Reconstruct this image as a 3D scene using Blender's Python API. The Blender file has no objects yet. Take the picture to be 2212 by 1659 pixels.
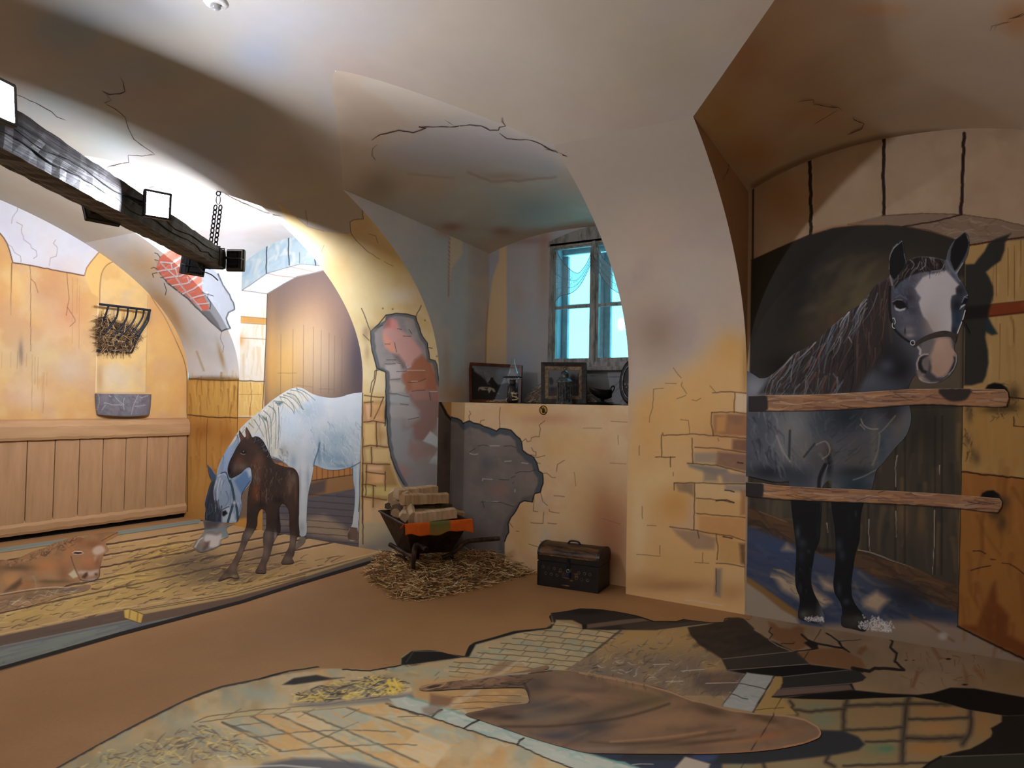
import bpy, bmesh, math, random
import numpy as np
from mathutils import Vector, Matrix, Euler

random.seed(7); RNG = np.random.default_rng(7)
SC = bpy.context.scene
COL = SC.collection
SC.view_settings.view_transform = 'Standard'
SC.view_settings.look = 'None'
SC.view_settings.gamma = 1.0
SC.view_settings.use_curve_mapping = False
SC.view_settings.exposure = 0.75

# ------------------------------------------------------------------ camera
# world: X runs along the back wall (to the right), Y towards it, Z up; metres
FPX, W, H = 1508.0, 2212.0, 1659.0
PITCH, ROLL = 0.0262, 0.018
f0 = np.array([-0.5361, 0.8442, 0.0]); r0 = np.array([0.8442, 0.5361, 0.0]); z0 = np.array([0., 0., 1.])
_fw = math.cos(PITCH) * f0 + math.sin(PITCH) * z0
_up = math.cos(PITCH) * z0 - math.sin(PITCH) * f0
_rt = math.cos(ROLL) * r0 + math.sin(ROLL) * _up
_u2 = math.cos(ROLL) * _up - math.sin(ROLL) * r0
EYE = np.array([0., 0., 1.5])
cam = bpy.data.cameras.new('camera'); cam_o = bpy.data.objects.new('camera', cam); COL.objects.link(cam_o)
cam.sensor_fit = 'HORIZONTAL'; cam.sensor_width = 36.0; cam.lens = 36.0 * FPX / W
cam.clip_start = 0.05; cam.clip_end = 100
m = Matrix.Identity(4)
for i in range(3):
    m[i][0] = _rt[i]; m[i][1] = _u2[i]; m[i][2] = -_fw[i]; m[i][3] = EYE[i]
cam_o.matrix_world = m
SC.camera = cam_o

def ray(px, py):
    return _fw + _rt * ((px - W / 2) / FPX) - _u2 * ((py - H / 2) / FPX)
def project(P):
    d = np.asarray(P, float) - EYE
    z = d @ _fw; z = np.where(z < 0.05, 0.05, z)
    return W / 2 + FPX * (d @ _rt) / z, H / 2 - FPX * (d @ _u2) / z
def onY(px, py, Y):
    r = ray(px, py); return EYE + r * (Y / r[1])
def onX(px, py, X):
    r = ray(px, py); return EYE + r * (X / r[0])
def onZ(px, py, Z=0.0):
    r = ray(px, py); return EYE + r * ((Z - 1.5) / r[2])
def atD(px, py, D):
    return EYE + ray(px, py) * D

# ------------------------------------------------------------------ room shape
YB, XL, XR, YF = 5.2, -8.1, 4.5, -1.8       # back wall, left wall, right wall, front wall
VA, VB, VZ = 3.5, 1.9, 1.7                   # vault half span, rise, springing height
BAYS = [(-7.1, -5.11), (-4.12, -2.2), (-1.28, 0.70)]
ZSP, ZAP, ZW, ZWC = 3.17, 3.48, 3.07, 3.30   # lunette: springing and crown at the groin, springing and crown at the wall
def Sz(u):                                   # vault height at a distance u in front of the back wall
    u = np.clip(np.asarray(u, float), 0, 2 * VA)
    return VZ + VB * np.sqrt(np.clip(1 - (1 - u / VA) ** 2, 0, 1))
def Su(z):
    return VA * (1 - np.sqrt(np.clip(1 - ((np.asarray(z, float) - VZ) / VB) ** 2, 0, 1)))
def lun(s, bay):
    a, b = bay; x = np.clip(np.abs((s - (a + b) / 2) / ((b - a) / 2)), 0, 1)
    zg = ZSP + (ZAP - ZSP) * (1 - x ** 1.35)
    zw = ZW + (ZWC - ZW) * (1 - x ** 2.2)
    return zg, Su(zg), zw
def ceil_h(s, u):
    for bay in BAYS:
        if bay[0] < s < bay[1]:
            zg, ug, zw = lun(s, bay)
            if u < ug: return float(zw + (zg - zw) * max(u, 0) / ug)
    return float(Sz(u))
def onRoom(px, py):
    r = ray(px, py); t = 0.3
    def inside(t):
        p = EYE + r * t
        return 0 < p[2] < ceil_h(p[0], YB - p[1]) and p[1] < YB and p[0] > XL and p[0] < XR and p[1] > YF
    while inside(t) and t < 30: t += 0.02
    lo, hi = t - 0.02, t
    for _ in range(30):
        mid = (lo + hi) / 2
        if inside(mid): lo = mid
        else: hi = mid
    return EYE + r * lo

# ------------------------------------------------------------------ colours
def lin(c):
    c = np.asarray(c, float) / 255.0
    return np.where(c <= 0.04045, c / 12.92, ((c + 0.055) / 1.055) ** 2.4)
def L4(c, g=1.0):
    v = lin(c) * g; return (float(v[0]), float(v[1]), float(v[2]), 1.0)

# ------------------------------------------------------------------ materials
MATS = {}
def nodes(name):
    mt = bpy.data.materials.new(name); mt.use_nodes = True
    nt = mt.node_tree; b = nt.nodes['Principled BSDF']
    return mt, nt, b
def noise(nt, scale, detail=4.0, rough=0.55, coord='Object', stretch=None):
    tc = nt.nodes.new('ShaderNodeTexCoord'); src = tc.outputs[coord]
    if stretch:
        mp = nt.nodes.new('ShaderNodeMapping'); mp.inputs['Scale'].default_value = stretch
        nt.links.new(src, mp.inputs['Vector']); src = mp.outputs['Vector']
    n = nt.nodes.new('ShaderNodeTexNoise'); n.inputs['Scale'].default_value = scale
    n.inputs['Detail'].default_value = detail; n.inputs['Roughness'].default_value = rough
    nt.links.new(src, n.inputs['Vector']); return n.outputs['Fac']
def ramp(nt, fac, stops):
    r = nt.nodes.new('ShaderNodeValToRGB'); el = r.color_ramp.elements
    while len(el) < len(stops): el.new(0.5)
    for e, (p, c) in zip(el, stops): e.position = p; e.color = c
    nt.links.new(fac, r.inputs['Fac']); return r.outputs['Color']
def bump(nt, b, fac, strength=0.2, dist=0.01):
    bn = nt.nodes.new('ShaderNodeBump'); bn.inputs['Strength'].default_value = strength
    bn.inputs['Distance'].default_value = dist
    nt.links.new(fac, bn.inputs['Height']); nt.links.new(bn.outputs['Normal'], b.inputs['Normal'])
def mat_noise(name, c1, c2, scale=8.0, rough=0.6, metal=0.0, bmp=0.2, stretch=None, spec=0.3, detail=5.0, lo=0.35, hi=0.65):
    if name in MATS: return MATS[name]
    mt, nt, b = nodes(name)
    fac = noise(nt, scale, detail, 0.6, stretch=stretch)
    nt.links.new(ramp(nt, fac, [(lo, L4(c1)), (hi, L4(c2))]), b.inputs['Base Color'])
    b.inputs['Roughness'].default_value = rough; b.inputs['Metallic'].default_value = metal
    b.inputs['Specular IOR Level'].default_value = spec
    if bmp: bump(nt, b, fac, bmp, 0.006)
    MATS[name] = mt; return mt
def mat_paint(name, rough=0.75, spec=0.25, bmp=0.08, scale=30.0, tone=0.06):
    """paint laid on plaster or board: the colours are stored on the mesh, with a procedural grain on top"""
    if name in MATS: return MATS[name]
    mt, nt, b = nodes(name)
    at = nt.nodes.new('ShaderNodeAttribute'); at.attribute_name = 'paint'
    fac = noise(nt, scale, 6.0, 0.6)
    mr = nt.nodes.new('ShaderNodeMapRange'); mr.inputs['To Min'].default_value = 1 - tone; mr.inputs['To Max'].default_value = 1 + tone
    nt.links.new(fac, mr.inputs['Value'])
    mx = nt.nodes.new('ShaderNodeVectorMath'); mx.operation = 'SCALE'
    nt.links.new(at.outputs['Color'], mx.inputs[0]); nt.links.new(mr.outputs['Result'], mx.inputs['Scale'])
    nt.links.new(mx.outputs['Vector'], b.inputs['Base Color'])
    b.inputs['Roughness'].default_value = rough; b.inputs['Specular IOR Level'].default_value = spec
    if bmp: bump(nt, b, fac, bmp, 0.006)
    MATS[name] = mt; return mt
def mat_emit(name, c, s):
    mt, nt, b = nodes(name)
    b.inputs['Base Color'].default_value = (0.8, 0.8, 0.8, 1)
    b.inputs['Emission Color'].default_value = L4(c); b.inputs['Emission Strength'].default_value = s
    MATS[name] = mt; return mt

# ------------------------------------------------------------------ objects
def tag(o, label=None, cat=None, group=None, kind=None):
    if label: o['label'] = label
    if cat: o['category'] = cat
    if group: o['group'] = group
    if kind: o['kind'] = kind
    return o
def empty(name, loc, label=None, cat=None, group=None):
    o = bpy.data.objects.new(name, None); o.location = loc; o.empty_display_size = 0.1; COL.objects.link(o)
    return tag(o, label, cat, group)
def mesh_obj(name, V, F, mat, parent=None, smooth=False):
    """V are world coordinates; kept so under a parent Empty"""
    me = bpy.data.meshes.new(name)
    V = np.asarray(V, float)
    if parent is not None: V = V - np.array(parent_loc(parent))
    me.from_pydata([tuple(v) for v in V], [], [tuple(int(i) for i in f) for f in F])
    me.validate(); me.update()
    if smooth: me.polygons.foreach_set('use_smooth', [True] * len(me.polygons))
    if mat: me.materials.append(mat)
    o = bpy.data.objects.new(name, me); COL.objects.link(o)
    if parent is not None: o.parent = parent
    return o
def parent_loc(p):
    l = np.array(p.location)
    while p.parent is not None:
        p = p.parent; l = l + np.array(p.location)
    return l
class MB:
    """collects shapes for ONE mesh"""
    def __init__(s): s.V = []; s.F = []
    def add(s, V, F):
        k = len(s.V); s.V += [tuple(float(c) for c in v) for v in V]; s.F += [tuple(k + int(i) for i in f) for f in F]; return s
    def quadbox(s, top, bot):
        """hexahedron from two quads, given in the same turning sense"""
        return s.add(list(bot) + list(top), [(3, 2, 1, 0), (4, 5, 6, 7), (0, 1, 5, 4), (1, 2, 6, 5), (2, 3, 7, 6), (3, 0, 4, 7)])
    def box(s, c, ax, ay, az, sx, sy, sz):
        c = np.array(c, float); ax, ay, az = [np.array(a, float) for a in (ax, ay, az)]
        q = [(-1, -1), (1, -1), (1, 1), (-1, 1)]
        bot = [c + ax * sx / 2 * i + ay * sy / 2 * j - az * sz / 2 for i, j in q]
        top = [c + ax * sx / 2 * i + ay * sy / 2 * j + az * sz / 2 for i, j in q]
        return s.quadbox(top, bot)
    def tube(s, pts, r, n=10, caps=True):
        pts = [np.array(p, float) for p in pts]; R = r if hasattr(r, '__len__') else [r] * len(pts)
        V, F = [], []; up = None
        for i, p in enumerate(pts):
            t = pts[min(i + 1, len(pts) - 1)] - pts[max(i - 1, 0)]; t = t / (np.linalg.norm(t) + 1e-9)
            if up is None:
                up = np.array([0, 0, 1.]) if abs(t[2]) < 0.9 else np.array([1., 0, 0])
            a = np.cross(up, t); a /= np.linalg.norm(a) + 1e-9; b = np.cross(t, a); up = b
            for k in range(n):
                w = 2 * math.pi * k / n; V.append(p + (a * math.cos(w) + b * math.sin(w)) * R[i])
        for i in range(len(pts) - 1):
            for k in range(n):
                F.append((i * n + k, i * n + (k + 1) % n, (i + 1) * n + (k + 1) % n, (i + 1) * n + k))
        if caps:
            F.append(tuple(range(n - 1, -1, -1))); F.append(tuple((len(pts) - 1) * n + k for k in range(n)))
        return s.add(V, F)
    def lathe(s, c, prof, n=24, ax=(1, 0, 0), ay=(0, 1, 0), az=(0, 0, 1), sx=1.0, sy=1.0):
        c = np.array(c, float); ax, ay, az = [np.array(a, float) for a in (ax, ay, az)]
        V, F = [], []
        for r, h in prof:
            for k in range(n):
                w = 2 * math.pi * k / n; V.append(c + ax * r * sx * math.cos(w) + ay * r * sy * math.sin(w) + az * h)
        for i in range(len(prof) - 1):
            for k in range(n): F.append((i * n + k, i * n + (k + 1) % n, (i + 1) * n + (k + 1) % n, (i + 1) * n + k))
        F.append(tuple(range(n - 1, -1, -1))); F.append(tuple((len(prof) - 1) * n + k for k in range(n)))
        return s.add(V, F)
    def torus(s, c, ax, ay, R, r, n=24, m2=8, sx=1.0, sy=1.0):
        c = np.array(c, float); ax = np.array(ax, float); ay = np.array(ay, float); az = np.cross(ax, ay)
        pts = []
        V, F = [], []
        for k in range(n):
            w = 2 * math.pi * k / n; d = ax * math.cos(w) * sx + ay * math.sin(w) * sy
            for j in range(m2):
                q = 2 * math.pi * j / m2; V.append(c + d * R + (d / np.linalg.norm(d)) * r * math.cos(q) + az * r * math.sin(q))
        for k in range(n):
            for j in range(m2): F.append((k * m2 + j, ((k + 1) % n) * m2 + j, ((k + 1) % n) * m2 + (j + 1) % m2, k * m2 + (j + 1) % m2))
        return s.add(V, F)
    def build(s, name, mat, parent=None, smooth=False, bevel=0.0):
        o = mesh_obj(name, s.V, s.F, mat, parent, smooth)
        if bevel:
            bm = bmesh.new(); bm.from_mesh(o.data)
            bmesh.ops.remove_doubles(bm, verts=bm.verts, dist=1e-5)
            bmesh.ops.bevel(bm, geom=[e for e in bm.edges if len(e.link_faces) == 2 and e.calc_face_angle(0) > 0.5], offset=bevel, segments=2, affect='EDGES', clamp_overlap=True)
            bm.to_mesh(o.data); bm.free()
        return o
def spline(pts, n=6, closed=False):
    """Catmull-Rom through the points"""
    P = np.asarray(pts, float); k = len(P); out = []
    rng = range(k if closed else k - 1)
    for i in rng:
        if closed: a, b, c, d = P[(i - 1) % k], P[i], P[(i + 1) % k], P[(i + 2) % k]
        else: a, b, c, d = P[max(i - 1, 0)], P[i], P[i + 1], P[min(i + 2, k - 1)]
        for j in range(n):
            t = j / n
            out.append(0.5 * ((2 * b) + (c - a) * t + (2 * a - 5 * b + 4 * c - d) * t * t + (3 * b - a - 3 * c + d) * t ** 3))
    if not closed: out.append(P[-1])
    return np.array(out)

# ------------------------------------------------------------------ painter: brushwork on a finely divided surface
_LAT = RNG.random((64, 64))
def vnoise(x, y):
    xi = np.floor(x).astype(int); yi = np.floor(y).astype(int); fx = x - xi; fy = y - yi
    fx = fx * fx * (3 - 2 * fx); fy = fy * fy * (3 - 2 * fy)
    a = _LAT[xi % 64, yi % 64]; b = _LAT[(xi + 1) % 64, yi % 64]; c = _LAT[xi % 64, (yi + 1) % 64]; d = _LAT[(xi + 1) % 64, (yi + 1) % 64]
    return (a * (1 - fx) + b * fx) * (1 - fy) + (c * (1 - fx) + d * fx) * fy
def fbm(x, y, o=4, seed=0):
    v = 0; a = 0.5; t = 0
    for k in range(o):
        v = v + a * vnoise(x * 2 ** k + 17.3 * k + seed * 5.7, y * 2 ** k + 9.1 * k + seed * 3.3); t += a; a *= 0.5
    return v / t
def Fr(x0, y0, sc):
    return lambda pts: [(x0 + sc * x, y0 + sc * y) for x, y in pts]
class Paint:
    def __init__(s, P, base):
        s.P = np.asarray(P, float).reshape(-1, 3); s.px, s.py = project(s.P); n = len(s.P)
        s.c = np.empty((n, 3)); s.c[:] = base; s.fresh = False
    def _mix(s, idx, a, col):
        a = np.asarray(a)[:, None]; s.c[idx] = s.c[idx] * (1 - a) + np.asarray(col, float) * a
    def _bb(s, x0, y0, x1, y1):
        return np.nonzero((s.px >= x0) & (s.px <= x1) & (s.py >= y0) & (s.py <= y1))[0]
    @staticmethod
    def _sd(x, y, Q, closed=True):
        n = len(Q); dmin = np.full(len(x), 1e18); ins = np.zeros(len(x), bool); tt = np.zeros(len(x))
        for i in range(n if closed else n - 1):
            ax, ay = Q[i]; bx, by = Q[(i + 1) % n]; ex, ey = bx - ax, by - ay; l2 = ex * ex + ey * ey + 1e-12
            t = np.clip(((x - ax) * ex + (y - ay) * ey) / l2, 0, 1)
            d = (x - ax - t * ex) ** 2 + (y - ay - t * ey) ** 2
            m_ = d < dmin; dmin = np.where(m_, d, dmin); tt = np.where(m_, (i + t) / max(n - 1, 1), tt)
            if closed and ay != by:
                ins ^= ((ay > y) != (by > y)) & (x < (bx - ax) * (y - ay) / (by - ay) + ax)
        return np.sqrt(dmin), ins, tt
    def poly(s, pts, col, a=1.0, f=1.2, sm=0, tex=0.0, ts=20.0):
        """filled patch; f = softness of its rim in photo pixels, tex = mottling"""
        Q = spline(pts, sm, True) if sm else np.asarray(pts, float)
        idx = s._bb(Q[:, 0].min() - f, Q[:, 1].min() - f, Q[:, 0].max() + f, Q[:, 1].max() + f)
        if not len(idx): return s
        d, ins, _ = s._sd(s.px[idx], s.py[idx], Q)
        sd = np.where(ins, d, -d); k = np.clip(sd / f * 0.5 + 0.5, 0, 1) * a
        if tex: k = k * np.clip(1 - tex + 2 * tex * fbm(s.px[idx] / ts, s.py[idx] / ts, 4), 0, 1)
        s._mix(idx, k, col); return s
    def line(s, pts, w, col, a=1.0, f=1.0, sm=0, w1=None, wob=0.0):
        Q = spline(pts, sm) if sm else np.asarray(pts, float)
        if wob:
            Q = Q.copy()
            Q2 = [Q[0]]
            for p, q in zip(Q[:-1], Q[1:]):
                n = max(1, int(np.hypot(*(q - p)) / 9))
                for i in range(1, n + 1):
                    Q2.append(p + (q - p) * i / n + (RNG.random(2) - 0.5) * wob * (i < n))
            Q = np.array(Q2)
        m_ = max(w, w1 or 0) + f + 1
        idx = s._bb(Q[:, 0].min() - m_, Q[:, 1].min() - m_, Q[:, 0].max() + m_, Q[:, 1].max() + m_)
        if not len(idx): return s
        d, _, t = s._sd(s.px[idx], s.py[idx], Q, False)
        ww = w if w1 is None else w + (w1 - w) * t
        s._mix(idx, np.clip((ww / 2 - d) / f + 0.5, 0, 1) * a, col); return s
    def blob(s, x, y, rx, ry, col, a=1.0, rot=0.0, hard=1.0):
        R = max(rx, ry) * 2.2
        idx = s._bb(x - R, y - R, x + R, y + R)
        if not len(idx): return s
        dx, dy = s.px[idx] - x, s.py[idx] - y; c, q = math.cos(rot), math.sin(rot)
        e = ((dx * c + dy * q) / rx) ** 2 + ((-dx * q + dy * c) / ry) ** 2
        s._mix(idx, np.exp(-e ** hard) * a, col); return s
    def strokes(s, region, n, ln, w, ang, cols, a=0.8, jit=0.25, bend=0.15, f=1.0, seed=1):
        """short brush strokes scattered inside a region; ang in degrees in the picture, or a function of the place"""
        rg = np.random.default_rng(seed); Q = np.asarray(region, float)
        x0, y0 = Q.min(0); x1, y1 = Q.max(0); k = 0; tries = 0
        while k < n and tries < n * 8:
            tries += 1
            x, y = rg.uniform(x0, x1), rg.uniform(y0, y1)
            _, ins, _ = s._sd(np.array([x]), np.array([y]), Q)
            if not ins[0]: continue
            k += 1
            an = math.radians(ang(x, y) if callable(ang) else ang) + rg.normal(0, jit)
            l = ln * rg.uniform(0.6, 1.4); c = cols[rg.integers(len(cols))]
            p0 = np.array([x - math.cos(an) * l / 2, y - math.sin(an) * l / 2]); p2 = np.array([x + math.cos(an) * l / 2, y + math.sin(an) * l / 2])
            p1 = (p0 + p2) / 2 + np.array([-math.sin(an), math.cos(an)]) * l * rg.normal(0, bend)
            s.line([p0, p1, p2], w * rg.uniform(0.7, 1.3), c, a * rg.uniform(0.6, 1), f, sm=3, w1=w * 0.3)
        return s
    def mottle(s, cols, scale, a=0.5, seed=0, coord=None):
        """soft cloudy washes of several colours"""
        x, y = (s.px, s.py) if coord is None else coord
        if s.fresh: s.c[:] = np.mean(cols, 0); s.fresh = False
        for i, c in enumerate(cols):
            n = fbm(x / scale, y / scale, 4, seed + 11 * i)
            s._mix(slice(None), np.clip((n - 0.5) * 5, 0, 1) * a, c)
        return s
    def hgrad(s, y0, y1, col, a=1.0):
        s._mix(slice(None), np.clip((s.py - y0) / (y1 - y0), 0, 1) * a, col); return s
    def out(s, gain=1.0):
        return np.clip(lin(np.clip(s.c, 0, 255)) * np.asarray(gain, float), 0.002, 0.92)
class Board:
    """collects painted grids into one mesh"""
    def __init__(s): s.V = []; s.F = []; s.C = []; s.n = 0
    def grid(s, P, C, keep=None):
        r, c = P.shape[:2]; i = np.arange(r * c).reshape(r, c) + s.n
        F = np.stack([i[:-1, :-1], i[:-1, 1:], i[1:, 1:], i[1:, :-1]], -1).reshape(-1, 4)
        if keep is not None: F = F[keep.reshape(-1)]
        s.V.append(P.reshape(-1, 3)); s.C.append(C.reshape(-1, 3)); s.F.append(F); s.n += r * c
    def build(s, name, mat, parent=None, smooth=False, flip=False):
        V = np.concatenate(s.V); F = np.concatenate(s.F); C = np.concatenate(s.C)
        used = np.zeros(len(V), bool); used[F.ravel()] = True
        if not used.all():
            mp = np.cumsum(used) - 1; V = V[used]; C = C[used]; F = mp[F]
        if flip: F = F[:, ::-1]
        if parent is not None: V = V - np.array(parent_loc(parent))
        me = bpy.data.meshes.new(name)
        me.vertices.add(len(V)); me.vertices.foreach_set('co', V.astype(np.float32).ravel())
        me.loops.add(F.size); me.loops.foreach_set('vertex_index', F.astype(np.int32).ravel())
        me.polygons.add(len(F)); me.polygons.foreach_set('loop_start', np.arange(0, F.size, 4, dtype=np.int32))
        me.polygons.foreach_set('loop_total', np.full(len(F), 4, np.int32))
        if smooth: me.polygons.foreach_set('use_smooth', np.ones(len(F), bool))
        at = me.color_attributes.new('paint', 'FLOAT_COLOR', 'POINT')
        at.data.foreach_set('color', np.concatenate([C, np.ones((len(C), 1))], 1).astype(np.float32).ravel())
        me.materials.append(mat); me.update(calc_edges=True); me.validate()
        o = bpy.data.objects.new(name, me); COL.objects.link(o)
        if parent is not None: o.parent = parent
        return o
def plane_grid(surf, x0, x1, y0, y1, c, off=0.0):
    """a grid on the back wall ('Y'), left wall ('X') or floor ('Z'); x,y are the two wall coordinates"""
    nx = max(2, int(round((x1 - x0) / c)) + 1); ny = max(2, int(round((y1 - y0) / c)) + 1)
    X, Y = np.meshgrid(np.linspace(x0, x1, nx), np.linspace(y0, y1, ny))
    if surf[0] == 'Y': return np.stack([X, np.full_like(X, surf[1] - off), Y], -1)
    if surf[0] == 'X': return np.stack([np.full_like(X, surf[1] + off), X, Y], -1)
    return np.stack([X, Y, np.full_like(X, surf[1] + off)], -1)
def unp(surf, px, py, off=0.0):
    if surf[0] == 'Y': return onY(px, py, surf[1] - off)
    if surf[0] == 'X': return onX(px, py, surf[1] + off)
    return onZ(px, py, surf[1] + off)
def figure(name, outline, surf, fn, gain=1.0, cell=0.006, off=0.003, parent=None, mat=None, lim=None, sm=4):
    """a painted figure: its outline in the photo laid on a wall or the floor, cut out as a thin layer of paint"""
    Q = spline(outline, sm, True) if sm else np.asarray(outline, float)
    W3 = np.array([unp(surf, x, y, off) for x, y in Q])
    ia, ib = {'Y': (0, 2), 'X': (1, 2), 'Z': (0, 1)}[surf[0]]
    lo, hi = W3.min(0), W3.max(0)
    a0, a1, b0, b1 = lo[ia], hi[ia], lo[ib], hi[ib]
    if lim: a0, a1, b0, b1 = max(a0, lim[0]), min(a1, lim[1]), max(b0, lim[2]), min(b1, lim[3])
    G = plane_grid(surf, a0, a1, b0, b1, cell, off); r, c = G.shape[:2]
    px, py = project(G.reshape(-1, 3)); _, ins, _ = Paint._sd(px, py, Q); I = ins.reshape(r, c)
    keep = I[:-1, :-1] | I[:-1, 1:] | I[1:, 1:] | I[1:, :-1]
    need = np.zeros((r, c), bool)
    for dy in (0, 1):
        for dx in (0, 1): need[dy:r - 1 + dy, dx:c - 1 + dx] |= keep
    G2 = G.reshape(-1, 3); A, B = W3[:, ia], W3[:, ib]; n = len(A)
    for k in np.nonzero((need & ~I).ravel())[0]:           # draw the rim onto the outline
        x, y = G2[k, ia], G2[k, ib]; ex, ey = np.roll(A, -1) - A, np.roll(B, -1) - B
        t = np.clip(((x - A) * ex + (y - B) * ey) / (ex * ex + ey * ey + 1e-12), 0, 1)
        qx, qy = A + t * ex, B + t * ey; j = np.argmin((qx - x) ** 2 + (qy - y) ** 2)
        qx, qy = qx[j], qy[j]
        if lim: qx, qy = min(max(qx, lim[0]), lim[1]), min(max(qy, lim[2]), lim[3])
        G2[k, ia], G2[k, ib] = qx, qy
    pt = Paint(G2, (128, 128, 128)); pt.fresh = True; fn(pt)
    b = Board(); b.grid(G, pt.out(gain), keep)
    return b.build(name, mat or mat_paint('mural paint'), parent)
BASE = {}; GAIN = {}; WALLPAINT = {}
# colour brightness per wall, offsetting how much light each wall gets
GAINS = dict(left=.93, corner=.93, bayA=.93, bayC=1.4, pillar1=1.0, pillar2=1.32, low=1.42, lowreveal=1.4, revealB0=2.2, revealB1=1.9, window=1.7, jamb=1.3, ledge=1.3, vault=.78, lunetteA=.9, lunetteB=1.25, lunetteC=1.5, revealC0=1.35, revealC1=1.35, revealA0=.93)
# ------------------------------------------------------------------ what is painted on the walls
A2 = Fr(0, 480, .2532); A3 = Fr(0, 840, .2532); A4 = Fr(400, 480, .19293); A5 = Fr(400, 800, .26522); A6 = Fr(0, 1080, .22904)
B2 = Fr(760, 580, .31339); C1 = Fr(1300, 700, .38573); C2 = Fr(1480, 0, .33152); C3 = Fr(1600, 480, .27667)
C4 = Fr(1600, 840, .3617); C5 = Fr(1600, 1060, .22604); C6 = Fr(1600, 640, .15823); H2 = Fr(1850, 480, .18082); H3 = Fr(1880, 720, .15009)
H4 = Fr(1600, 860, .18987); M6 = Fr(430, 900, .21704); M7 = Fr(560, 820, .14467); R8 = Fr(180, 620, .17472); P4 = Fr(780, 660, .1567)
W5 = Fr(930, 880, .19295); F5 = Fr(0, 1300, .40687); F6 = Fr(800, 1280, .40687); F7 = Fr(1500, 1260, .32188); G1 = Fr(1500, 1420, .32188)
G2 = Fr(860, 1400, .31646); G3 = Fr(1160, 1290, .25316); Z1 = Fr(180, 380, .17179); L1 = Fr(0, 0, .33759); N1 = Fr(720, 100, .30742)
DK = (42, 34, 30)

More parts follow.
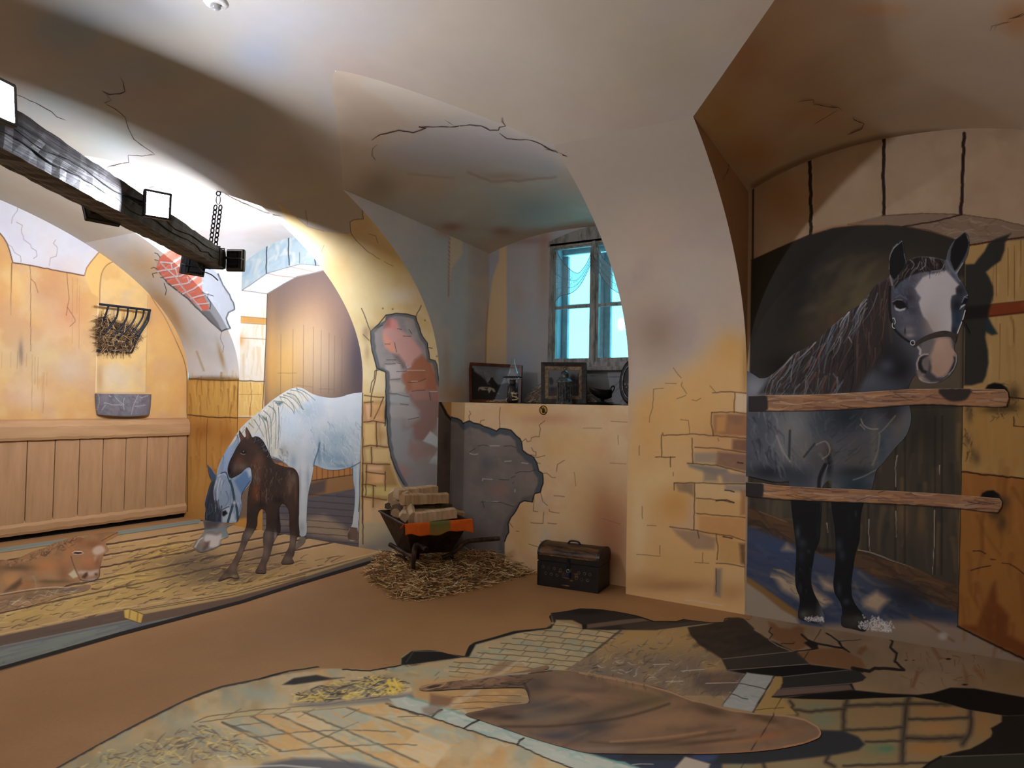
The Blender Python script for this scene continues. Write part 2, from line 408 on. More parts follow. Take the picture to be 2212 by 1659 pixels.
def fade_top(p, key, col):
    """the pier runs into the colour of the vault above"""
    v = lin(col) * GAINS['vault'] / GAINS[key]; v = np.where(v <= .0031308, v * 12.92, 1.055 * v ** (1 / 2.4) - .055) * 255
    k = np.clip((p.P[:, 2] - 2.45) / .65, 0, 1); p._mix(slice(None), k * k * (3 - 2 * k), v)
def p_left(p):
    """left end wall: white lunette above, ochre wall below, arched niche"""
    p.mottle([(196, 190, 200), (212, 196, 182), (200, 208, 212)], 90, 0.45, 1)
    ochre = A2([(-400, -120), (-60, 60), (0, 95), (60, 180), (110, 345), (270, 370), (550, 425), (722, 455), (740, 390), (775, 340), (840, 262), (905, 218), (1000, 290), (1150, 330), (1300, 420), (1480, 620), (1600, 900), (1750, 1350), (1800, 2700), (-600, 2700)])
    p.poly(ochre, (206, 160, 98), f=1.5)
    q = p.c.copy(); inside = p._sd(p.px, p.py, np.array(ochre))[1]
    p.mottle([(214, 178, 112), (196, 142, 92), (190, 150, 118), (214, 186, 138)], 60, 0.55, 4)
    p.c[~inside] = q[~inside]
    for x, y, rx, ry, c, a in ((110, 640, 60, 60, (176, 132, 104), .5), (75, 760, 70, 40, (190, 168, 130), .6), (150, 800, 60, 40, (196, 186, 168), .5), (60, 860, 70, 26, (214, 184, 160), .6),
                               (30, 620, 30, 40, (222, 178, 108), .5), (150, 690, 45, 40, (196, 140, 108), .5), (355, 720, 30, 60, (216, 170, 100), .6), (380, 850, 20, 40, (216, 164, 92), .6)):
        p.blob(x, y, rx, ry, c, a)
    p.line(A2([(0, 95), (60, 180), (110, 345), (270, 370), (550, 425), (722, 455), (740, 390), (775, 340), (840, 262), (905, 218), (960, 240), (1010, 292), (1140, 335)]), 2.6, (92, 62, 48), .9, wob=1.5)
    # bright shoulder of the niche and its arch
    p.poly(A2([(722, 455), (740, 390), (775, 340), (840, 262), (905, 218), (1000, 290), (1130, 330), (1010, 325), (930, 350), (875, 420), (850, 520), (840, 640), (780, 600)]), (232, 182, 108), .8, 2)
    niche = A2([(838, 700), (845, 560), (862, 460), (900, 375), (950, 340), (1020, 328), (1100, 345), (1180, 395), (1230, 470), (1265, 580), (1265, 800), (1250, 1130), (1245, 1450), (818, 1450), (822, 1200), (830, 900)])
    p.poly(niche, (220, 182, 116), 1, 2); q = p.c.copy(); ins = p._sd(p.px, p.py, np.array(niche))[1]
    p.mottle([(206, 160, 96), (196, 164, 124), (200, 176, 140)], 34, .55, 9); p.c[~ins] = q[~ins]
    p.blob(240, 810, 25, 30, (206, 190, 168), .6); p.blob(265, 830, 30, 25, (206, 196, 176), .4); p.blob(215, 815, 8, 35, (170, 128, 80), .6)
    p.line(A2([(850, 690), (860, 470), (900, 378), (960, 340), (1030, 328), (1110, 345)]), 2.5, (150, 110, 64), .8, sm=4)
    p.line(A2([(1030, 330), (1120, 352), (1210, 430), (1240, 520), (1300, 600), (1360, 650)]), 7, (168, 126, 66), .7, f=5, sm=4, w1=2)
    p.line(A2([(1265, 590), (1330, 700), (1410, 820), (1500, 1010), (1570, 1180), (1595, 1330), (1600, 1640)]), 2, (120, 88, 52), .75, sm=4)
    p.poly(A2([(1265, 590), (1300, 600), (1360, 650), (1440, 790), (1500, 1010), (1410, 820)]), (196, 160, 110), .7, 3)
    p.line(A2([(838, 700), (830, 900), (818, 1450)]), 1.6, (236, 214, 180), .8)
    p.line(A2([(1262, 620), (1250, 1130), (1245, 1450)]), 1.6, (176, 138, 86), .7)
    for pts in ([(255, 370), (262, 480), (300, 520), (325, 600)], [(262, 480), (262, 1100)], [(570, 430), (580, 550), (590, 650), (575, 720), (565, 795)], [(575, 725), (640, 830), (640, 850), (595, 890)]):
        p.line(A2(pts), 1.2, (96, 66, 46), .75, wob=1.2)
    p.line(A2([(100, 350), (95, 560), (92, 790)]), 3, (120, 84, 50), .7, w1=.8)
    for x, y0, y1 in ((620, 470, 1030), (660, 480, 780), (678, 540, 1080), (275, 1130, 1610), (325, 1150, 1420), (362, 1280, 1630), (375, 1280, 1630), (95, 1110, 1240), (150, 1100, 1250), (190, 1110, 1220), (230, 1120, 1230), (15, 1110, 1240), (300, 1150, 1380), (400, 1290, 1400)):
        p.line(A2([(x, y0), (x - 4, y1)]), 1.0, (150, 118, 80), .6)
    for pts in ([(140, 0), (190, 25), (180, 80), (205, 150), (260, 190), (270, 220), (310, 245), (315, 290), (285, 310)], [(55, 180), (100, 210), (125, 260), (175, 290), (180, 340)], [(475, 150), (455, 180), (490, 215), (480, 290), (430, 305), (420, 370)],
                [(200, -250), (155, -180), (150, -100), (105, -40), (100, 10)]):
        p.line(A2(pts), 1.1, (128, 110, 104), .8, wob=1.5)
    p.blob(45, 760, 5, 25, (110, 100, 90), .7)
    p.c[p.P[:, 2] < .07] = (16, 12, 11)  # black strip painted in as the shade under the bottom rail
    p.poly(A2([(1590, 1340), (1640, 1340), (1640, 1650), (1590, 1650)]), (150, 108, 54), .9)

def p_patch(p):
    gray = A2([(1330, 390), (1360, 300), (1450, 240), (1700, 280), (1860, 440), (1905, 540), (1960, 620), (2000, 720), (2000, 745), (1950, 770), (1930, 820), (1965, 905), (1890, 930), (1790, 830), (1730, 780), (1640, 690), (1560, 620), (1430, 520), (1350, 430)])
    p.poly(gray, (160, 165, 172), 1, 1.2); p.strokes(gray, 26, 18, 3, 60, [(150, 154, 162), (172, 176, 182), (156, 150, 154)], .6, seed=4)
    p.line(A2([(1730, 780), (1790, 830), (1890, 930), (1965, 905), (1930, 820), (1950, 770), (2000, 745), (2000, 720), (1960, 620), (1905, 540), (1860, 440)]), 3, (70, 76, 80), .95, wob=2)
    p.line(A2([(1340, 395), (1430, 520), (1560, 620), (1640, 690), (1730, 780), (1890, 930)]), 3.4, (72, 76, 80), .9, wob=2)
    p.poly(A2([(1640, 690), (1730, 780), (1850, 900), (1890, 930), (1860, 860), (1790, 760), (1700, 740)]), (112, 114, 116), .9, 2)
    brick = A2([(1335, 395), (1360, 300), (1440, 240), (1560, 240), (1720, 420), (1725, 600), (1790, 740), (1730, 760), (1620, 650), (1500, 560), (1430, 510)])
    p.poly(brick, (212, 116, 96), 1, 1); p.strokes(brick, 46, 14, 4, -25, [(222, 140, 120), (196, 96, 80), (206, 124, 108), (226, 156, 140)], .7, seed=5)
    mort = (214, 208, 208)
    for pts in ([(1370, 340), (1470, 350), (1560, 290)], [(1345, 420), (1480, 400), (1600, 330)], [(1390, 480), (1540, 460), (1700, 350)], [(1470, 540), (1600, 520), (1720, 430)], [(1560, 610), (1650, 570), (1725, 520)], [(1630, 650), (1740, 620), (1770, 600)], [(1680, 700), (1780, 690)],
                [(1370, 340), (1420, 400), (1500, 470), (1560, 560), (1650, 660), (1720, 750)], [(1460, 350), (1470, 395)], [(1560, 300), (1590, 335)], [(1600, 470), (1620, 515)], [(1500, 400), (1520, 460)], [(1640, 390), (1655, 420)]):
        p.line(A2(pts), 3.0, mort, .95, wob=1.5); p.line([(x + 1.5, y + 2) for x, y in A2(pts)], 1.0, (120, 92, 96), .6, wob=1.5)
    for pts in ([(1335, 395), (1310, 385), (1290, 395)], [(1350, 330), (1320, 320)], [(1365, 300), (1345, 270), (1320, 262)], [(1400, 480), (1370, 470)], [(1340, 430), (1300, 440), (1310, 470)], [(1790, 740), (1800, 690), (1770, 640), (1775, 610)], [(1400, 520), (1420, 580), (1410, 620)], [(1725, 600), (1820, 630)]):
        p.line(A2(pts), 1.6, (60, 58, 60), .9, wob=1)
    p.line(A2([(1890, 930), (1880, 990), (1910, 1060), (1900, 1110)]), 1.2, (110, 108, 104), .8, wob=1.5)
def p_corner(p):
    """rounded corner pier: pale plaster above, patch of bare brick, stained blocks below"""
    p.mottle([(196, 196, 198), (206, 196, 180), (188, 192, 198)], 40, .5, 3)
    p.blob(315, 570, 45, 28, (206, 168, 116), .75, .6); p.blob(380, 690, 14, 50, (170, 130, 76), .7, -.5); p.blob(345, 650, 16, 40, (176, 138, 86), .6, -.7)
    for x, y in ((300, 545), (450, 760), (470, 770), (420, 720), (400, 700)): p.blob(x, y, 12, 26, (188, 184, 178), .5, -.4)
    p.blob(478, 770, 5, 30, (150, 122, 74), .7, -.25); p.line([(425, 760), (440, 800)], 4, (150, 122, 74), .5, f=4)
    p_patch(p)
    # line and blocks under the pale plaster
    low = [(380, 817), (520, 817), (520, 1300), (380, 1300)]
    p.poly(low, (186, 134, 66), 1, 1.5)
    p.poly([(403, 820), (514, 821), (513, 900), (403, 896)], (196, 150, 74), 1, 2); p.strokes([(405, 822), (512, 822), (512, 898), (405, 894)], 40, 40, 4, 90, [(150, 104, 48), (206, 166, 92), (214, 176, 104), (132, 90, 40)], .5, .06, .05, f=2, seed=6)
    p.strokes([(405, 905), (513, 905), (513, 1110), (405, 1100)], 46, 60, 5, 90, [(160, 100, 40), (196, 140, 66), (206, 154, 80), (150, 96, 44)], .5, .05, .05, f=3, seed=7)
    p.blob(440, 930, 25, 20, (146, 88, 34), .6); p.blob(490, 940, 20, 25, (150, 92, 36), .6); p.blob(430, 1040, 20, 60, (206, 156, 84), .5)
    p.line([(404, 818), (440, 820), (480, 822), (515, 821)], 3, (84, 60, 34), .9, wob=2); p.line([(404, 896), (450, 901), (515, 903)], 2.2, (66, 46, 28), .95, wob=1.5)
    p.line([(514, 821), (513, 900), (512, 1000)], 1.6, (96, 64, 32), .9); p.line([(448, 905), (446, 960), (447, 1010)], 1.3, (110, 70, 34), .8, wob=1.5)
    p.line([(405, 820), (404, 896), (405, 1105)], 1.8, (96, 66, 34), .8); p.blob(460, 817, 60, 5, (110, 84, 52), .7)

def p_bayA(p):
    """back wall of the left bay: painted archway with a plank door, stone arch, floorboards, shadow of the mare"""
    p.mottle([(216, 206, 186), (226, 222, 212), (206, 190, 160)], 40, .5, 8)
    p.poly([(514, 560), (575, 600), (575, 840), (514, 840)], (222, 214, 196), .8, 3)
    p.strokes([(515, 690), (574, 690), (574, 815), (515, 815)], 24, 50, 5, 90, [(206, 176, 128), (232, 228, 216), (214, 196, 160)], .55, .05, .05, f=3, seed=8)
    p.poly([(480, 680), (576, 688), (576, 700), (480, 694)], (196, 146, 76), .95, 1.5); p.line([(480, 680), (576, 688)], 1.5, (130, 88, 44), .8); p.line([(480, 695), (576, 701)], 1.5, (130, 88, 44), .8)
    p.line([(484, 729), (540, 731), (575, 733)], 1.6, (150, 112, 66), .8); p.blob(520, 735, 9, 12, (190, 140, 76), .7)
    p.poly([(514, 824), (572, 826), (571, 898), (514, 899)], (220, 182, 108), 1, 2); p.strokes([(516, 828), (570, 828), (570, 896), (516, 896)], 20, 30, 4, 90, [(206, 160, 84), (232, 204, 140)], .5, .06, seed=9)
    p.line([(514, 822), (572, 824)], 2.4, (92, 66, 38), .9, wob=2); p.line([(514, 902), (556, 902)], 2.2, (84, 56, 30), .9, wob=2); p.line([(541, 826), (543, 860), (540, 896)], 1.1, (130, 94, 50), .8, wob=2); p.line([(490, 852), (565, 852)], 1.0, (130, 94, 50), .7)
    p.poly([(500, 903), (572, 903), (572, 1150), (400, 1150), (400, 1100), (505, 1100)], (198, 144, 72), 1, 2)
    p.strokes([(405, 905), (560, 905), (560, 1130), (405, 1130)], 40, 60, 5, 90, [(176, 112, 46), (206, 158, 84)], .45, .05, .04, f=3, seed=10)
    # archway
    arch = A4([(920, 800), (1100, 690), (1250, 610), (1430, 570), (1560, 535), (1720, 700), (1900, 800), (2100, 1300), (2100, 1660), (2100, 4000), (860, 4000), (890, 1650), (905, 1300)])
    p.poly(arch, (104, 88, 82), 1, 1.5)
    q = p.c.copy(); ins = p._sd(p.px, p.py, np.array(arch))[1]
    p.blob(680, 690, 62, 70, (150, 116, 88), .7); p.blob(668, 770, 62, 95, (186, 156, 116), .95, 0, 1.4); p.blob(615, 800, 35, 90, (206, 164, 92), .8); p.blob(585, 790, 14, 110, (206, 156, 82), .7)
    p.blob(700, 790, 40, 80, (170, 150, 130), .5); p.blob(775, 760, 22, 110, (74, 66, 72), .9); p.blob(735, 700, 30, 60, (122, 96, 84), .4)
    for x in (606, 632, 655, 676, 693, 710, 722, 738): p.line([(x + 1, 700 + abs(x - 660) * .4), (x, 850)], 1.1, (110, 84, 62), .6)
    for pts in ([(640, 832), (676, 836)], [(600, 806), (640, 806)], [(690, 840), (720, 841)]): p.line(pts, 1.0, (110, 84, 62), .6)
    # threshold, plank foot of the door and floorboards seen between the legs
    p.poly([(590, 1000), (800, 1000), (800, 1035), (590, 1062)], (172, 118, 68), 1, 1.5)
    for x in range(600, 800, 12): p.line([(x, 1000), (x, 1050)], 1.3, (92, 60, 38), .8)
    p.poly([(560, 1075), (668, 1040), (800, 1022), (800, 1050), (668, 1075), (560, 1105)], (146, 108, 68), 1, 1.5); p.poly([(560, 1075), (705, 1035), (702, 1062), (560, 1105)], (84, 74, 74), .85, 4)
    p.line([(560, 1074), (668, 1039), (800, 1020)], 2, (60, 46, 38), .9)
    boards = [(540, 1110), (668, 1074), (800, 1050), (800, 1260), (540, 1260)]
    p.poly(boards, (98, 92, 96), 1, 1.5); p.strokes(boards, 60, 40, 6, 6, [(84, 78, 86), (116, 106, 104), (74, 70, 80), (130, 112, 96)], .6, .1, f=3, seed=12)
    p.poly([(655, 1120), (700, 1112), (740, 1135), (770, 1170), (660, 1152)], (166, 146, 118), .8, 7); p.poly([(545, 1120), (600, 1115), (640, 1128), (600, 1150), (540, 1150)], (150, 132, 112), .6, 8)
    for y in range(1062, 1190, 14): p.line([(540, y + 2), (670, y + 6), (800, y + 16)], 1.3, (54, 48, 52), .75, wob=1)
    p.c[~ins] = q[~ins]
    p.line(A4([(920, 800), (905, 1300), (890, 1650), (860, 2200)]), 1.6, (70, 54, 44), .9)
    p.poly(A4([(640, 765), (910, 575), (1170, 500), (1300, 468), (1540, 490), (1565, 535), (1430, 568), (1250, 608), (1100, 690), (920, 800)]), (208, 206, 208), 1, 1.2)
    for pts in ([(910, 575), (1050, 600), (1220, 615)], [(1170, 500), (1300, 525), (1440, 550)]): p.line(A4(pts), 2, (150, 120, 96), .9, wob=2)
    st = A4([(635, 360), (750, 270), (900, 190), (1100, 112), (1220, 75), (1300, 150), (1580, 500), (1540, 490), (1300, 465), (1170, 500), (910, 575), (637, 765)])
    p.poly(st, (150, 166, 170), 1, 1.2); p.strokes(st, 60, 24, 8, 115, [(136, 156, 164), (196, 188, 176), (166, 176, 176), (122, 146, 158)], .55, .25, f=4, seed=13)
    for pts in ([(915, 185), (912, 400), (905, 500), (910, 575)], [(1165, 112), (1155, 300), (1165, 480)], [(1450, 360), (1462, 485)]): p.line(A4(pts), 2.6, (52, 58, 66), .95, wob=1.5)
    for pts in ([(635, 360), (750, 270), (900, 190), (1100, 112), (1220, 75)], [(637, 765), (910, 575), (1170, 500), (1300, 468), (1540, 490)], [(637, 360), (632, 765)], [(640, 765), (920, 802)], [(920, 800), (1100, 690), (1250, 608), (1430, 568), (1560, 535)], [(1280, 340), (1280, 460)], [(1050, 125), (1055, 165)]):
        p.line(A4(pts), 1.5, (92, 92, 94), .85, wob=1)
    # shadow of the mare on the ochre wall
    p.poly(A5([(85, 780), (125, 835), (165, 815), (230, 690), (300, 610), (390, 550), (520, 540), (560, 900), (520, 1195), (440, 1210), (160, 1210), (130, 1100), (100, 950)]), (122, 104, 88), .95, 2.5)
    p.line([(404, 1117), (440, 1122), (470, 1127)], 2, (90, 64, 40), .8)
    p_patch(p)
    p.line([(785, 1050), (786, 1180)], 2.2, (30, 28, 30), .9)

def p_pillar1(p):
    """pier between the left bay and the window: gray above, ochre below, big patch of lost plaster"""
    p.mottle([(176, 166, 152), (150, 146, 140), (170, 158, 138)], 80, .5, 20)
    fade_top(p, 'pillar1', (194, 184, 168))
    yel = [(600, 440), (640, 470), (665, 490), (700, 500), (750, 506), (758, 503), (756, 480), (763, 475), (785, 473), (783, 455), (791, 425), (830, 300), (1100, 400), (1100, 1300), (700, 1300), (700, 620)]
    p.poly(yel, (200, 180, 132), 1, 1.4); q = p.c.copy(); ins = p._sd(p.px, p.py, np.array(yel))[1]
    p.mottle([(206, 186, 136), (190, 160, 104), (206, 192, 152)], 60, .55, 21); p.c[~ins] = q[~ins]
    p.blob(690, 545, 40, 30, (206, 190, 156), .6); p.blob(720, 580, 30, 40, (196, 156, 100), .45); p.blob(850, 560, 40, 40, (200, 172, 104), .5); p.blob(870, 640, 40, 16, (206, 200, 186), .6); p.blob(800, 620, 40, 60, (196, 176, 124), .5)
    p.line([(640, 470), (665, 490), (700, 500)], 1.2, (130, 100, 70), .5, wob=1.5)
    p.line([(791, 425), (783, 455), (785, 473), (763, 475), (756, 480), (758, 503), (770, 520), (790, 540), (820, 560)], 1.5, (60, 50, 42), .85, wob=1.5, w1=.8)
    for pts in ([(796, 505), (812, 510), (816, 525)], [(700, 530), (694, 545)], [(660, 455), (664, 485)], [(830, 565), (850, 575)]): p.line(pts, 1.1, (110, 84, 56), .7, wob=1.5)
    for x, y in P4([(300, 40), (435, 50), (880, 205), (1045, 700)]): p.blob(x, y, 1.6, 1.6, (60, 50, 40), .8)
    p.poly([(770, 850), (842, 850), (870, 1060), (870, 1300), (760, 1300)], (196, 170, 116), .85, 4)
    p.poly([(770, 1090), (900, 1090), (900, 1300), (760, 1300)], (176, 166, 138), .8, 14); p.blob(840, 1175, 50, 25, (128, 124, 120), .8); p.blob(800, 1185, 30, 12, (110, 108, 106), .6); p.blob(850, 1130, 12, 40, (150, 146, 140), .5)
    # stones along the left edge
    p.poly([(784, 868), (831, 866), (842, 1000), (870, 1076), (870, 1100), (780, 1100)], (150, 112, 66), .7, 4)
    for x0, y0, x1, y1 in ((788, 872, 801, 909), (805, 872, 829, 909), (786, 914, 812, 963), (816, 914, 838, 963), (785, 968, 801, 999), (804, 968, 842, 1000), (784, 1005, 790, 1045), (793, 1005, 828, 1018), (793, 1022, 831, 1045), (783, 1051, 805, 1070), (808, 1051, 860, 1073), (782, 1078, 805, 1128), (808, 1080, 860, 1128)):
        c_ = (206 + 8 * math.sin(x0), 176 + 8 * math.sin(y0), 124 + 10 * math.sin(y0 + x0)); p.poly([(x0 + 2, y0), (x1 - 2, y0), (x1, y0 + 3), (x1, y1 - 3), (x1 - 2, y1), (x0 + 2, y1), (x0, y1 - 3), (x0, y0 + 3)], c_, .95, 4.5, tex=.12, ts=10)
    for pts in ([(787, 854), (808, 857), (829, 858)], [(787, 870), (806, 868)], [(786, 912), (806, 909), (832, 914)], [(784, 965), (800, 962), (838, 966)], [(783, 1001), (806, 1002), (842, 1003)], [(782, 1047), (800, 1047), (812, 1050)], [(781, 1072), (806, 1076), (835, 1080)], [(790, 1019), (830, 1024)], [(783, 1130), (783, 1020)], [(783, 850), (784, 1175)],
                [(813, 911), (814, 965)], [(802, 857), (801, 900)], [(802, 966), (803, 1001)], [(792, 1004), (790, 1070)], [(806, 1050), (806, 1095)], [(832, 1020), (832, 1060)], [(829, 858), (820, 880), (808, 905)], [(815, 790), (808, 830), (802, 855)]):
        p.line(pts, 2.2, (74, 50, 36), .85, f=1.6, wob=1.6)
    for pts in ([(786, 870), (792, 912)], [(820, 915), (822, 962)], [(787, 965), (790, 1000)]): p.line(pts, 5, (150, 112, 66), .4, f=5)
    for x, y in ((818, 890), (824, 940), (795, 1035), (814, 1080)): p.blob(x, y, 12, 14, (150, 112, 64), .45)
    # patch of lost plaster
    patch = P4([(130, 360), (240, 260), (330, 205), (345, 130), (480, 105), (620, 115), (755, 150), (790, 260), (850, 430), (915, 520), (935, 640), (945, 740), (1020, 760), (1055, 880), (1075, 1050), (1135, 1130), (1180, 1200), (1180, 2600), (600, 2560)]) + [(862, 1040), (850, 1010), (843, 980), (836, 930), (832, 880), (832, 860)] + P4([(340, 1000), (340, 920), (230, 890), (205, 840), (190, 760), (150, 620), (135, 500)])
    p.poly(patch, (138, 132, 128), 1, 1.2)
    q = p.c.copy(); ins = p._sd(p.px, p.py, np.array(patch))[1]
    p.mottle([(150, 146, 142), (120, 118, 118)], 26, .5, 23)
    p.poly(P4([(300, 340), (420, 190), (500, 230), (540, 330), (700, 440), (830, 600), (840, 660), (740, 750), (680, 860), (600, 800), (520, 720), (480, 670), (340, 570), (300, 470)]), (186, 142, 132), .95, 4, tex=.15)
    p.poly(P4([(300, 380), (440, 500), (480, 660), (400, 640), (330, 560)]), (204, 142, 116), .8, 4); p.poly(P4([(400, 180), (490, 200), (500, 330), (360, 330), (350, 210)]), (196, 130, 122), .85, 4); p.poly(P4([(345, 160), (410, 170), (400, 290), (310, 310)]), (140, 92, 84), .7, 4)
    p.poly(P4([(680, 860), (740, 750), (840, 680), (960, 780), (1040, 980), (1060, 1170), (900, 1180), (700, 1180), (640, 1200), (580, 1060), (560, 950)]), (148, 96, 70), 1, 4, tex=.15)
    p.poly(P4([(640, 1200), (1060, 1170), (1130, 1300), (1120, 1640)]) + B2([(600, 1040), (560, 1120), (500, 1190), (440, 1180), (410, 1080), (470, 1040), (470, 980), (400, 900), (390, 850)]), (132, 104, 98), .95, 4, tex=.15)
    p.poly(P4([(640, 890), (890, 890), (880, 1000), (690, 1040)]), (142, 92, 66), .8, 4); p.poly(P4([(700, 1060), (890, 1040), (880, 1150), (700, 1170)]), (160, 112, 88), .8, 4); p.poly(P4([(700, 1200), (930, 1180), (930, 1290), (720, 1300)]), (152, 116, 104), .8, 4)
    p.poly(P4([(970, 1220), (1040, 1190), (1100, 1200), (1110, 1310), (1000, 1310)]), (150, 106, 98), .9, 3)
    p.poly(P4([(340, 820), (540, 805), (580, 880), (545, 1000), (400, 1020), (330, 880)]), (168, 160, 154), .95, 3); p.poly(P4([(380, 1040), (540, 1050), (610, 1110), (580, 1190), (430, 1210), (380, 1120)]), (164, 160, 150), .95, 3)
    p.poly(P4([(380, 1240), (560, 1220), (665, 1270), (670, 1340), (540, 1355), (370, 1330)]), (150, 154, 154), .95, 3); p.poly(P4([(380, 1370), (640, 1370), (740, 1410), (800, 1540), (680, 1580), (560, 1540), (380, 1560)]), (152, 150, 146), .95, 3)
    p.poly(B2([(250, 1060), (330, 1040), (350, 1120), (420, 1100), (390, 1200), (390, 1330), (300, 1340), (260, 1200)]), (140, 142, 144), .85, 5); p.poly(B2([(590, 1030), (620, 1020), (610, 1360), (530, 1340), (600, 1240), (540, 1210), (490, 1190), (540, 1120), (590, 1160)]), (168, 176, 180), .95, 2)
    p.poly(B2([(270, 1330), (600, 1330), (600, 1500), (360, 1490)]), (134, 132, 132), .7, 8); p.poly(B2([(320, 1350), (410, 1390), (360, 1460), (330, 1400)]), (156, 116, 112), .6, 5); p.poly(B2([(400, 1190), (560, 1230), (590, 1280), (440, 1320), (390, 1280)]), (142, 116, 110), .7, 6)
    for pts in ([(330, 805), (540, 800), (580, 870)], [(490, 910), (620, 905)], [(400, 1020), (540, 1010)], [(380, 1210), (500, 1220), (660, 1260)], [(540, 1355), (650, 1370)], [(650, 1570), (800, 1540)], [(640, 1060), (780, 1050), (890, 1010)], [(700, 1180), (880, 1165)], [(940, 1180), (960, 1300)], [(330, 530), (400, 530)], [(350, 750), (480, 750)], [(580, 420), (690, 425)], [(500, 320), (560, 330)], [(660, 330), (700, 390)], [(460, 510), (490, 640)]):
        p.line(P4(pts), 1.4, (62, 58, 58), .8, wob=1.5)
    for pts in ([(640, 895), (880, 895)], [(690, 1045), (780, 1045)], [(940, 1185), (1050, 1185)], [(480, 800), (545, 815), (575, 870)], [(620, 800), (640, 860), (690, 830)]): p.line(P4(pts), 1.2, (200, 190, 184), .8, wob=1)
    p.poly(P4([(440, 670), (520, 680), (600, 790), (620, 860), (560, 880), (540, 800), (470, 740)]), (98, 86, 82), .7, 4)
    # inner shade of the broken rim
    rim = P4([(345, 130), (240, 260), (130, 360), (150, 620), (190, 760), (215, 860), (340, 920), (345, 1250), (330, 1659)]) + B2([(235, 900), (250, 1200), (270, 1300), (310, 1400), (360, 1490)])
    p.line([(x + 4, y + 1) for x, y in rim], 8, (84, 90, 92), .85, f=3, wob=3); rim2 = P4([(345, 130), (480, 105), (620, 115), (755, 150), (790, 260), (850, 430), (915, 520), (935, 640), (945, 740), (1020, 760), (1055, 880), (1075, 1050), (1135, 1130)])
    p.line([(x - 3, y + 3) for x, y in rim2], 6, (90, 92, 92), .85, f=3, wob=3); p.c[~ins] = q[~ins]
    p.line(rim, 2.2, (40, 42, 46), .95, wob=2.5); p.line(rim2, 2.2, (44, 42, 44), .95, wob=2.5)
    for pts in ([(5, 40), (60, 170), (130, 350)], [(830, 0), (770, 110), (765, 140)], [(240, 890), (190, 900), (180, 1010), (145, 1060), (125, 1200)], [(930, 580), (980, 590)], [(300, 270), (200, 310), (140, 350)], [(30, 400), (110, 480)]): p.line(P4(pts), 1.8, (58, 54, 52), .85, wob=1.5)
    p.blob(790, 720, 8, 16, (130, 108, 86), .6); p.blob(808, 712, 12, 7, (120, 112, 96), .6); p.blob(793, 760, 6, 20, (150, 122, 92), .5)

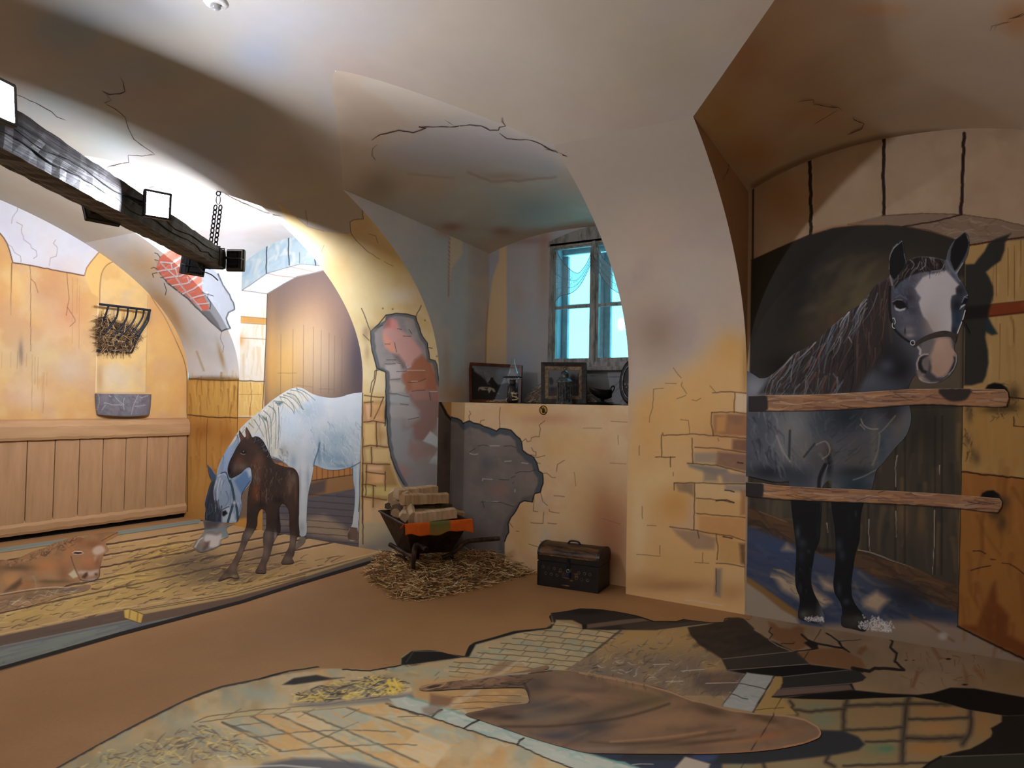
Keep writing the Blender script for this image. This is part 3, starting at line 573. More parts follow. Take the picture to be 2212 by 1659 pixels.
def p_pillar2(p):
    """pier between the window and the dark horse: pale above, ochre stones below"""
    p.mottle([(186, 170, 156), (166, 154, 148), (178, 172, 158)], 90, .6, 30)
    fade_top(p, 'pillar2', (194, 182, 166))
    p.blob(1420, 720, 50, 60, (146, 124, 110), .7); p.blob(1400, 500, 60, 60, (180, 160, 146), .4); p.blob(1500, 600, 60, 80, (176, 170, 160), .5); p.blob(1350, 780, 14, 60, (166, 140, 124), .6)
    p.poly([(1380, 860), (1420, 840), (1480, 800), (1530, 760), (1570, 740), (1640, 760), (1640, 1350), (1300, 1350), (1345, 960), (1360, 880)], (204, 166, 112), .95, 26, tex=.12, ts=40)
    p.blob(1580, 750, 40, 40, (200, 158, 92), .8); p.blob(1480, 880, 70, 60, (204, 164, 98), .7)
    for x, y, rx, ry, c, a in ((1420, 1040, 50, 40, (206, 182, 132), .8), (1380, 1150, 20, 100, (212, 192, 150), .7), (1460, 1090, 40, 40, (188, 136, 72), .7), (1400, 920, 30, 80, (200, 156, 96), .6), (1530, 1040, 40, 50, (196, 170, 120), .7), (1560, 950, 50, 40, (178, 132, 84), .6),
                               (1560, 1150, 40, 30, (186, 144, 84), .6), (1480, 1220, 80, 40, (196, 158, 98), .6), (1450, 1265, 90, 14, (150, 112, 74), .7), (1580, 1280, 40, 20, (170, 128, 80), .6), (1400, 1250, 40, 14, (176, 138, 88), .6), (1470, 870, 16, 60, (204, 172, 120), .4), (1610, 800, 8, 70, (150, 116, 66), .6)):
        p.blob(x, y, rx, ry, c, a)
    # stones
    def st(pts, c, a=.85, f=4): p.poly(C1(pts), c, a, f, tex=.2, ts=14)
    st([(750, 390), (832, 388), (832, 492), (750, 492)], (204, 184, 152), .95, 3); st([(625, 505), (826, 508), (820, 632), (625, 615)], (150, 108, 76), .95); st([(640, 520), (700, 510), (690, 600), (640, 610)], (196, 150, 90), .7); st([(700, 505), (800, 510), (780, 560), (720, 560)], (134, 100, 80), .7)
    st([(510, 640), (730, 640), (735, 700), (510, 690)], (196, 156, 110), .8); st([(732, 645), (820, 645), (818, 718), (730, 705)], (120, 88, 70), .95); st([(515, 720), (660, 720), (640, 780), (515, 775)], (146, 132, 116), .85); st([(650, 715), (820, 728), (815, 830), (640, 790)], (124, 96, 80), .9)
    st([(480, 780), (700, 810), (715, 835), (640, 850), (490, 800)], (120, 116, 112), .85); st([(570, 800), (650, 820), (650, 880), (570, 880)], (136, 122, 108), .8); st([(660, 830), (815, 840), (815, 895), (680, 890)], (138, 122, 112), .9); st([(410, 890), (515, 890), (515, 965), (480, 945), (430, 935)], (132, 112, 88), .85)
    st([(530, 900), (810, 900), (800, 970), (530, 970)], (198, 168, 122), .8); st([(690, 900), (812, 900), (812, 945), (690, 930)], (128, 120, 116), .7); st([(535, 980), (805, 990), (805, 1075), (540, 1060)], (192, 154, 100), .8); st([(780, 930), (812, 930), (808, 1070), (775, 1070)], (144, 96, 60), .7)
    st([(540, 1070), (808, 1085), (805, 1210), (545, 1165)], (186, 138, 86), .85); st([(395, 1145), (535, 1160), (640, 1200), (630, 1265), (520, 1260), (420, 1180)], (146, 122, 98), .8); st([(655, 1185), (805, 1225), (803, 1350), (655, 1330)], (186, 146, 90), .85); st([(770, 1230), (806, 1230), (804, 1350), (780, 1340)], (92, 66, 48), .8)
    st([(640, 1370), (672, 1370), (665, 1530), (630, 1520)], (128, 118, 108), .85); st([(490, 980), (520, 985), (515, 1140), (400, 1140), (480, 1110)], (186, 160, 138), .6, 8)
    D = (58, 40, 34)
    for pts in ([(620, 385), (690, 380), (750, 382), (835, 386)], [(745, 385), (742, 495)], [(615, 495), (720, 492), (830, 500)], [(615, 495), (612, 560), (625, 625)], [(340, 610), (345, 625), (500, 615), (620, 625), (820, 640)], [(520, 690), (640, 695), (740, 710), (820, 722)], [(480, 780), (640, 790), (720, 810), (820, 835)], [(405, 890), (520, 890), (690, 895), (815, 895)],
                [(405, 890), (405, 930)], [(520, 895), (520, 985), (515, 1150)], [(530, 975), (660, 985), (740, 1000)], [(530, 1060), (650, 1070), (810, 1086)], [(380, 1135), (530, 1155), (640, 1175), (720, 1185), (805, 1215)], [(535, 1155), (545, 1200)], [(640, 1180), (650, 1240), (645, 1320)], [(640, 1340), (720, 1345), (805, 1362)], [(640, 1370), (640, 1500)], [(505, 640), (510, 780)], [(335, 620), (335, 740)], [(300, 745), (410, 745)], [(385, 745), (385, 800)]):
        p.line(C1(pts), 1.9, D, .75, f=1.8, wob=2)
    for pts in ([(440, 535), (485, 540), (492, 612)], [(290, 365), (345, 360)], [(290, 365), (288, 400), (285, 470), (268, 520), (267, 550)], [(400, 245), (425, 280), (445, 302)], [(355, 332), (418, 333)], [(450, 325), (445, 345), (475, 390)], [(420, 418), (470, 400)], [(505, 425), (530, 430), (555, 415)], [(605, 345), (640, 385)], [(210, 680), (210, 735)], [(225, 1020), (228, 1090)], [(255, 1128), (305, 1130)], [(195, 1290), (330, 1300)], [(325, 1240), (325, 1290)], [(520, 1335), (600, 1340)], [(565, 1280), (565, 1335)], [(400, 830), (400, 850)], [(650, 640), (655, 655)]):
        p.line(C1(pts), 1.5, (110, 80, 56), .75, wob=1.5)
    for pts in ([(640, 990), (700, 985), (740, 1000)], [(690, 930), (740, 940)], [(680, 1190), (730, 1200)], [(760, 775), (790, 780)]): p.line(C1(pts), 3, (40, 30, 28), .7, wob=2)
    for pts in ([(830, 392), (832, 490)], [(826, 510), (820, 632)], [(818, 648), (816, 715)], [(815, 735), (812, 828)], [(812, 845), (812, 890)]): p.line(C1(pts), 3, (206, 200, 190), .85, f=2)
    p.line(C1([(838, 390), (833, 500), (826, 640), (822, 720), (818, 835), (815, 890), (812, 1080), (808, 1220), (805, 1360), (806, 1600)]), 3, (34, 26, 24), .95, wob=1)
    p.line([(1480, 1296), (1530, 1303), (1560, 1308)], 2.5, (196, 188, 176), .6, wob=2)

def p_low(p):
    """low wall under the window ledge with its patch of bare gray plaster"""
    p.mottle([(200, 168, 122), (210, 188, 146), (196, 154, 118), (204, 184, 154)], 60, .55, 40)
    for x, y, rx, ry, c, a in ((1180, 905, 60, 12, (178, 132, 104), .6), (1330, 900, 40, 16, (196, 166, 120), .6), (1305, 1110, 50, 90, (150, 106, 74), .85), (1330, 1020, 30, 60, (196, 166, 126), .6), (1320, 1180, 40, 70, (140, 94, 66), .8), (1170, 930, 25, 14, (204, 186, 152), .6), (1230, 960, 60, 40, (204, 172, 118), .6),
                               (1180, 1160, 16, 26, (186, 178, 164), .6), (1170, 1090, 18, 14, (190, 180, 160), .6), (1130, 1150, 20, 60, (190, 156, 100), .6), (1250, 1080, 40, 60, (198, 168, 118), .5), (1110, 890, 50, 10, (206, 168, 116), .5), (1230, 1170, 30, 30, (186, 160, 124), .6), (1340, 960, 14, 40, (206, 186, 152), .5)):
        p.blob(x, y, rx, ry, c, a)
    patch = W5([(150, 60), (250, 115), (300, 125), (345, 150), (362, 180), (435, 150), (480, 175), (555, 190), (600, 215), (740, 265), (775, 235), (900, 255), (925, 280), (1000, 350), (1020, 390), (1030, 480), (1080, 520), (1150, 555), (1190, 620), (1210, 710), (1255, 740), (1260, 850), (1230, 950), (1165, 965), (1150, 1010), (1140, 1060), (1050, 1045), (1000, 1070), (960, 1150), (900, 1230), (868, 1300), (875, 1400), (850, 1440), (830, 1500), (830, 1700), (0, 1700), (0, 60)])
    p.poly(patch, (114, 108, 104), 1, 1.2); q = p.c.copy(); ins = p._sd(p.px, p.py, np.array(patch))[1]
    p.mottle([(128, 122, 118), (100, 96, 96), (122, 112, 108)], 34, .6, 41)
    for x, y, rx, ry, c, a in ((1085, 940, 30, 20, (136, 132, 130), .7), (1130, 1030, 40, 30, (126, 116, 110), .6), (1075, 1060, 20, 14, (134, 108, 102), .6), (1050, 1000, 14, 20, (84, 88, 94), .7), (990, 1000, 14, 60, (92, 88, 88), .6), (1050, 1160, 40, 20, (96, 82, 82), .6), (1085, 1055, 14, 8, (140, 110, 104), .6), (1030, 1062, 14, 8, (132, 108, 104), .5)): p.blob(x, y, rx, ry, c, a)
    rim = W5([(150, 60), (250, 125), (330, 150), (375, 220), (440, 180), (560, 215), (700, 290), (780, 265), (900, 285), (980, 360), (1000, 480), (1080, 560), (1170, 620), (1190, 720), (1235, 780), (1235, 860), (1200, 940)])
    p.line(rim, 13, (72, 80, 88), .9, f=4, wob=3); p.line(W5([(1150, 1010), (1050, 1030), (960, 1130), (860, 1290), (800, 1500), (800, 1600)]), 12, (86, 84, 86), .8, f=6, wob=3)
    p.poly(W5([(620, 240), (740, 290), (780, 270), (720, 330), (680, 320)]), (66, 84, 98), .8, 3); p.poly(W5([(350, 200), (420, 190), (380, 245)]), (66, 78, 88), .8, 3)
    p.c[~ins] = q[~ins]
    p.line(patch[:-3], 2.6, (32, 30, 32), .95, wob=2)
    for pts in ([(580, 820), (585, 800), (690, 805)], [(620, 1055), (765, 1055)], [(440, 515), (490, 530), (530, 520)], [(640, 430), (770, 430)], [(830, 605), (905, 600)], [(1020, 620), (1090, 630)], [(945, 920), (945, 945)]): p.line(W5(pts), 1.4, (196, 196, 196), .85)
    for pts in ([(530, 430), (600, 420), (660, 435)], [(820, 435), (900, 430), (960, 450)], [(950, 740), (1000, 720), (1110, 720), (1180, 700)], [(900, 790), (950, 770)], [(770, 805), (880, 810)], [(580, 1050), (600, 1120)], [(560, 1060), (770, 1060), (930, 1110)], [(440, 500), (500, 460)], [(920, 850), (930, 840)]): p.line(W5(pts), 1.6, (62, 58, 60), .75, wob=2)
    for pts in ([(435, 150), (430, 95), (450, 75), (435, 40)], [(555, 190), (560, 150), (605, 140)], [(775, 235), (770, 100), (780, 0)], [(1020, 390), (1065, 350), (1085, 385), (1125, 375)], [(1125, 360), (1130, 340), (1180, 325), (1215, 330), (1230, 240), (1215, 200), (1280, 150)], [(1150, 555), (1200, 560), (1280, 540)], [(1190, 620), (1230, 630)], [(1120, 530), (1180, 540), (1180, 500), (1150, 490), (1130, 450)], [(1255, 740), (1300, 735), (1360, 785), (1400, 785)], [(1410, 720), (1420, 640), (1500, 590)],
                [(1230, 950), (1255, 1050), (1310, 1100)], [(1160, 965), (1150, 1160), (1200, 1170)], [(1270, 1170), (1260, 1300), (1120, 1290)], [(1330, 1140), (1330, 1165), (1440, 1185)], [(1310, 1295), (1410, 1305)], [(1380, 990), (1500, 1000)], [(880, 1290), (920, 1340)], [(960, 1385), (990, 1390)], [(1230, 1500), (1340, 1510)], [(1100, 1530), (1200, 1560)]):
        p.line(W5(pts), 1.3, (92, 66, 50), .8, wob=1.5)
    for pts in ([(1260, 925), (1300, 925)], [(1320, 910), (1355, 912)], [(1240, 1020), (1244, 1050)], [(1335, 940), (1336, 960)], [(1318, 1000), (1352, 1002)], [(1300, 1120), (1340, 1132)]): p.line(pts, 1.4, (120, 84, 60), .6, wob=1)

def p_lowreveal(p):
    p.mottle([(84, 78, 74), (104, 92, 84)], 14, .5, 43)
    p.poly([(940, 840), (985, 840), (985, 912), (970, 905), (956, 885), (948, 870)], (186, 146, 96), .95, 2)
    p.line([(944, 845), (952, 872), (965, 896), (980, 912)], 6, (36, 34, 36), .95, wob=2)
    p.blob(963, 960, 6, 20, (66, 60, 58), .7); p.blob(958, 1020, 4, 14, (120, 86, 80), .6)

def p_revealB(p):
    """left side of the window niche, with two painted ribs"""
    p.mottle([(158, 150, 144), (142, 138, 138), (166, 152, 138)], 60, .55, 50)
    p.blob(900, 520, 40, 60, (150, 140, 132), .5)
    p.poly([(1050, 868), (1048, 800), (1050, 720), (1056, 650), (1064, 600), (1078, 560), (1079, 516), (1110, 508), (1200, 500), (1200, 900)], (186, 160, 124), .85, 3)
    p.poly([(971, 515), (999, 487), (999, 548), (975, 580), (970, 620), (969, 560)], (186, 154, 130), .9, 1.5); p.line([(971, 515), (969, 640)], 2.5, (124, 88, 66), .8, f=2)
    p.blob(960, 500, 18, 10, (150, 104, 76), .7); p.blob(1068, 510, 12, 8, (150, 108, 80), .7)
    p.line([(1079, 516), (1078, 560), (1064, 600), (1056, 650), (1050, 720), (1048, 866)], 2, (126, 98, 70), .8, sm=4, f=2); p.blob(980, 850, 30, 20, (160, 120, 84), .6); p.blob(965, 800, 8, 60, (150, 116, 90), .5)
def p_window(p):
    p.mottle([(150, 152, 158), (158, 150, 146), (140, 150, 162)], 50, .6, 52)
    p.poly([(1048, 868), (1048, 720), (1064, 600), (1078, 560), (1079, 516), (1095, 508), (1094, 868)], (188, 164, 128), .9, 2)
    p.blob(1175, 540, 14, 120, (140, 116, 100), .7); p.blob(1130, 800, 30, 60, (138, 152, 172), .6); p.blob(1120, 640, 12, 30, (150, 132, 122), .4); p.blob(1140, 520, 60, 10, (128, 108, 104), .7)
    p.poly([(1260, 798), (1500, 806), (1500, 880), (1260, 880)], (120, 122, 126), .9, 2)
    for pts in ([(1275, 812), (1365, 815)], [(1290, 868), (1345, 818)], [(1340, 868), (1400, 818)], [(1305, 868), (1358, 818)]): p.line(pts, 2, (84, 86, 90), .7)

def p_vault(p):
    x, y = p.P[:, 0] * 100, (p.P[:, 1]) * 100
    p.mottle([(204, 190, 172), (190, 184, 182), (196, 176, 164), (196, 184, 162)], 70, .55, 60, (x, y))
    for bx_, by_, rx, ry, c, a in ((560, 120, 80, 60, (172, 182, 198), .75), (330, 30, 160, 50, (172, 184, 196), .5), (150, 60, 90, 60, (150, 178, 200), .6), (640, 40, 120, 50, (186, 190, 198), .5), (1000, 160, 90, 50, (190, 176, 166), .4), (1450, 150, 120, 110, (178, 166, 140), .4), (1250, 40, 120, 60, (196, 184, 166), .5), (430, 330, 90, 60, (176, 184, 184), .6), (650, 330, 80, 60, (184, 182, 176), .5), (300, 150, 120, 50, (170, 186, 190), .6), (520, 260, 90, 50, (178, 184, 184), .6),
                                (1430, 330, 80, 80, (176, 160, 148), .5), (1620, 60, 50, 60, (196, 178, 160), .5), (120, 220, 110, 60, (176, 202, 206), .6), (240, 300, 70, 50, (178, 202, 208), .5)):
        p.blob(bx_, by_, rx, ry, c, a)
def p_lunA(p):
    x, y = p.P[:, 0] * 100, p.P[:, 1] * 100
    p.mottle([(206, 200, 192), (190, 200, 204), (196, 182, 172)], 50, .5, 62, (x, y))
    p.poly([(470, 415), (560, 470), (480, 470)], (206, 178, 156), .4, 30)
def p_lunB(p):
    x, y = p.P[:, 0] * 100, p.P[:, 1] * 100
    p.mottle([(196, 184, 162), (170, 164, 156), (180, 160, 140)], 40, .5, 64, (x, y))
    p.poly([(830, 310), (930, 270), (1050, 268), (1150, 300), (1220, 340), (1200, 400), (1100, 375), (900, 370), (810, 340)], (164, 164, 168), .75, 25)
    p.blob(930, 395, 60, 18, (176, 156, 128), .5); p.blob(1090, 380, 50, 8, (150, 122, 104), .5); p.blob(820, 400, 50, 40, (130, 118, 98), .6); p.blob(1150, 450, 70, 30, (136, 142, 140), .5)
    for xx, yy in ((975, 490), (1085, 500), (1190, 520)): p.blob(xx, yy, 26, 10, (140, 96, 72), .6)
    p.line([(880, 375), (930, 380), (980, 385)], 4, (140, 112, 92), .4, f=4); p.line([(1010, 372), (1060, 392), (1130, 390), (1200, 382)], 5, (146, 112, 90), .5, f=4, wob=3)
def p_lunC(p):
    x, y = p.P[:, 0] * 100, p.P[:, 1] * 100
    p.mottle([(164, 150, 134), (146, 130, 112), (160, 144, 122)], 45, .55, 66, (x, y))
    p.blob(1560, 250, 60, 60, (150, 118, 70), .6); p.blob(1620, 330, 60, 40, (150, 112, 72), .7); p.blob(1610, 130, 50, 60, (146, 106, 84), .5); p.blob(1760, 250, 60, 20, (168, 132, 100), .5); p.blob(1900, 20, 60, 14, (166, 124, 86), .5); p.blob(2200, 40, 40, 40, (150, 104, 62), .7)
    p.line([(1628, 402), (1680, 372), (1740, 345), (1820, 318), (1900, 298), (1960, 290), (2020, 286), (2080, 290), (2150, 300), (2212, 322)], 12, (92, 74, 60), .6, f=10)
def p_revealC(p):
    p.mottle([(142, 112, 86), (154, 122, 92)], 40, .5, 68)
    p.line([(1625, 400), (1580, 350), (1540, 300), (1500, 255)], 8, (110, 74, 48), .6, f=8)
    p.line([(1577, 345), (1572, 370), (1562, 388)], 1.5, (84, 58, 42), .8, wob=1.5)

def p_bayC(p):
    """back wall of the right bay: stone arch, dark stable, floor in blue shade, yellow pier at the right"""
    p.mottle([(152, 132, 110), (140, 118, 96), (160, 140, 118)], 60, .5, 70)
    # voussoirs
    p.blob(1700, 430, 60, 60, (140, 106, 72), .8); p.blob(1830, 400, 60, 60, (160, 138, 116), .5); p.blob(2000, 380, 60, 70, (158, 140, 118), .5); p.blob(2150, 380, 60, 60, (150, 128, 100), .6)
    for pts in ([(1749, 340), (1752, 420), (1751, 508)], [(1910, 292), (1907, 380), (1910, 468)], [(2083, 288), (2079, 380), (2076, 466)]):
        p.line(pts, 7.5, (34, 22, 18), .95, wob=3); p.line([(x + 6, y) for x, y in pts], 1.8, (158, 140, 122), .7, wob=2)
    p.line([(1628, 402), (1680, 370), (1740, 343), (1820, 316), (1900, 296)], 5, (60, 42, 30), .7, f=4)
    p.line([(1627, 400), (1626, 560)], 4, (36, 24, 18), .9, f=3)
    p.poly(C2([(1060, 1460), (1280, 1405), (1540, 1390), (1800, 1398), (2010, 1430), (2300, 1490), (2300, 1560), (1850, 1590), (1760, 1560), (1600, 1500), (1420, 1472)]), (118, 100, 84), 1, 1.5)
    p.strokes(C2([(1500, 1440), (1800, 1410), (2200, 1490), (2200, 1550), (1850, 1580)]), 30, 40, 4, 3, [(140, 124, 110), (104, 84, 66), (150, 130, 108)], .6, .15, seed=70)
    for pts in ([(1280, 1405), (1540, 1390), (1800, 1398), (2010, 1425), (2250, 1480)], [(1060, 1462), (1420, 1475), (1600, 1502), (1760, 1562)]): p.line(C2(pts), 2, (84, 54, 34), .85, wob=1.5)
    p.line(C2([(1800, 1400), (1640, 1440), (1420, 1475)]), 3, (40, 26, 20), .9, wob=1.5)
    # dark opening
    dark = C3([(82, 300), (290, 205), (540, 98), (720, 42), (900, 22), (1120, 20), (1280, 33), (1480, 70), (1660, 130), (1748, 165), (1748, 320), (1735, 1500)]) + [(2070, 1353), (1612, 1330), (1618, 900)]
    p.poly(dark, (44, 41, 36), 1, 1.5); q = p.c.copy(); ins = p._sd(p.px, p.py, np.array(dark))[1]
    p.blob(1840, 650, 90, 70, (88, 81, 58), .9, -.7); p.blob(1950, 590, 70, 40, (76, 68, 50), .7); p.blob(1790, 700, 60, 50, (66, 56, 44), .6); p.blob(1880, 520, 90, 24, (38, 38, 36), .6); p.blob(1760, 600, 60, 70, (40, 36, 34), .6); p.blob(1800, 690, 14, 20, (80, 52, 42), .5); p.blob(1690, 790, 40, 26, (26, 23, 21), .8)
    p.strokes(C3([(300, 700), (600, 300), (1100, 300), (1000, 560), (700, 760)]), 46, 60, 14, -40, [(80, 74, 54), (56, 51, 44), (92, 84, 62), (40, 37, 34)], .3, .2, f=14, seed=71)
    p.blob(1720, 640, 30, 90, (30, 28, 27), .7, .4)
    p.poly([(2040, 600), (2083, 600), (2079, 870), (1980, 870), (1950, 840)], (88, 78, 64), .9, 8)
    # plank wall of the stall
    pl = [(1612, 880), (2081, 880), (2070, 1268), (1939, 1218), (1852, 1190), (1720, 1178), (1614, 1132)]
    p.poly(pl, (62, 57, 48), 1, 3); p.strokes(pl, 130, 70, 11, 90, [(84, 74, 58), (48, 46, 42), (98, 84, 62), (40, 40, 38), (74, 66, 54), (110, 90, 60)], .5, .06, .04, f=6, seed=72)
    p.blob(2000, 920, 40, 60, (42, 40, 36), .8); p.blob(1690, 1100, 40, 40, (84, 78, 66), .6); p.blob(1950, 1110, 16, 40, (112, 90, 62), .6); p.blob(1990, 1120, 12, 40, (120, 94, 62), .5)
    for x in (1788, 1822, 1876, 1935, 1955, 2020, 2035): p.line([(x, 900), (x - 1, 1240)], 4, (34, 32, 30), .6, f=4)
    for pts in ([(1938, 984), (1934, 1010), (1935, 1052)], [(2030, 1005), (2029, 1025)], [(1935, 1104), (1936, 1160)], [(1877, 1122), (1876, 1150), (1879, 1190)], [(2019, 1102), (2018, 1180), (2014, 1240)], [(1786, 1130), (1788, 1150)], [(1854, 1188), (1880, 1193), (1930, 1212), (1975, 1228)]): p.line(pts, 2.2, (166, 156, 140), .8, w1=1, wob=1)
    base = [(1612, 1095), (1660, 1110), (1720, 1135), (1720, 1180), (1760, 1196), (1850, 1192), (1939, 1217), (2070, 1267), (2068, 1326), (1990, 1300), (1850, 1232), (1760, 1208), (1614, 1136)]
    p.poly(base, (82, 62, 44), 1, 3); p.strokes(base, 50, 60, 8, 20, [(104, 78, 50), (64, 48, 38), (54, 44, 36)], .6, .08, seed=73)
    p.line([(1640, 1105), (1700, 1128)], 2, (130, 120, 100), .5, f=2)
    fl = [(1610, 1134), (1720, 1180), (1800, 1208), (1850, 1228), (1950, 1278), (2070, 1326), (2074, 1360), (2000, 1390), (1600, 1330)]
    p.poly(fl, (60, 68, 86), 1, 3); p.strokes(fl, 90, 70, 9, 22, [(44, 56, 84), (84, 86, 92), (40, 48, 66), (104, 98, 92), (56, 66, 90)], .6, .1, f=5, seed=74)
    p.blob(1960, 1290, 60, 30, (36, 38, 46), .9, .4); p.blob(2030, 1330, 40, 16, (40, 48, 64), .8); p.blob(1680, 1190, 60, 26, (56, 70, 100), .7, .35)
    for pts in ([(1668, 1240), (1700, 1245), (1740, 1262), (1770, 1280), (1796, 1300), (1775, 1312), (1735, 1300), (1690, 1275)], C5([(1165, 1050), (1230, 1000), (1300, 960), (1350, 1000), (1420, 1040), (1360, 1100), (1310, 1160), (1180, 1110)]), [(1770, 1248), (1800, 1262), (1808, 1278), (1780, 1270)], [(1700, 1175), (1715, 1190), (1690, 1188)]):
        p.poly(pts, (168, 146, 118), .9, 7, tex=.2, ts=9)
    p.strokes([(1690, 1230), (1800, 1290), (1790, 1310), (1680, 1260)], 22, 40, 4, 25, [(170, 148, 120), (84, 84, 92), (150, 128, 100)], .6, .15, seed=75)
    # pale strip at the foot of the wall
    p.poly([(1600, 1240), (1650, 1275), (1720, 1333), (1740, 1380), (1600, 1400)], (142, 130, 114), 1, 4)
    p.poly([(1612, 1244), (1640, 1262), (1680, 1290), (1724, 1322), (1724, 1336), (1690, 1318), (1650, 1285), (1612, 1258)], (122, 92, 54), .95, 2.5)
    p.poly([(1780, 1350), (1860, 1345), (1960, 1342), (2069, 1352), (2240, 1432), (2240, 1470), (1780, 1400)], (128, 112, 96), 1, 8); p.blob(2000, 1352, 50, 14, (136, 116, 98), .8)
    p.line([(1965, 1330), (2010, 1352), (2060, 1385)], 6, (104, 80, 58), .7, f=4); p.blob(2037, 1374, 11, 9, (158, 148, 138), .9, 0, 2)
    for reg, n in ((C5([(1110, 1270), (1250, 1235), (1430, 1290), (1450, 1350), (1120, 1325)]), 150), (C5([(1200, 1190), (1420, 1230), (1480, 1320), (1300, 1260)]), 40)): p.strokes(reg, n, 5, 2.6, 60, [(176, 174, 172), (196, 194, 192)], .95, .9, seed=69)
    p.c[~ins & (p.py < 1320)] = q[~ins & (p.py < 1320)]
    p.line(C3([(82, 300), (290, 205), (540, 98)]), 2.5, (50, 32, 24), .8, f=2); p.line(C3([(560, 85), (720, 36), (900, 16), (1120, 14)]), 5, (140, 104, 72), .6, f=4)
    # yellow pier
    pier = [(2084, 530), (2110, 526), (2400, 505), (2400, 1520), (2212, 1424), (2069, 1353), (2072, 1150), (2080, 880)]
    p.poly(pier, (158, 128, 80), 1, 1.5)
    p.strokes([(2088, 535), (2300, 520), (2300, 1000), (2082, 1000)], 70, 60, 7, 90, [(172, 146, 98), (146, 112, 66), (166, 138, 88), (176, 152, 106)], .5, .05, .04, f=5, seed=76)
    p.poly([(2078, 1019), (2130, 1022), (2230, 1036), (2400, 1050), (2400, 1560), (2212, 1424), (2069, 1353)], (138, 92, 44), 1, 2)
    p.strokes([(2075, 1030), (2300, 1050), (2300, 1450), (2072, 1350)], 70, 70, 12, 84, [(150, 102, 52), (116, 72, 32), (142, 96, 48), (104, 62, 28)], .5, .2, .05, f=7, seed=77)
    p.poly([(2075, 1352), (2110, 1350), (2130, 1300), (2140, 1270), (2150, 1256), (2155, 1300), (2180, 1330), (2178, 1370), (2230, 1400), (2212, 1426)], (98, 54, 24), .85, 6, tex=.3, ts=12)
    p.poly([(2079, 860), (2120, 850), (2190, 856), (2230, 856), (2230, 1020), (2079, 1010)], (150, 114, 58), .6, 20)
    band = C3([(1750, 660), (1960, 640), (2300, 607), (2300, 700), (1930, 742), (1750, 760)])
    p.poly(band, (112, 52, 24), 1, 2, tex=.2, ts=14); p.line(C3([(1940, 735), (2300, 695)]), 3, (60, 30, 18), .8, f=2); p.line(C3([(1960, 640), (2300, 607)]), 2, (60, 30, 18), .7, f=2)
    for x, y0, y1 in ((2153, 520, 640), (2178, 535, 640), (2192, 530, 648), (2146, 575, 650), (2205, 520, 620), (2160, 700, 820), (2190, 690, 740)): p.line([(x, y0), (x - 1, y1)], 1.4, (92, 66, 38), .75)
    p.line(C3([(2110, 740), (2130, 800), (2140, 860), (2135, 960)]), 6, (128, 92, 50), .7, f=4, w1=2)
    p.line([(2088, 531), (2140, 522), (2215, 512)], 4, (64, 34, 22), .95, wob=1)
    p.line([(2178, 858), (2215, 862), (2300, 868)], 3.4, (40, 26, 20), .95, wob=1.5); p.line([(2079, 1019), (2130, 1026), (2212, 1034), (2300, 1045)], 3.4, (46, 26, 18), .95, wob=2)
    p.line([(2084, 530), (2079, 900), (2073, 1200), (2069, 1353)], 2.2, (30, 24, 20), .9); p.line([(2069, 1353), (2130, 1384), (2212, 1424), (2260, 1450)], 4, (24, 18, 16), .9, f=2, wob=1.5)
    for x, y in ((2095, 900), (2092, 950), (2100, 980), (2110, 990), (2092, 880)): p.blob(x, y, 8, 14, (84, 68, 46), .7)
    p.strokes([(2082, 880), (2110, 880), (2100, 1000), (2082, 1000)], 24, 14, 4, 80, [(66, 56, 42), (150, 120, 70)], .7, .4, seed=78)
    for pts in ([(2102, 1190), (2118, 1190), (2129, 1196)], [(2098, 1232), (2118, 1226), (2140, 1222)], [(2140, 1208), (2150, 1209)], [(2164, 1216), (2180, 1218), (2200, 1230), (2212, 1240)], [(2190, 900), (2190, 920), (2215, 922)]): p.line(pts, 2.2, (46, 28, 18), .9, wob=1.5)
    # shadow of the horse's head on the pier
    p.poly(C3([(1752, 330), (1825, 325), (1850, 290), (1900, 232), (1935, 165), (1990, 130), (2110, 88), (2085, 125), (2065, 160), (2060, 220), (2030, 300), (1960, 350), (1915, 390), (1940, 430), (1970, 500), (1975, 560), (1960, 620), (1935, 680), (1930, 740), (1960, 800), (2003, 870), (1960, 880), (1915, 855), (1910, 900), (1930, 1000), (1935, 1100), (1915, 1200), (1890, 1250), (1800, 1275), (1742, 1275)]), (36, 38, 36), .96, 2.5)
    p.poly(C3([(1925, 740), (1960, 800), (2003, 870), (1960, 880), (1915, 855)]), (34, 52, 58), .7, 4); p.poly(C3([(1752, 660), (1950, 645), (1925, 745), (1752, 760)]), (22, 19, 18), .7, 4)
    # sockets of the two rails
    for pts in (C3([(1908, 1302), (1930, 1270), (1980, 1253), (2040, 1262), (2080, 1295), (2095, 1330), (2090, 1420), (2060, 1450)]), C4([(1432, 645), (1445, 622), (1475, 608), (1510, 606), (1545, 630), (1560, 665), (1558, 710), (1535, 740)])): p.poly(pts, (16, 14, 13), 1, 2)
    for x, y, rx, ry in ((2190, 850, 14, 18), (2180, 880, 24, 10), (2150, 885, 30, 8), (2165, 1085, 16, 16), (2150, 1110, 14, 14), (2165, 1130, 10, 18)): p.blob(x, y, rx, ry, (60, 48, 30), .75)
    p.strokes([(2150, 815), (2200, 830), (2205, 900), (2140, 910)], 30, 10, 3, 60, [(56, 46, 30), (76, 62, 40), (130, 104, 60)], .7, .8, seed=79)

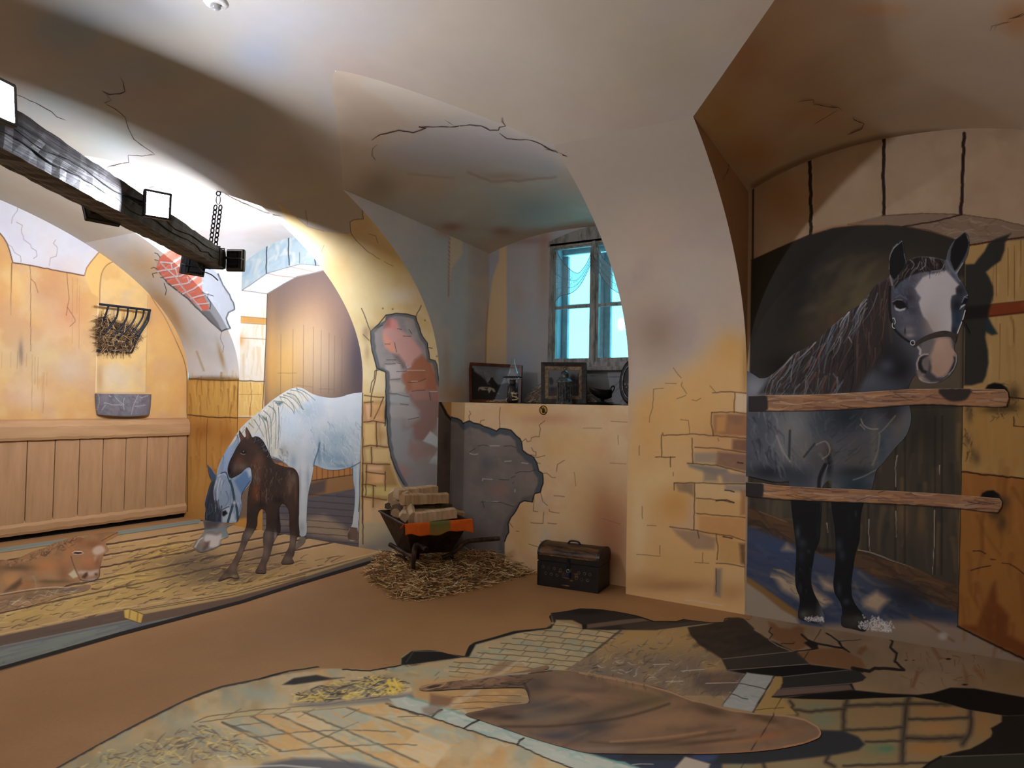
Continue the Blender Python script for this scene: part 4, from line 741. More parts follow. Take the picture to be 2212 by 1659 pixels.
BASE.update(left=(206, 206, 210), corner=(204, 202, 198), bayA=(220, 210, 190), bayC=(150, 130, 106), pillar1=(164, 156, 146), pillar2=(178, 166, 152), low=(204, 178, 138), lowreveal=(94, 86, 80), revealB0=(150, 144, 140), revealB1=(150, 144, 140),
            window=(150, 150, 152), jamb=(150, 160, 168), ledge=(150, 134, 112), vault=(200, 190, 172), lunetteA=(204, 202, 198), lunetteB=(178, 168, 152), lunetteC=(156, 142, 124), revealC0=(150, 120, 92), revealC1=(150, 120, 92), revealA0=(206, 204, 200), revealA1=(180, 186, 192), plain=(190, 170, 130), pillar3=(190, 160, 110))
WALLPAINT.update(left=p_left, corner=p_corner, bayA=p_bayA, bayC=p_bayC, pillar1=p_pillar1, pillar2=p_pillar2, low=p_low, lowreveal=p_lowreveal, revealB0=p_revealB, window=p_window, vault=p_vault, lunetteA=p_lunA, lunetteB=p_lunB, lunetteC=p_lunC, revealC0=p_revealC, revealA0=p_patch)
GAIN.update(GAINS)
# ------------------------------------------------------------------ the room
PLASTER = mat_paint('painted plaster', rough=0.82, spec=0.2, bmp=0.12, scale=14.0, tone=0.05)
CEILING_PAINT = mat_paint('vault plaster', rough=0.85, spec=0.15, bmp=0.15, scale=9.0, tone=0.05)
def base_paint(P, key):
    c0 = BASE.get(key, (205, 195, 178)); pt = Paint(P, c0)
    fn = WALLPAINT.get(key)
    if fn: fn(pt)
    return pt.out(GAIN.get(key, 1.0))
ULEDGE, YLOW, YWIN, ZLEDGE = 0.0, 5.4, 6.0, 1.49
ZWB0, ZWB1 = 3.05, 3.20
def prof_pts(cell, z1=ZSP):
    zs = [0.0]
    n = int(VZ / cell); zs = list(np.linspace(0, VZ, n + 1)); z = VZ
    while z < z1 - 1e-6:
        du = (Su(z + 0.001) - Su(z)) / 0.001
        z = min(z1, z + cell / math.sqrt(1 + du * du)); zs.append(z)
    zs = np.array(zs); return np.where(zs > VZ, Su(zs), 0.0), zs
def pillar_grid(a, b, cell):
    u, z = prof_pts(cell); nx = max(2, int((b - a) / cell) + 1); s = np.linspace(a, b, nx)
    S, U = np.meshgrid(s, u); _, Z = np.meshgrid(s, z)
    return np.stack([S, YB - U, Z], -1)
wb = Board()
for key, a, b, cell in (('corner', XL, -7.1, 0.006), ('pillar1', -5.11, -4.12, 0.005), ('pillar2', -2.2, -1.28, 0.0045), ('pillar3', 0.70, 1.70, 0.02)):
    G = pillar_grid(a, b, cell); wb.grid(G, base_paint(G, key))
# bay walls behind the mare and behind the dark horse
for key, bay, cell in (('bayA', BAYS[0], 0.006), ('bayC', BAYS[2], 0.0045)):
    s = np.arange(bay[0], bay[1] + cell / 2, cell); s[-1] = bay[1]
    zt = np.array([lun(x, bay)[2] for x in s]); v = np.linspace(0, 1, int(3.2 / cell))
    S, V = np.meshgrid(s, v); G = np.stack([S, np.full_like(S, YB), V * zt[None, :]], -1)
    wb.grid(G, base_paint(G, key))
# reveals of the three bays
for bi, bay in enumerate(BAYS):
    for side, s in enumerate(bay):
        key = 'reveal' + 'ABC'[bi] + str(side); cell = 0.012
        ue, ze = (0.0, ZW) if bi != 1 else (YB - YWIN, ZWB0)
        z = np.linspace(VZ if bi != 1 else ZLEDGE, ZSP, int(1.6 / cell)); f = np.linspace(0, 1, 60)
        Fm, Zm = np.meshgrid(f, z); U0 = np.where(Zm > VZ, Su(Zm), 0.0)
        if bi == 1: U0 = np.where(Zm > VZ, U0, 0.0)
        U = U0 + (ue - U0) * Fm; Z2 = Zm - (Zm - VZ).clip(0) / (ZSP - VZ) * (ZSP - ze) * (1 - (1 - Fm) ** 0.85)
        G = np.stack([np.full_like(U, s), YB - U, Z2], -1)
        wb.grid(G if side == 0 else G[:, ::-1], base_paint(G if side == 0 else G[:, ::-1], key))
# low wall and ledge of the window niche
G = plane_grid(('Y', YLOW), BAYS[1][0], BAYS[1][1], 0, ZLEDGE, 0.005); wb.grid(G, base_paint(G, 'low'))
for side, s in enumerate(BAYS[1]):
    Yv, Zv = np.meshgrid(np.linspace(YB, YLOW, 24), np.linspace(0, ZLEDGE, 200))
    G = np.stack([np.full_like(Yv, s), Yv, Zv], -1)
    if side: G = G[:, ::-1]
    wb.grid(G, base_paint(G, 'lowreveal'))
Xv, Yv = np.meshgrid(np.linspace(BAYS[1][0], BAYS[1][1], 60), np.linspace(YLOW, YWIN, 24))
G = np.stack([Xv, Yv, np.full_like(Xv, ZLEDGE)], -1); wb.grid(G, base_paint(G, 'ledge'))
# window wall with its opening, and the depth of the opening
WX0, WX1, WZ0, WZ1, WDEP = -3.385, -2.42, 1.85, 3.07, 0.34
for x0, x1, z0_, z1_ in ((BAYS[1][0], WX0, ZLEDGE, 3.24), (WX1, BAYS[1][1], ZLEDGE, 3.24), (WX0, WX1, ZLEDGE, WZ0), (WX0, WX1, WZ1, 3.24)):
    G = plane_grid(('Y', YWIN), x0, x1, z0_, z1_, 0.012); wb.grid(G, base_paint(G, 'window'))
for A, B in (((WX0, WZ0), (WX0, WZ1)), ((WX0, WZ1), (WX1, WZ1)), ((WX1, WZ1), (WX1, WZ0)), ((WX1, WZ0), (WX0, WZ0))):
    t = np.linspace(0, 1, 12); d = np.linspace(YWIN, YWIN + WDEP, 6); T, D = np.meshgrid(t, d)
    G = np.stack([A[0] + (B[0] - A[0]) * T, D, A[1] + (B[1] - A[1]) * T], -1); wb.grid(G, base_paint(G, 'jamb'))
# the plain stretch beyond the third pillar
G = plane_grid(('Y', YB), 1.70, XR, 0, 1.72, 0.1); wb.grid(G, base_paint(G, 'plain'))
u, z = prof_pts(0.05); m_ = z >= VZ; S, U = np.meshgrid(np.linspace(1.7, XR, 30), u[m_]); _, Z = np.meshgrid(np.linspace(1.7, XR, 30), z[m_])
G = np.stack([S, YB - U, Z], -1); wb.grid(G, base_paint(G, 'plain'))
wall_back = tag(wb.build('wall_back', PLASTER, smooth=False), kind='structure')

# vault and lunettes
cb = Board()
U1 = float(Su(ZSP)); ss = []
for a, b in ((XL, -7.1), (-7.1, -5.11), (-5.11, -4.12), (-4.12, -2.2), (-2.2, -1.28), (-1.28, 0.7), (0.7, 1.7), (1.7, XR)):
    ss += list(np.linspace(a, b, int((b - a) / (0.02 if b < 1 else 0.08)) + 1)[:-1])
ss = np.array(ss + [XR]); us = np.full(len(ss), U1)
for bay in BAYS:
    k = (ss > bay[0]) & (ss < bay[1]); us[k] = [lun(x, bay)[1] for x in ss[k]]
f = np.concatenate([np.linspace(0, 0.5, 150)[:-1], np.linspace(0.5, 1, 50)])
th = f[:, None]; a0 = np.arccos(1 - us / VA)[None, :]            # even steps along the curve
ANG = a0 + (math.pi - a0) * th; Umat = VA * (1 - np.cos(ANG))
G = np.stack([np.broadcast_to(ss, Umat.shape), YB - Umat, Sz(Umat)], -1); cb.grid(G, base_paint(G, 'vault'))
for bi, bay in enumerate(BAYS):
    s = np.linspace(bay[0], bay[1], 130); g = [lun(x, bay) for x in s]
    zg = np.array([q[0] for q in g]); ug = np.array([q[1] for q in g]); zw = np.array([q[2] for q in g]); ue = 0.0
    if bi == 1:
        x = np.abs((s - (bay[0] + bay[1]) / 2) / ((bay[1] - bay[0]) / 2)); zw = ZWB0 + (ZWB1 - ZWB0) * (1 - x ** 2.2); ue = YB - YWIN
    f = np.linspace(0, 1, 130)[:, None]
    U = ue + (ug[None, :] - ue) * f; Z = zw[None, :] + (zg - zw)[None, :] * f ** 0.85
    G = np.stack([np.broadcast_to(s, U.shape), YB - U, Z], -1); cb.grid(G, base_paint(G, 'lunette' + 'ABC'[bi]))
ceiling = tag(cb.build('ceiling', CEILING_PAINT, smooth=True), kind='structure')

# left end wall, under the curve of the vault
lb = Board()
for y0, y1, cell in ((2.6, YB, 0.006), (YF, 2.6, 0.05)):
    y = np.linspace(y0, y1, int((y1 - y0) / cell) + 1); zt = Sz(YB - y); v = np.linspace(0, 1, int(3.5 / cell))
    Yg, Vg = np.meshgrid(y, v); G = np.stack([np.full_like(Yg, XL), Yg, Vg * zt[None, :]], -1); lb.grid(G, base_paint(G, 'left'))
wall_left = tag(lb.build('wall_left', PLASTER), kind='structure')
PLAIN = mat_noise('plain plaster', (150, 138, 116), (172, 160, 138), 3.0, 0.85, bmp=0.1)
o = mesh_obj('wall_right', [(XR, YF, 0), (XR, YB, 0), (XR, YB, 3.7), (XR, YF, 3.7)], [(0, 1, 2, 3)], PLAIN); tag(o, kind='structure')
o = mesh_obj('wall_front', [(XL, YF, 0), (XR, YF, 0), (XR, YF, 1.75), (XL, YF, 1.75)], [(3, 2, 1, 0)], PLAIN); tag(o, kind='structure')
# floor: brown sheet covering
mt, nt, b = nodes('brown floor covering')
n1 = noise(nt, 1.3, 5.0, 0.6); n2 = noise(nt, 55.0, 3.0, 0.7)
c1 = ramp(nt, n1, [(0.3, L4((156, 115, 74))), (0.7, L4((170, 129, 86)))])
mx = nt.nodes.new('ShaderNodeMix'); mx.data_type = 'RGBA'; mx.blend_type = 'MULTIPLY'; mx.inputs['Factor'].default_value = 0.25
nt.links.new(c1, mx.inputs['A']); nt.links.new(ramp(nt, n2, [(0.35, (0.7, 0.7, 0.7, 1)), (0.65, (1, 1, 1, 1))]), mx.inputs['B'])
nt.links.new(mx.outputs['Result'], b.inputs['Base Color']); b.inputs['Roughness'].default_value = 0.55; b.inputs['Specular IOR Level'].default_value = 0.22
bump(nt, b, n2, 0.04, 0.002)
o = mesh_obj('floor', [(XL, YF, 0), (XR, YF, 0), (XR, YLOW, 0), (XL, YLOW, 0)], [(0, 1, 2, 3)], mt); tag(o, kind='structure')
DAY = 2.5
LAMP = 330.0
POWER = dict(a=1.1, b=1.8, c=1.3, d=1.5, e=1.6, f=7.0)
LN1 = (0.95, -0.28, -0.06); LN0 = (0.85, 0.3, 0.08); LN2 = (-0.87, 0.1, -0.48); LN3 = (-0.95, 0.1, 0.25); LN4 = (-0.5, 0.85, 0.0); LN5 = (0.75, -0.6, -0.1)
# ------------------------------------------------------------------ painted figures
MURAL = mat_paint('mural paint', rough=0.7, spec=0.25, bmp=0.06, scale=40.0, tone=0.05)
FLOORART = mat_paint('floor mural print', rough=0.7, spec=0.15, bmp=0.03, scale=40.0, tone=0.05)
BY = ('Y', YB); FZ = ('Z', 0.0)
LIMA = (XL + .002, BAYS[0][1] - .001, 0.001, 3); LIMC = (BAYS[2][0] + .001, 2.2, 0.001, 3); LIMF = (XL + .01, XR, -1.7, YB - .002)

# --- dark horse in the right bay
horse_o = [(1600, 813), (1640, 817), (1660, 814), (1690, 790), (1711, 767), (1734, 755), (1763, 737), (1790, 711), (1820, 685), (1834, 673), (1853, 661), (1875, 638), (1891, 617), (1908, 604), (1921, 598)] + \
    C3([(1157, 390), (1157, 340), (1165, 250), (1190, 195), (1225, 160), (1255, 143), (1268, 165), (1278, 230), (1292, 300), (1310, 300), (1330, 285), (1380, 268), (1430, 266), (1480, 270), (1530, 278), (1575, 288), (1602, 290), (1622, 215), (1660, 150), (1700, 118), (1750, 78), (1775, 110), (1786, 170), (1770, 260), (1735, 330), (1700, 385), (1700, 430), (1738, 478), (1765, 540), (1776, 575), (1758, 640), (1742, 690), (1720, 780), (1702, 840), (1690, 900), (1668, 960), (1665, 1000), (1688, 1035), (1688, 1090), (1672, 1140), (1640, 1190), (1590, 1228), (1550, 1250), (1500, 1258), (1440, 1256), (1400, 1235), (1376, 1195)]) + \
    [(1972, 815), (1962, 838), (1962, 862)] + H4([(1922, 100), (1938, 180), (1938, 250), (1920, 330), (1890, 410), (1840, 480), (1790, 530), (1680, 660), (1600, 760), (1545, 815), (1520, 920), (1490, 1040), (1420, 1150)]) + \
    C5([(1170, 130), (1150, 200), (1140, 300), (1138, 400), (1130, 490), (1095, 590), (1075, 720), (1060, 830), (1055, 930), (1065, 1020), (1110, 1110), (1160, 1165), (1200, 1215), (1222, 1255), (1212, 1310), (1180, 1345), (1120, 1335), (1060, 1320), (1000, 1310), (962, 1285), (960, 1220), (970, 1150), (955, 1075), (920, 1020), (895, 970), (885, 880), (895, 780), (905, 680), (905, 580), (905, 480), (895, 340), (875, 220), (862, 110)]) + \
    H4([(1035, 1060), (1035, 960), (1010, 935), (975, 955), (935, 1000), (915, 1080), (915, 1180)]) + C5([(770, 130), (768, 230), (760, 360), (755, 450), (735, 520), (705, 580), (690, 680), (672, 780), (672, 880), (690, 950), (715, 1010), (755, 1085), (790, 1160), (802, 1210), (797, 1272), (750, 1275), (700, 1265), (640, 1250), (590, 1240), (550, 1215), (548, 1160), (562, 1090), (560, 1010), (535, 950), (522, 880), (522, 760), (530, 640), (528, 530), (515, 420), (500, 300), (488, 200), (480, 110)]) + \
    H4([(570, 1080), (555, 1000), (540, 960), (470, 958), (400, 962), (320, 955), (250, 935), (160, 915), (60, 890)]) + [(1600, 1020)]
def paint_horse(p):
    p.mottle([(88, 91, 96), (56, 60, 67)], 40, .45, 80)
    B = p.blob
    for x, y, rx, ry, c, a in ((1690, 840, 70, 40, (96, 100, 106), .8), (1630, 840, 26, 30, (126, 130, 136), .85), (1720, 920, 40, 50, (104, 107, 110), .9), (1690, 950, 26, 50, (104, 106, 106), .8), (1735, 970, 22, 26, (100, 98, 94), .7), (1640, 930, 26, 70, (64, 70, 80), .7), (1660, 1020, 50, 16, (30, 34, 40), .9),
                               (1775, 910, 30, 40, (56, 64, 72), .8), (1830, 900, 50, 40, (26, 32, 40), .9), (1780, 975, 26, 20, (84, 78, 72), .8), (1765, 1000, 22, 30, (62, 62, 64), .7), (1860, 970, 36, 34, (66, 66, 68), .85), (1845, 1000, 30, 18, (70, 68, 64), .7), (1890, 960, 9, 50, (92, 88, 80), .8), (1905, 965, 12, 40, (48, 62, 72), .8), (1940, 920, 16, 30, (84, 82, 80), .85), (1925, 890, 20, 26, (30, 30, 32), .8),
                               (1900, 870, 50, 22, (26, 30, 36), .8), (1790, 1000, 8, 30, (16, 18, 22), .9), (1850, 1020, 40, 12, (30, 32, 34), .8), (1850, 1050, 34, 26, (24, 40, 48), .8), (1720, 1030, 30, 20, (40, 48, 54), .7),
                               (1900, 760, 50, 70, (26, 25, 27), .95), (1940, 800, 40, 40, (18, 19, 22), .95), (1910, 835, 40, 20, (56, 62, 72), .8), (1880, 820, 26, 22, (70, 76, 84), .8), (1915, 790, 16, 14, (66, 72, 84), .7), (1960, 850, 10, 20, (30, 32, 36), .8)): B(x, y, rx, ry, c, a)
    p.strokes([(1620, 870), (1700, 870), (1700, 1030), (1620, 1030)], 60, 26, 5, 75, [(112, 118, 124), (44, 50, 60), (90, 96, 104), (30, 36, 46)], .45, .2, f=2.5, seed=81)
    p.strokes([(1700, 890), (1800, 890), (1800, 1010), (1700, 1020)], 60, 24, 4, 65, [(116, 116, 114), (70, 74, 80), (96, 92, 86), (50, 56, 64)], .35, .25, f=3, seed=82)
    p.strokes([(1790, 890), (1940, 890), (1900, 1010), (1790, 1020)], 50, 26, 4, -40, [(60, 62, 66), (30, 36, 44), (88, 84, 80)], .35, .25, f=3, seed=83)
    for pts, c, w in ((H4([(1370, 240), (1400, 310), (1480, 350), (1560, 350)]), (150, 140, 128), 2), (H4([(1360, 300), (1410, 355)]), (150, 140, 128), 1.6), (H4([(1760, 200), (1640, 340), (1570, 400)]), (110, 98, 88), 3), (H4([(860, 530), (960, 490), (1010, 560), (1000, 640), (930, 690)]), (126, 112, 104), 3), (H4([(560, 370), (550, 700)]), (36, 42, 50), 5), (H4([(410, 430), (480, 600), (560, 720)]), (128, 126, 122), 4), (H4([(1550, 810), (1400, 890), (1280, 930)]), (110, 110, 108), 2.5), (H4([(1580, 420), (1560, 600), (1500, 760)]), (104, 100, 92), 4), (H4([(960, 760), (900, 900), (890, 1020)]), (12, 14, 18), 8), (H4([(990, 760), (950, 900), (920, 1010)]), (96, 96, 98), 2.5), (H4([(840, 520), (720, 670)]), (34, 40, 48), 4)):
        p.line(pts, w, c, .8, f=2.5, sm=3)
    p.line(H4([(100, 895), (250, 930), (400, 960), (540, 955)]), 3, (14, 16, 20), .9, sm=3)
    # legs
    p.poly(C5([(440, 60), (780, 90), (800, 700), (720, 1290), (500, 1290), (480, 400)]), (15, 16, 18), 1, 8); p.poly(C5([(840, 60), (1220, 90), (1180, 600), (1080, 900), (1260, 1380), (900, 1360), (860, 900)]), (15, 16, 18), 1, 8)
    for x, y, rx, ry, c, a, r in ((545, 400, 14, 40, (70, 82, 96), .8, 0), (590, 500, 24, 30, (50, 60, 74), .8, 0), (580, 620, 20, 40, (40, 50, 64), .7, 0), (570, 930, 10, 30, (52, 60, 74), .7, 0), (650, 580, 12, 14, (60, 64, 70), .6, 0), (940, 520, 18, 40, (48, 60, 74), .8, 0), (970, 620, 16, 30, (52, 60, 72), .7, 0), (940, 940, 14, 40, (50, 60, 76), .8, 0), (1010, 1060, 20, 20, (60, 70, 84), .7, 0), (1100, 220, 6, 20, (60, 76, 90), .6, 0), (740, 400, 8, 60, (24, 40, 42), .7, 0), (1040, 300, 14, 60, (22, 30, 36), .7, 0),
                                  (640, 1190, 60, 40, (64, 60, 56), .85, 0), (600, 1180, 20, 20, (104, 100, 94), .6, 0), (1060, 1260, 80, 44, (66, 62, 56), .9, .2), (1130, 1220, 30, 20, (84, 78, 72), .6, 0), (1020, 1260, 30, 10, (34, 32, 30), .7, -.4)):
        q = C5([(x, y)])[0]; p.blob(q[0], q[1], rx * .4, ry * .36, c, a * .75, r)
    p.strokes(C5([(500, 650), (680, 650), (660, 1000), (530, 950)]), 24, 16, 2, 80, [(34, 40, 50), (8, 9, 10)], .6, .2, seed=84)
    # splashes of bare plaster over the hooves
    for reg, n in ((C5([(610, 1205), (790, 1205), (795, 1255), (620, 1240)]), 60), (C5([(1120, 1260), (1250, 1240), (1420, 1300), (1430, 1345), (1120, 1320)]), 120), (C5([(1150, 1180), (1300, 1210), (1330, 1260), (1200, 1260)]), 18)):
        p.strokes(reg, n, 4, 2.4, 60, [(176, 174, 172), (150, 148, 146), (190, 188, 186)], .95, .8, seed=85)
    # mane
    mane = [(1640, 850), (1660, 820), (1690, 790), (1711, 767), (1734, 755), (1763, 737), (1790, 711), (1820, 685), (1834, 673), (1853, 661), (1875, 638), (1891, 617), (1915, 600), (1926, 610), (1922, 690), (1905, 770), (1880, 800), (1850, 850), (1800, 852), (1720, 852)]
    p.poly(mane, (42, 36, 34), .95, 6)
    fl = lambda x, y: 118 if x < 1760 else (104 if x < 1850 else 98)
    p.strokes(mane, 150, 62, 3.2, fl, [(62, 48, 42), (30, 27, 28), (86, 66, 56), (22, 20, 22), (48, 44, 46)], .8, .12, .08, f=1.4, seed=86)
    top = [(1670, 812), (1711, 767), (1763, 737), (1820, 685), (1853, 661), (1880, 640), (1880, 680), (1830, 740), (1780, 790), (1700, 835)]
    p.strokes(top, 80, 56, 2.4, lambda x, y: 125 if x < 1760 else 112, [(122, 128, 134), (86, 96, 108), (150, 152, 152), (60, 70, 84)], .7, .12, .1, f=1.2, seed=87)
    p.strokes([(1650, 830), (1820, 815), (1820, 852), (1640, 852)], 40, 34, 3, 105, [(110, 116, 122), (30, 36, 46), (84, 90, 98)], .7, .15, seed=88)
    for pts, c in ((C6([(1130, 680), (1050, 830), (990, 980)]), (124, 76, 58)), (C6([(950, 880), (850, 1050)]), (112, 72, 58)), (C6([(1480, 560), (1520, 640)]), (150, 136, 124)), (C6([(1390, 290), (1260, 400), (1180, 640)]), (126, 122, 120)), (C6([(1480, 215), (1390, 330), (1350, 420)]), (170, 170, 168)), (C6([(1020, 630), (900, 760), (780, 860)]), (136, 140, 142)), (C6([(700, 830), (560, 980), (420, 1130)]), (130, 132, 134)), (C6([(1180, 520), (1120, 660)]), (30, 44, 64)), (C6([(1310, 390), (1260, 520)]), (24, 34, 52))): p.line(c and pts, 3, c, .8, f=1.4, sm=3, w1=1)
    p.line([(1923, 600), (1922, 640), (1921, 690), (1926, 740)], 5, (62, 50, 44), .6, f=3)
    # head
    face = H2([(395, 640), (450, 720), (500, 650), (600, 600), (760, 560), (900, 560), (1060, 520), (1120, 570), (1210, 640), (1290, 740), (1330, 860), (1300, 1060), (1240, 1300), (1190, 1420), (1150, 1500), (1190, 1560), (1200, 1659), (700, 1659), (730, 1500), (690, 1480), (580, 1380), (470, 1280), (430, 1150), (430, 950), (440, 830)])
    p.poly(face, (62, 66, 78), 1, 3)
    for x, y, rx, ry, c, a in ((560, 740, 90, 60, (74, 80, 94), .8), (640, 900, 70, 60, (36, 38, 46), .85), (520, 1080, 50, 40, (84, 86, 98), .7), (600, 1160, 90, 80, (88, 88, 100), .8), (680, 1050, 60, 50, (50, 52, 62), .8), (830, 1230, 50, 60, (58, 56, 58), .8), (470, 820, 30, 60, (60, 76, 98), .7), (700, 700, 60, 30, (52, 54, 62), .7), (650, 800, 60, 50, (46, 48, 54), .6), (620, 1280, 80, 40, (112, 110, 114), .8), (640, 1350, 60, 30, (140, 130, 124), .8), (580, 1300, 10, 40, (20, 20, 24), .8),
                               (1240, 820, 60, 70, (30, 31, 34), .9), (1200, 1000, 70, 100, (22, 24, 30), .95), (1210, 1150, 50, 100, (24, 44, 64), .9), (1170, 1300, 40, 60, (24, 32, 42), .9), (1170, 690, 50, 60, (86, 96, 110), .7), (1100, 600, 50, 40, (120, 122, 124), .6)):
        q = H2([(x, y)])[0]; p.blob(q[0], q[1], rx * .181, ry * .181, c, a)
    p.strokes(H2([(450, 700), (720, 680), (740, 1200), (480, 1200)]), 50, 9, 2, 60, [(84, 90, 104), (40, 42, 52), (96, 98, 110)], .5, .5, seed=89)
    blaze = H2([(700, 790), (740, 730), (790, 660), (850, 630), (920, 615), (1000, 590), (1070, 580), (1130, 640), (1180, 700), (1225, 745), (1185, 790), (1190, 860), (1140, 880), (1125, 940), (1125, 1010), (1135, 1080), (1140, 1200), (1130, 1310), (920, 1310), (890, 1260), (850, 1180), (800, 1130), (770, 1060), (745, 960), (770, 900), (730, 850)])
    p.poly(blaze, (164, 162, 164), 1, 2.2, tex=.06); q = p.c.copy(); p.blob(2012, 700, 22, 40, (142, 132, 126), .7); p.blob(2005, 620, 30, 40, (172, 170, 172), .5); p.blob(2025, 660, 18, 40, (158, 156, 158), .5)
    # eyes
    p.poly(H2([(430, 960), (470, 920), (540, 930), (590, 975), (605, 1020), (560, 1045), (490, 1035), (450, 1000)]), (18, 17, 20), 1, 1.5); p.poly(H2([(455, 985), (470, 1020), (520, 1040), (590, 1022), (575, 1050), (520, 1062), (475, 1055), (458, 1030)]), (168, 168, 172), .95, 1.2)
    p.line(H2([(430, 955), (480, 925), (545, 930)]), 1.6, (130, 130, 134), .8); p.line(H2([(470, 900), (520, 870), (600, 920)]), 2.4, (104, 100, 104), .6, f=2); p.line(H2([(600, 960), (610, 1030)]), 4, (30, 32, 40), .8, f=3)
    p.poly(H2([(1250, 1000), (1270, 940), (1310, 890), (1345, 880), (1325, 940), (1300, 990)]), (12, 12, 15), 1, 1.5); p.poly(H2([(1232, 1045), (1250, 1000), (1285, 980), (1305, 985), (1265, 1015)]), (176, 182, 190), .95, 1.2)
    p.line(H2([(1260, 960), (1290, 890), (1335, 870)]), 1.5, (124, 140, 156), .8); p.line(H2([(1290, 890), (1340, 910)]), 1.4, (140, 150, 160), .8)
    # ears
    p.poly(H2([(400, 630), (385, 500), (395, 400), (440, 310), (500, 240), (540, 220), (560, 290), (570, 380), (595, 470), (560, 560), (500, 640), (450, 690)]), (15, 15, 18), 1, 1.5); p.line(H2([(390, 560), (385, 480), (405, 390), (440, 320), (490, 260)]), 1.8, (140, 140, 138), .85, wob=1); p.line(H2([(440, 310), (500, 265), (545, 222)]), 1.2, (160, 160, 158), .8); p.line(H2([(570, 380), (592, 470), (590, 520)]), 2, (96, 110, 124), .8)
    p.line(H2([(400, 640), (415, 690), (430, 750)]), 4, (130, 122, 116), .8, f=2); p.line(H2([(600, 480), (590, 540), (560, 590)]), 2, (150, 150, 148), .8)
    p.poly(H2([(1130, 330), (1180, 210), (1240, 170), (1290, 120), (1325, 160), (1345, 240), (1320, 350), (1270, 450), (1200, 560), (1170, 580), (1120, 450)]), (14, 14, 17), 1, 1.5); p.line(H2([(1075, 420), (1100, 300), (1150, 220), (1200, 170), (1280, 125)]), 1.8, (104, 112, 118), .8, wob=1); p.line(H2([(1320, 160), (1345, 230)]), 1.6, (120, 116, 110), .8); p.line(H2([(1340, 300), (1290, 430), (1200, 570)]), 1.6, (60, 66, 76), .8); p.line(H2([(1270, 490), (1230, 560), (1190, 610)]), 3, (160, 156, 150), .7, f=2, wob=2); p.line(H2([(1080, 460), (1120, 540), (1170, 600), (1240, 700)]), 5, (100, 112, 126), .7, f=3)
    # forelock
    fk = H2([(600, 470), (650, 440), (760, 415), (900, 430), (1050, 450), (1060, 500), (1040, 560), (900, 585), (760, 600), (640, 640), (520, 720), (460, 790), (440, 740), (520, 620)])
    p.poly(fk, (30, 25, 24), 1, 2); p.strokes(fk, 60, 26, 2, lambda x, y: 120 if x < 1985 else 75, [(74, 56, 46), (18, 16, 18), (110, 104, 100), (50, 42, 40), (128, 130, 132)], .7, .14, .15, f=1.6, seed=90)
    for pts in ([(830, 440), (820, 520), (760, 570)], [(1050, 500), (1010, 570), (900, 585)], [(760, 470), (720, 560)], [(640, 450), (690, 500), (660, 560)]): p.line(H2(pts), 1.6, (140, 142, 144), .75, sm=3)
    # muzzle
    mz = H3([(740, 160), (900, 60), (1150, 40), (1180, 120), (1190, 220), (1240, 290), (1235, 420), (1180, 540), (1120, 610), (1040, 660), (960, 715), (860, 715), (760, 690), (690, 640), (665, 560), (665, 440), (690, 340), (720, 260)])
    p.poly(mz, (104, 96, 92), 1, 2.5); p.poly(H3([(930, 130), (980, 70), (1080, 55), (1150, 80), (1175, 200), (1225, 270), (1215, 360), (1180, 460), (1120, 560), (1040, 620), (960, 630), (880, 580), (865, 480), (880, 400), (860, 330), (900, 240)]), (152, 128, 112), .95, 4)
    p.blob(2030, 740, 16, 20, (164, 142, 124), .6); p.blob(2022, 800, 14, 14, (142, 118, 98), .6); p.poly(H3([(850, 400), (880, 480), (870, 560), (960, 640), (1040, 640), (1000, 690), (880, 700), (770, 620), (830, 540)]), (46, 46, 54), .85, 3)
    p.poly(H3([(740, 110), (900, 70), (930, 120), (880, 240), (840, 310), (760, 300), (730, 220)]), (92, 90, 92), .9, 4); p.line(H3([(690, 200), (720, 240), (715, 300)]), 5, (172, 166, 158), .8, f=2.5); p.blob(1988, 818, 7, 6, (150, 138, 118), .8)
    p.poly(H3([(690, 420), (720, 340), (790, 315), (830, 320), (790, 350), (750, 380), (740, 440), (770, 520), (820, 545), (800, 585), (740, 565), (690, 500)]), (22, 23, 28), 1, 2); p.blob(2000, 782, 7, 13, (92, 86, 86), .85); p.line(H3([(680, 520), (668, 430), (700, 350), (760, 305), (830, 300)]), 2.6, (166, 160, 154), .8, f=1.6)
    p.poly(H3([(1195, 330), (1228, 345), (1220, 470), (1165, 565), (1120, 580), (1170, 480), (1205, 400)]), (32, 36, 44), .95, 2); p.line(H3([(1180, 230), (1238, 290), (1240, 400), (1200, 510), (1130, 590)]), 2, (146, 138, 132), .75); p.line(H3([(690, 640), (760, 690), (860, 715), (960, 715)]), 2.4, (150, 144, 136), .7); p.line(H3([(1000, 690), (1060, 640), (1120, 600)]), 2, (40, 40, 46), .7)
horse = empty('painted_horse', tuple(onY(1800, 1340, YB)), 'dark gray horse with white blaze painted life-size behind two rails in the right bay', 'painted horse')
figure('body', horse_o, BY, paint_horse, 1.65, 0.0035, 0.003, horse, MURAL, LIMC, sm=3).name = 'horse_body'
def paint_strap(p):
    p.c[:] = (58, 51, 46); p.strokes([(1915, 600), (2100, 600), (2100, 780), (1915, 780)], 60, 16, 3, 10, [(72, 62, 54), (38, 33, 31)], .6, .4, seed=91)
def paint_dark(p): p.c[:] = (30, 28, 27)
def paint_metal(p): p.c[:] = (186, 186, 184)
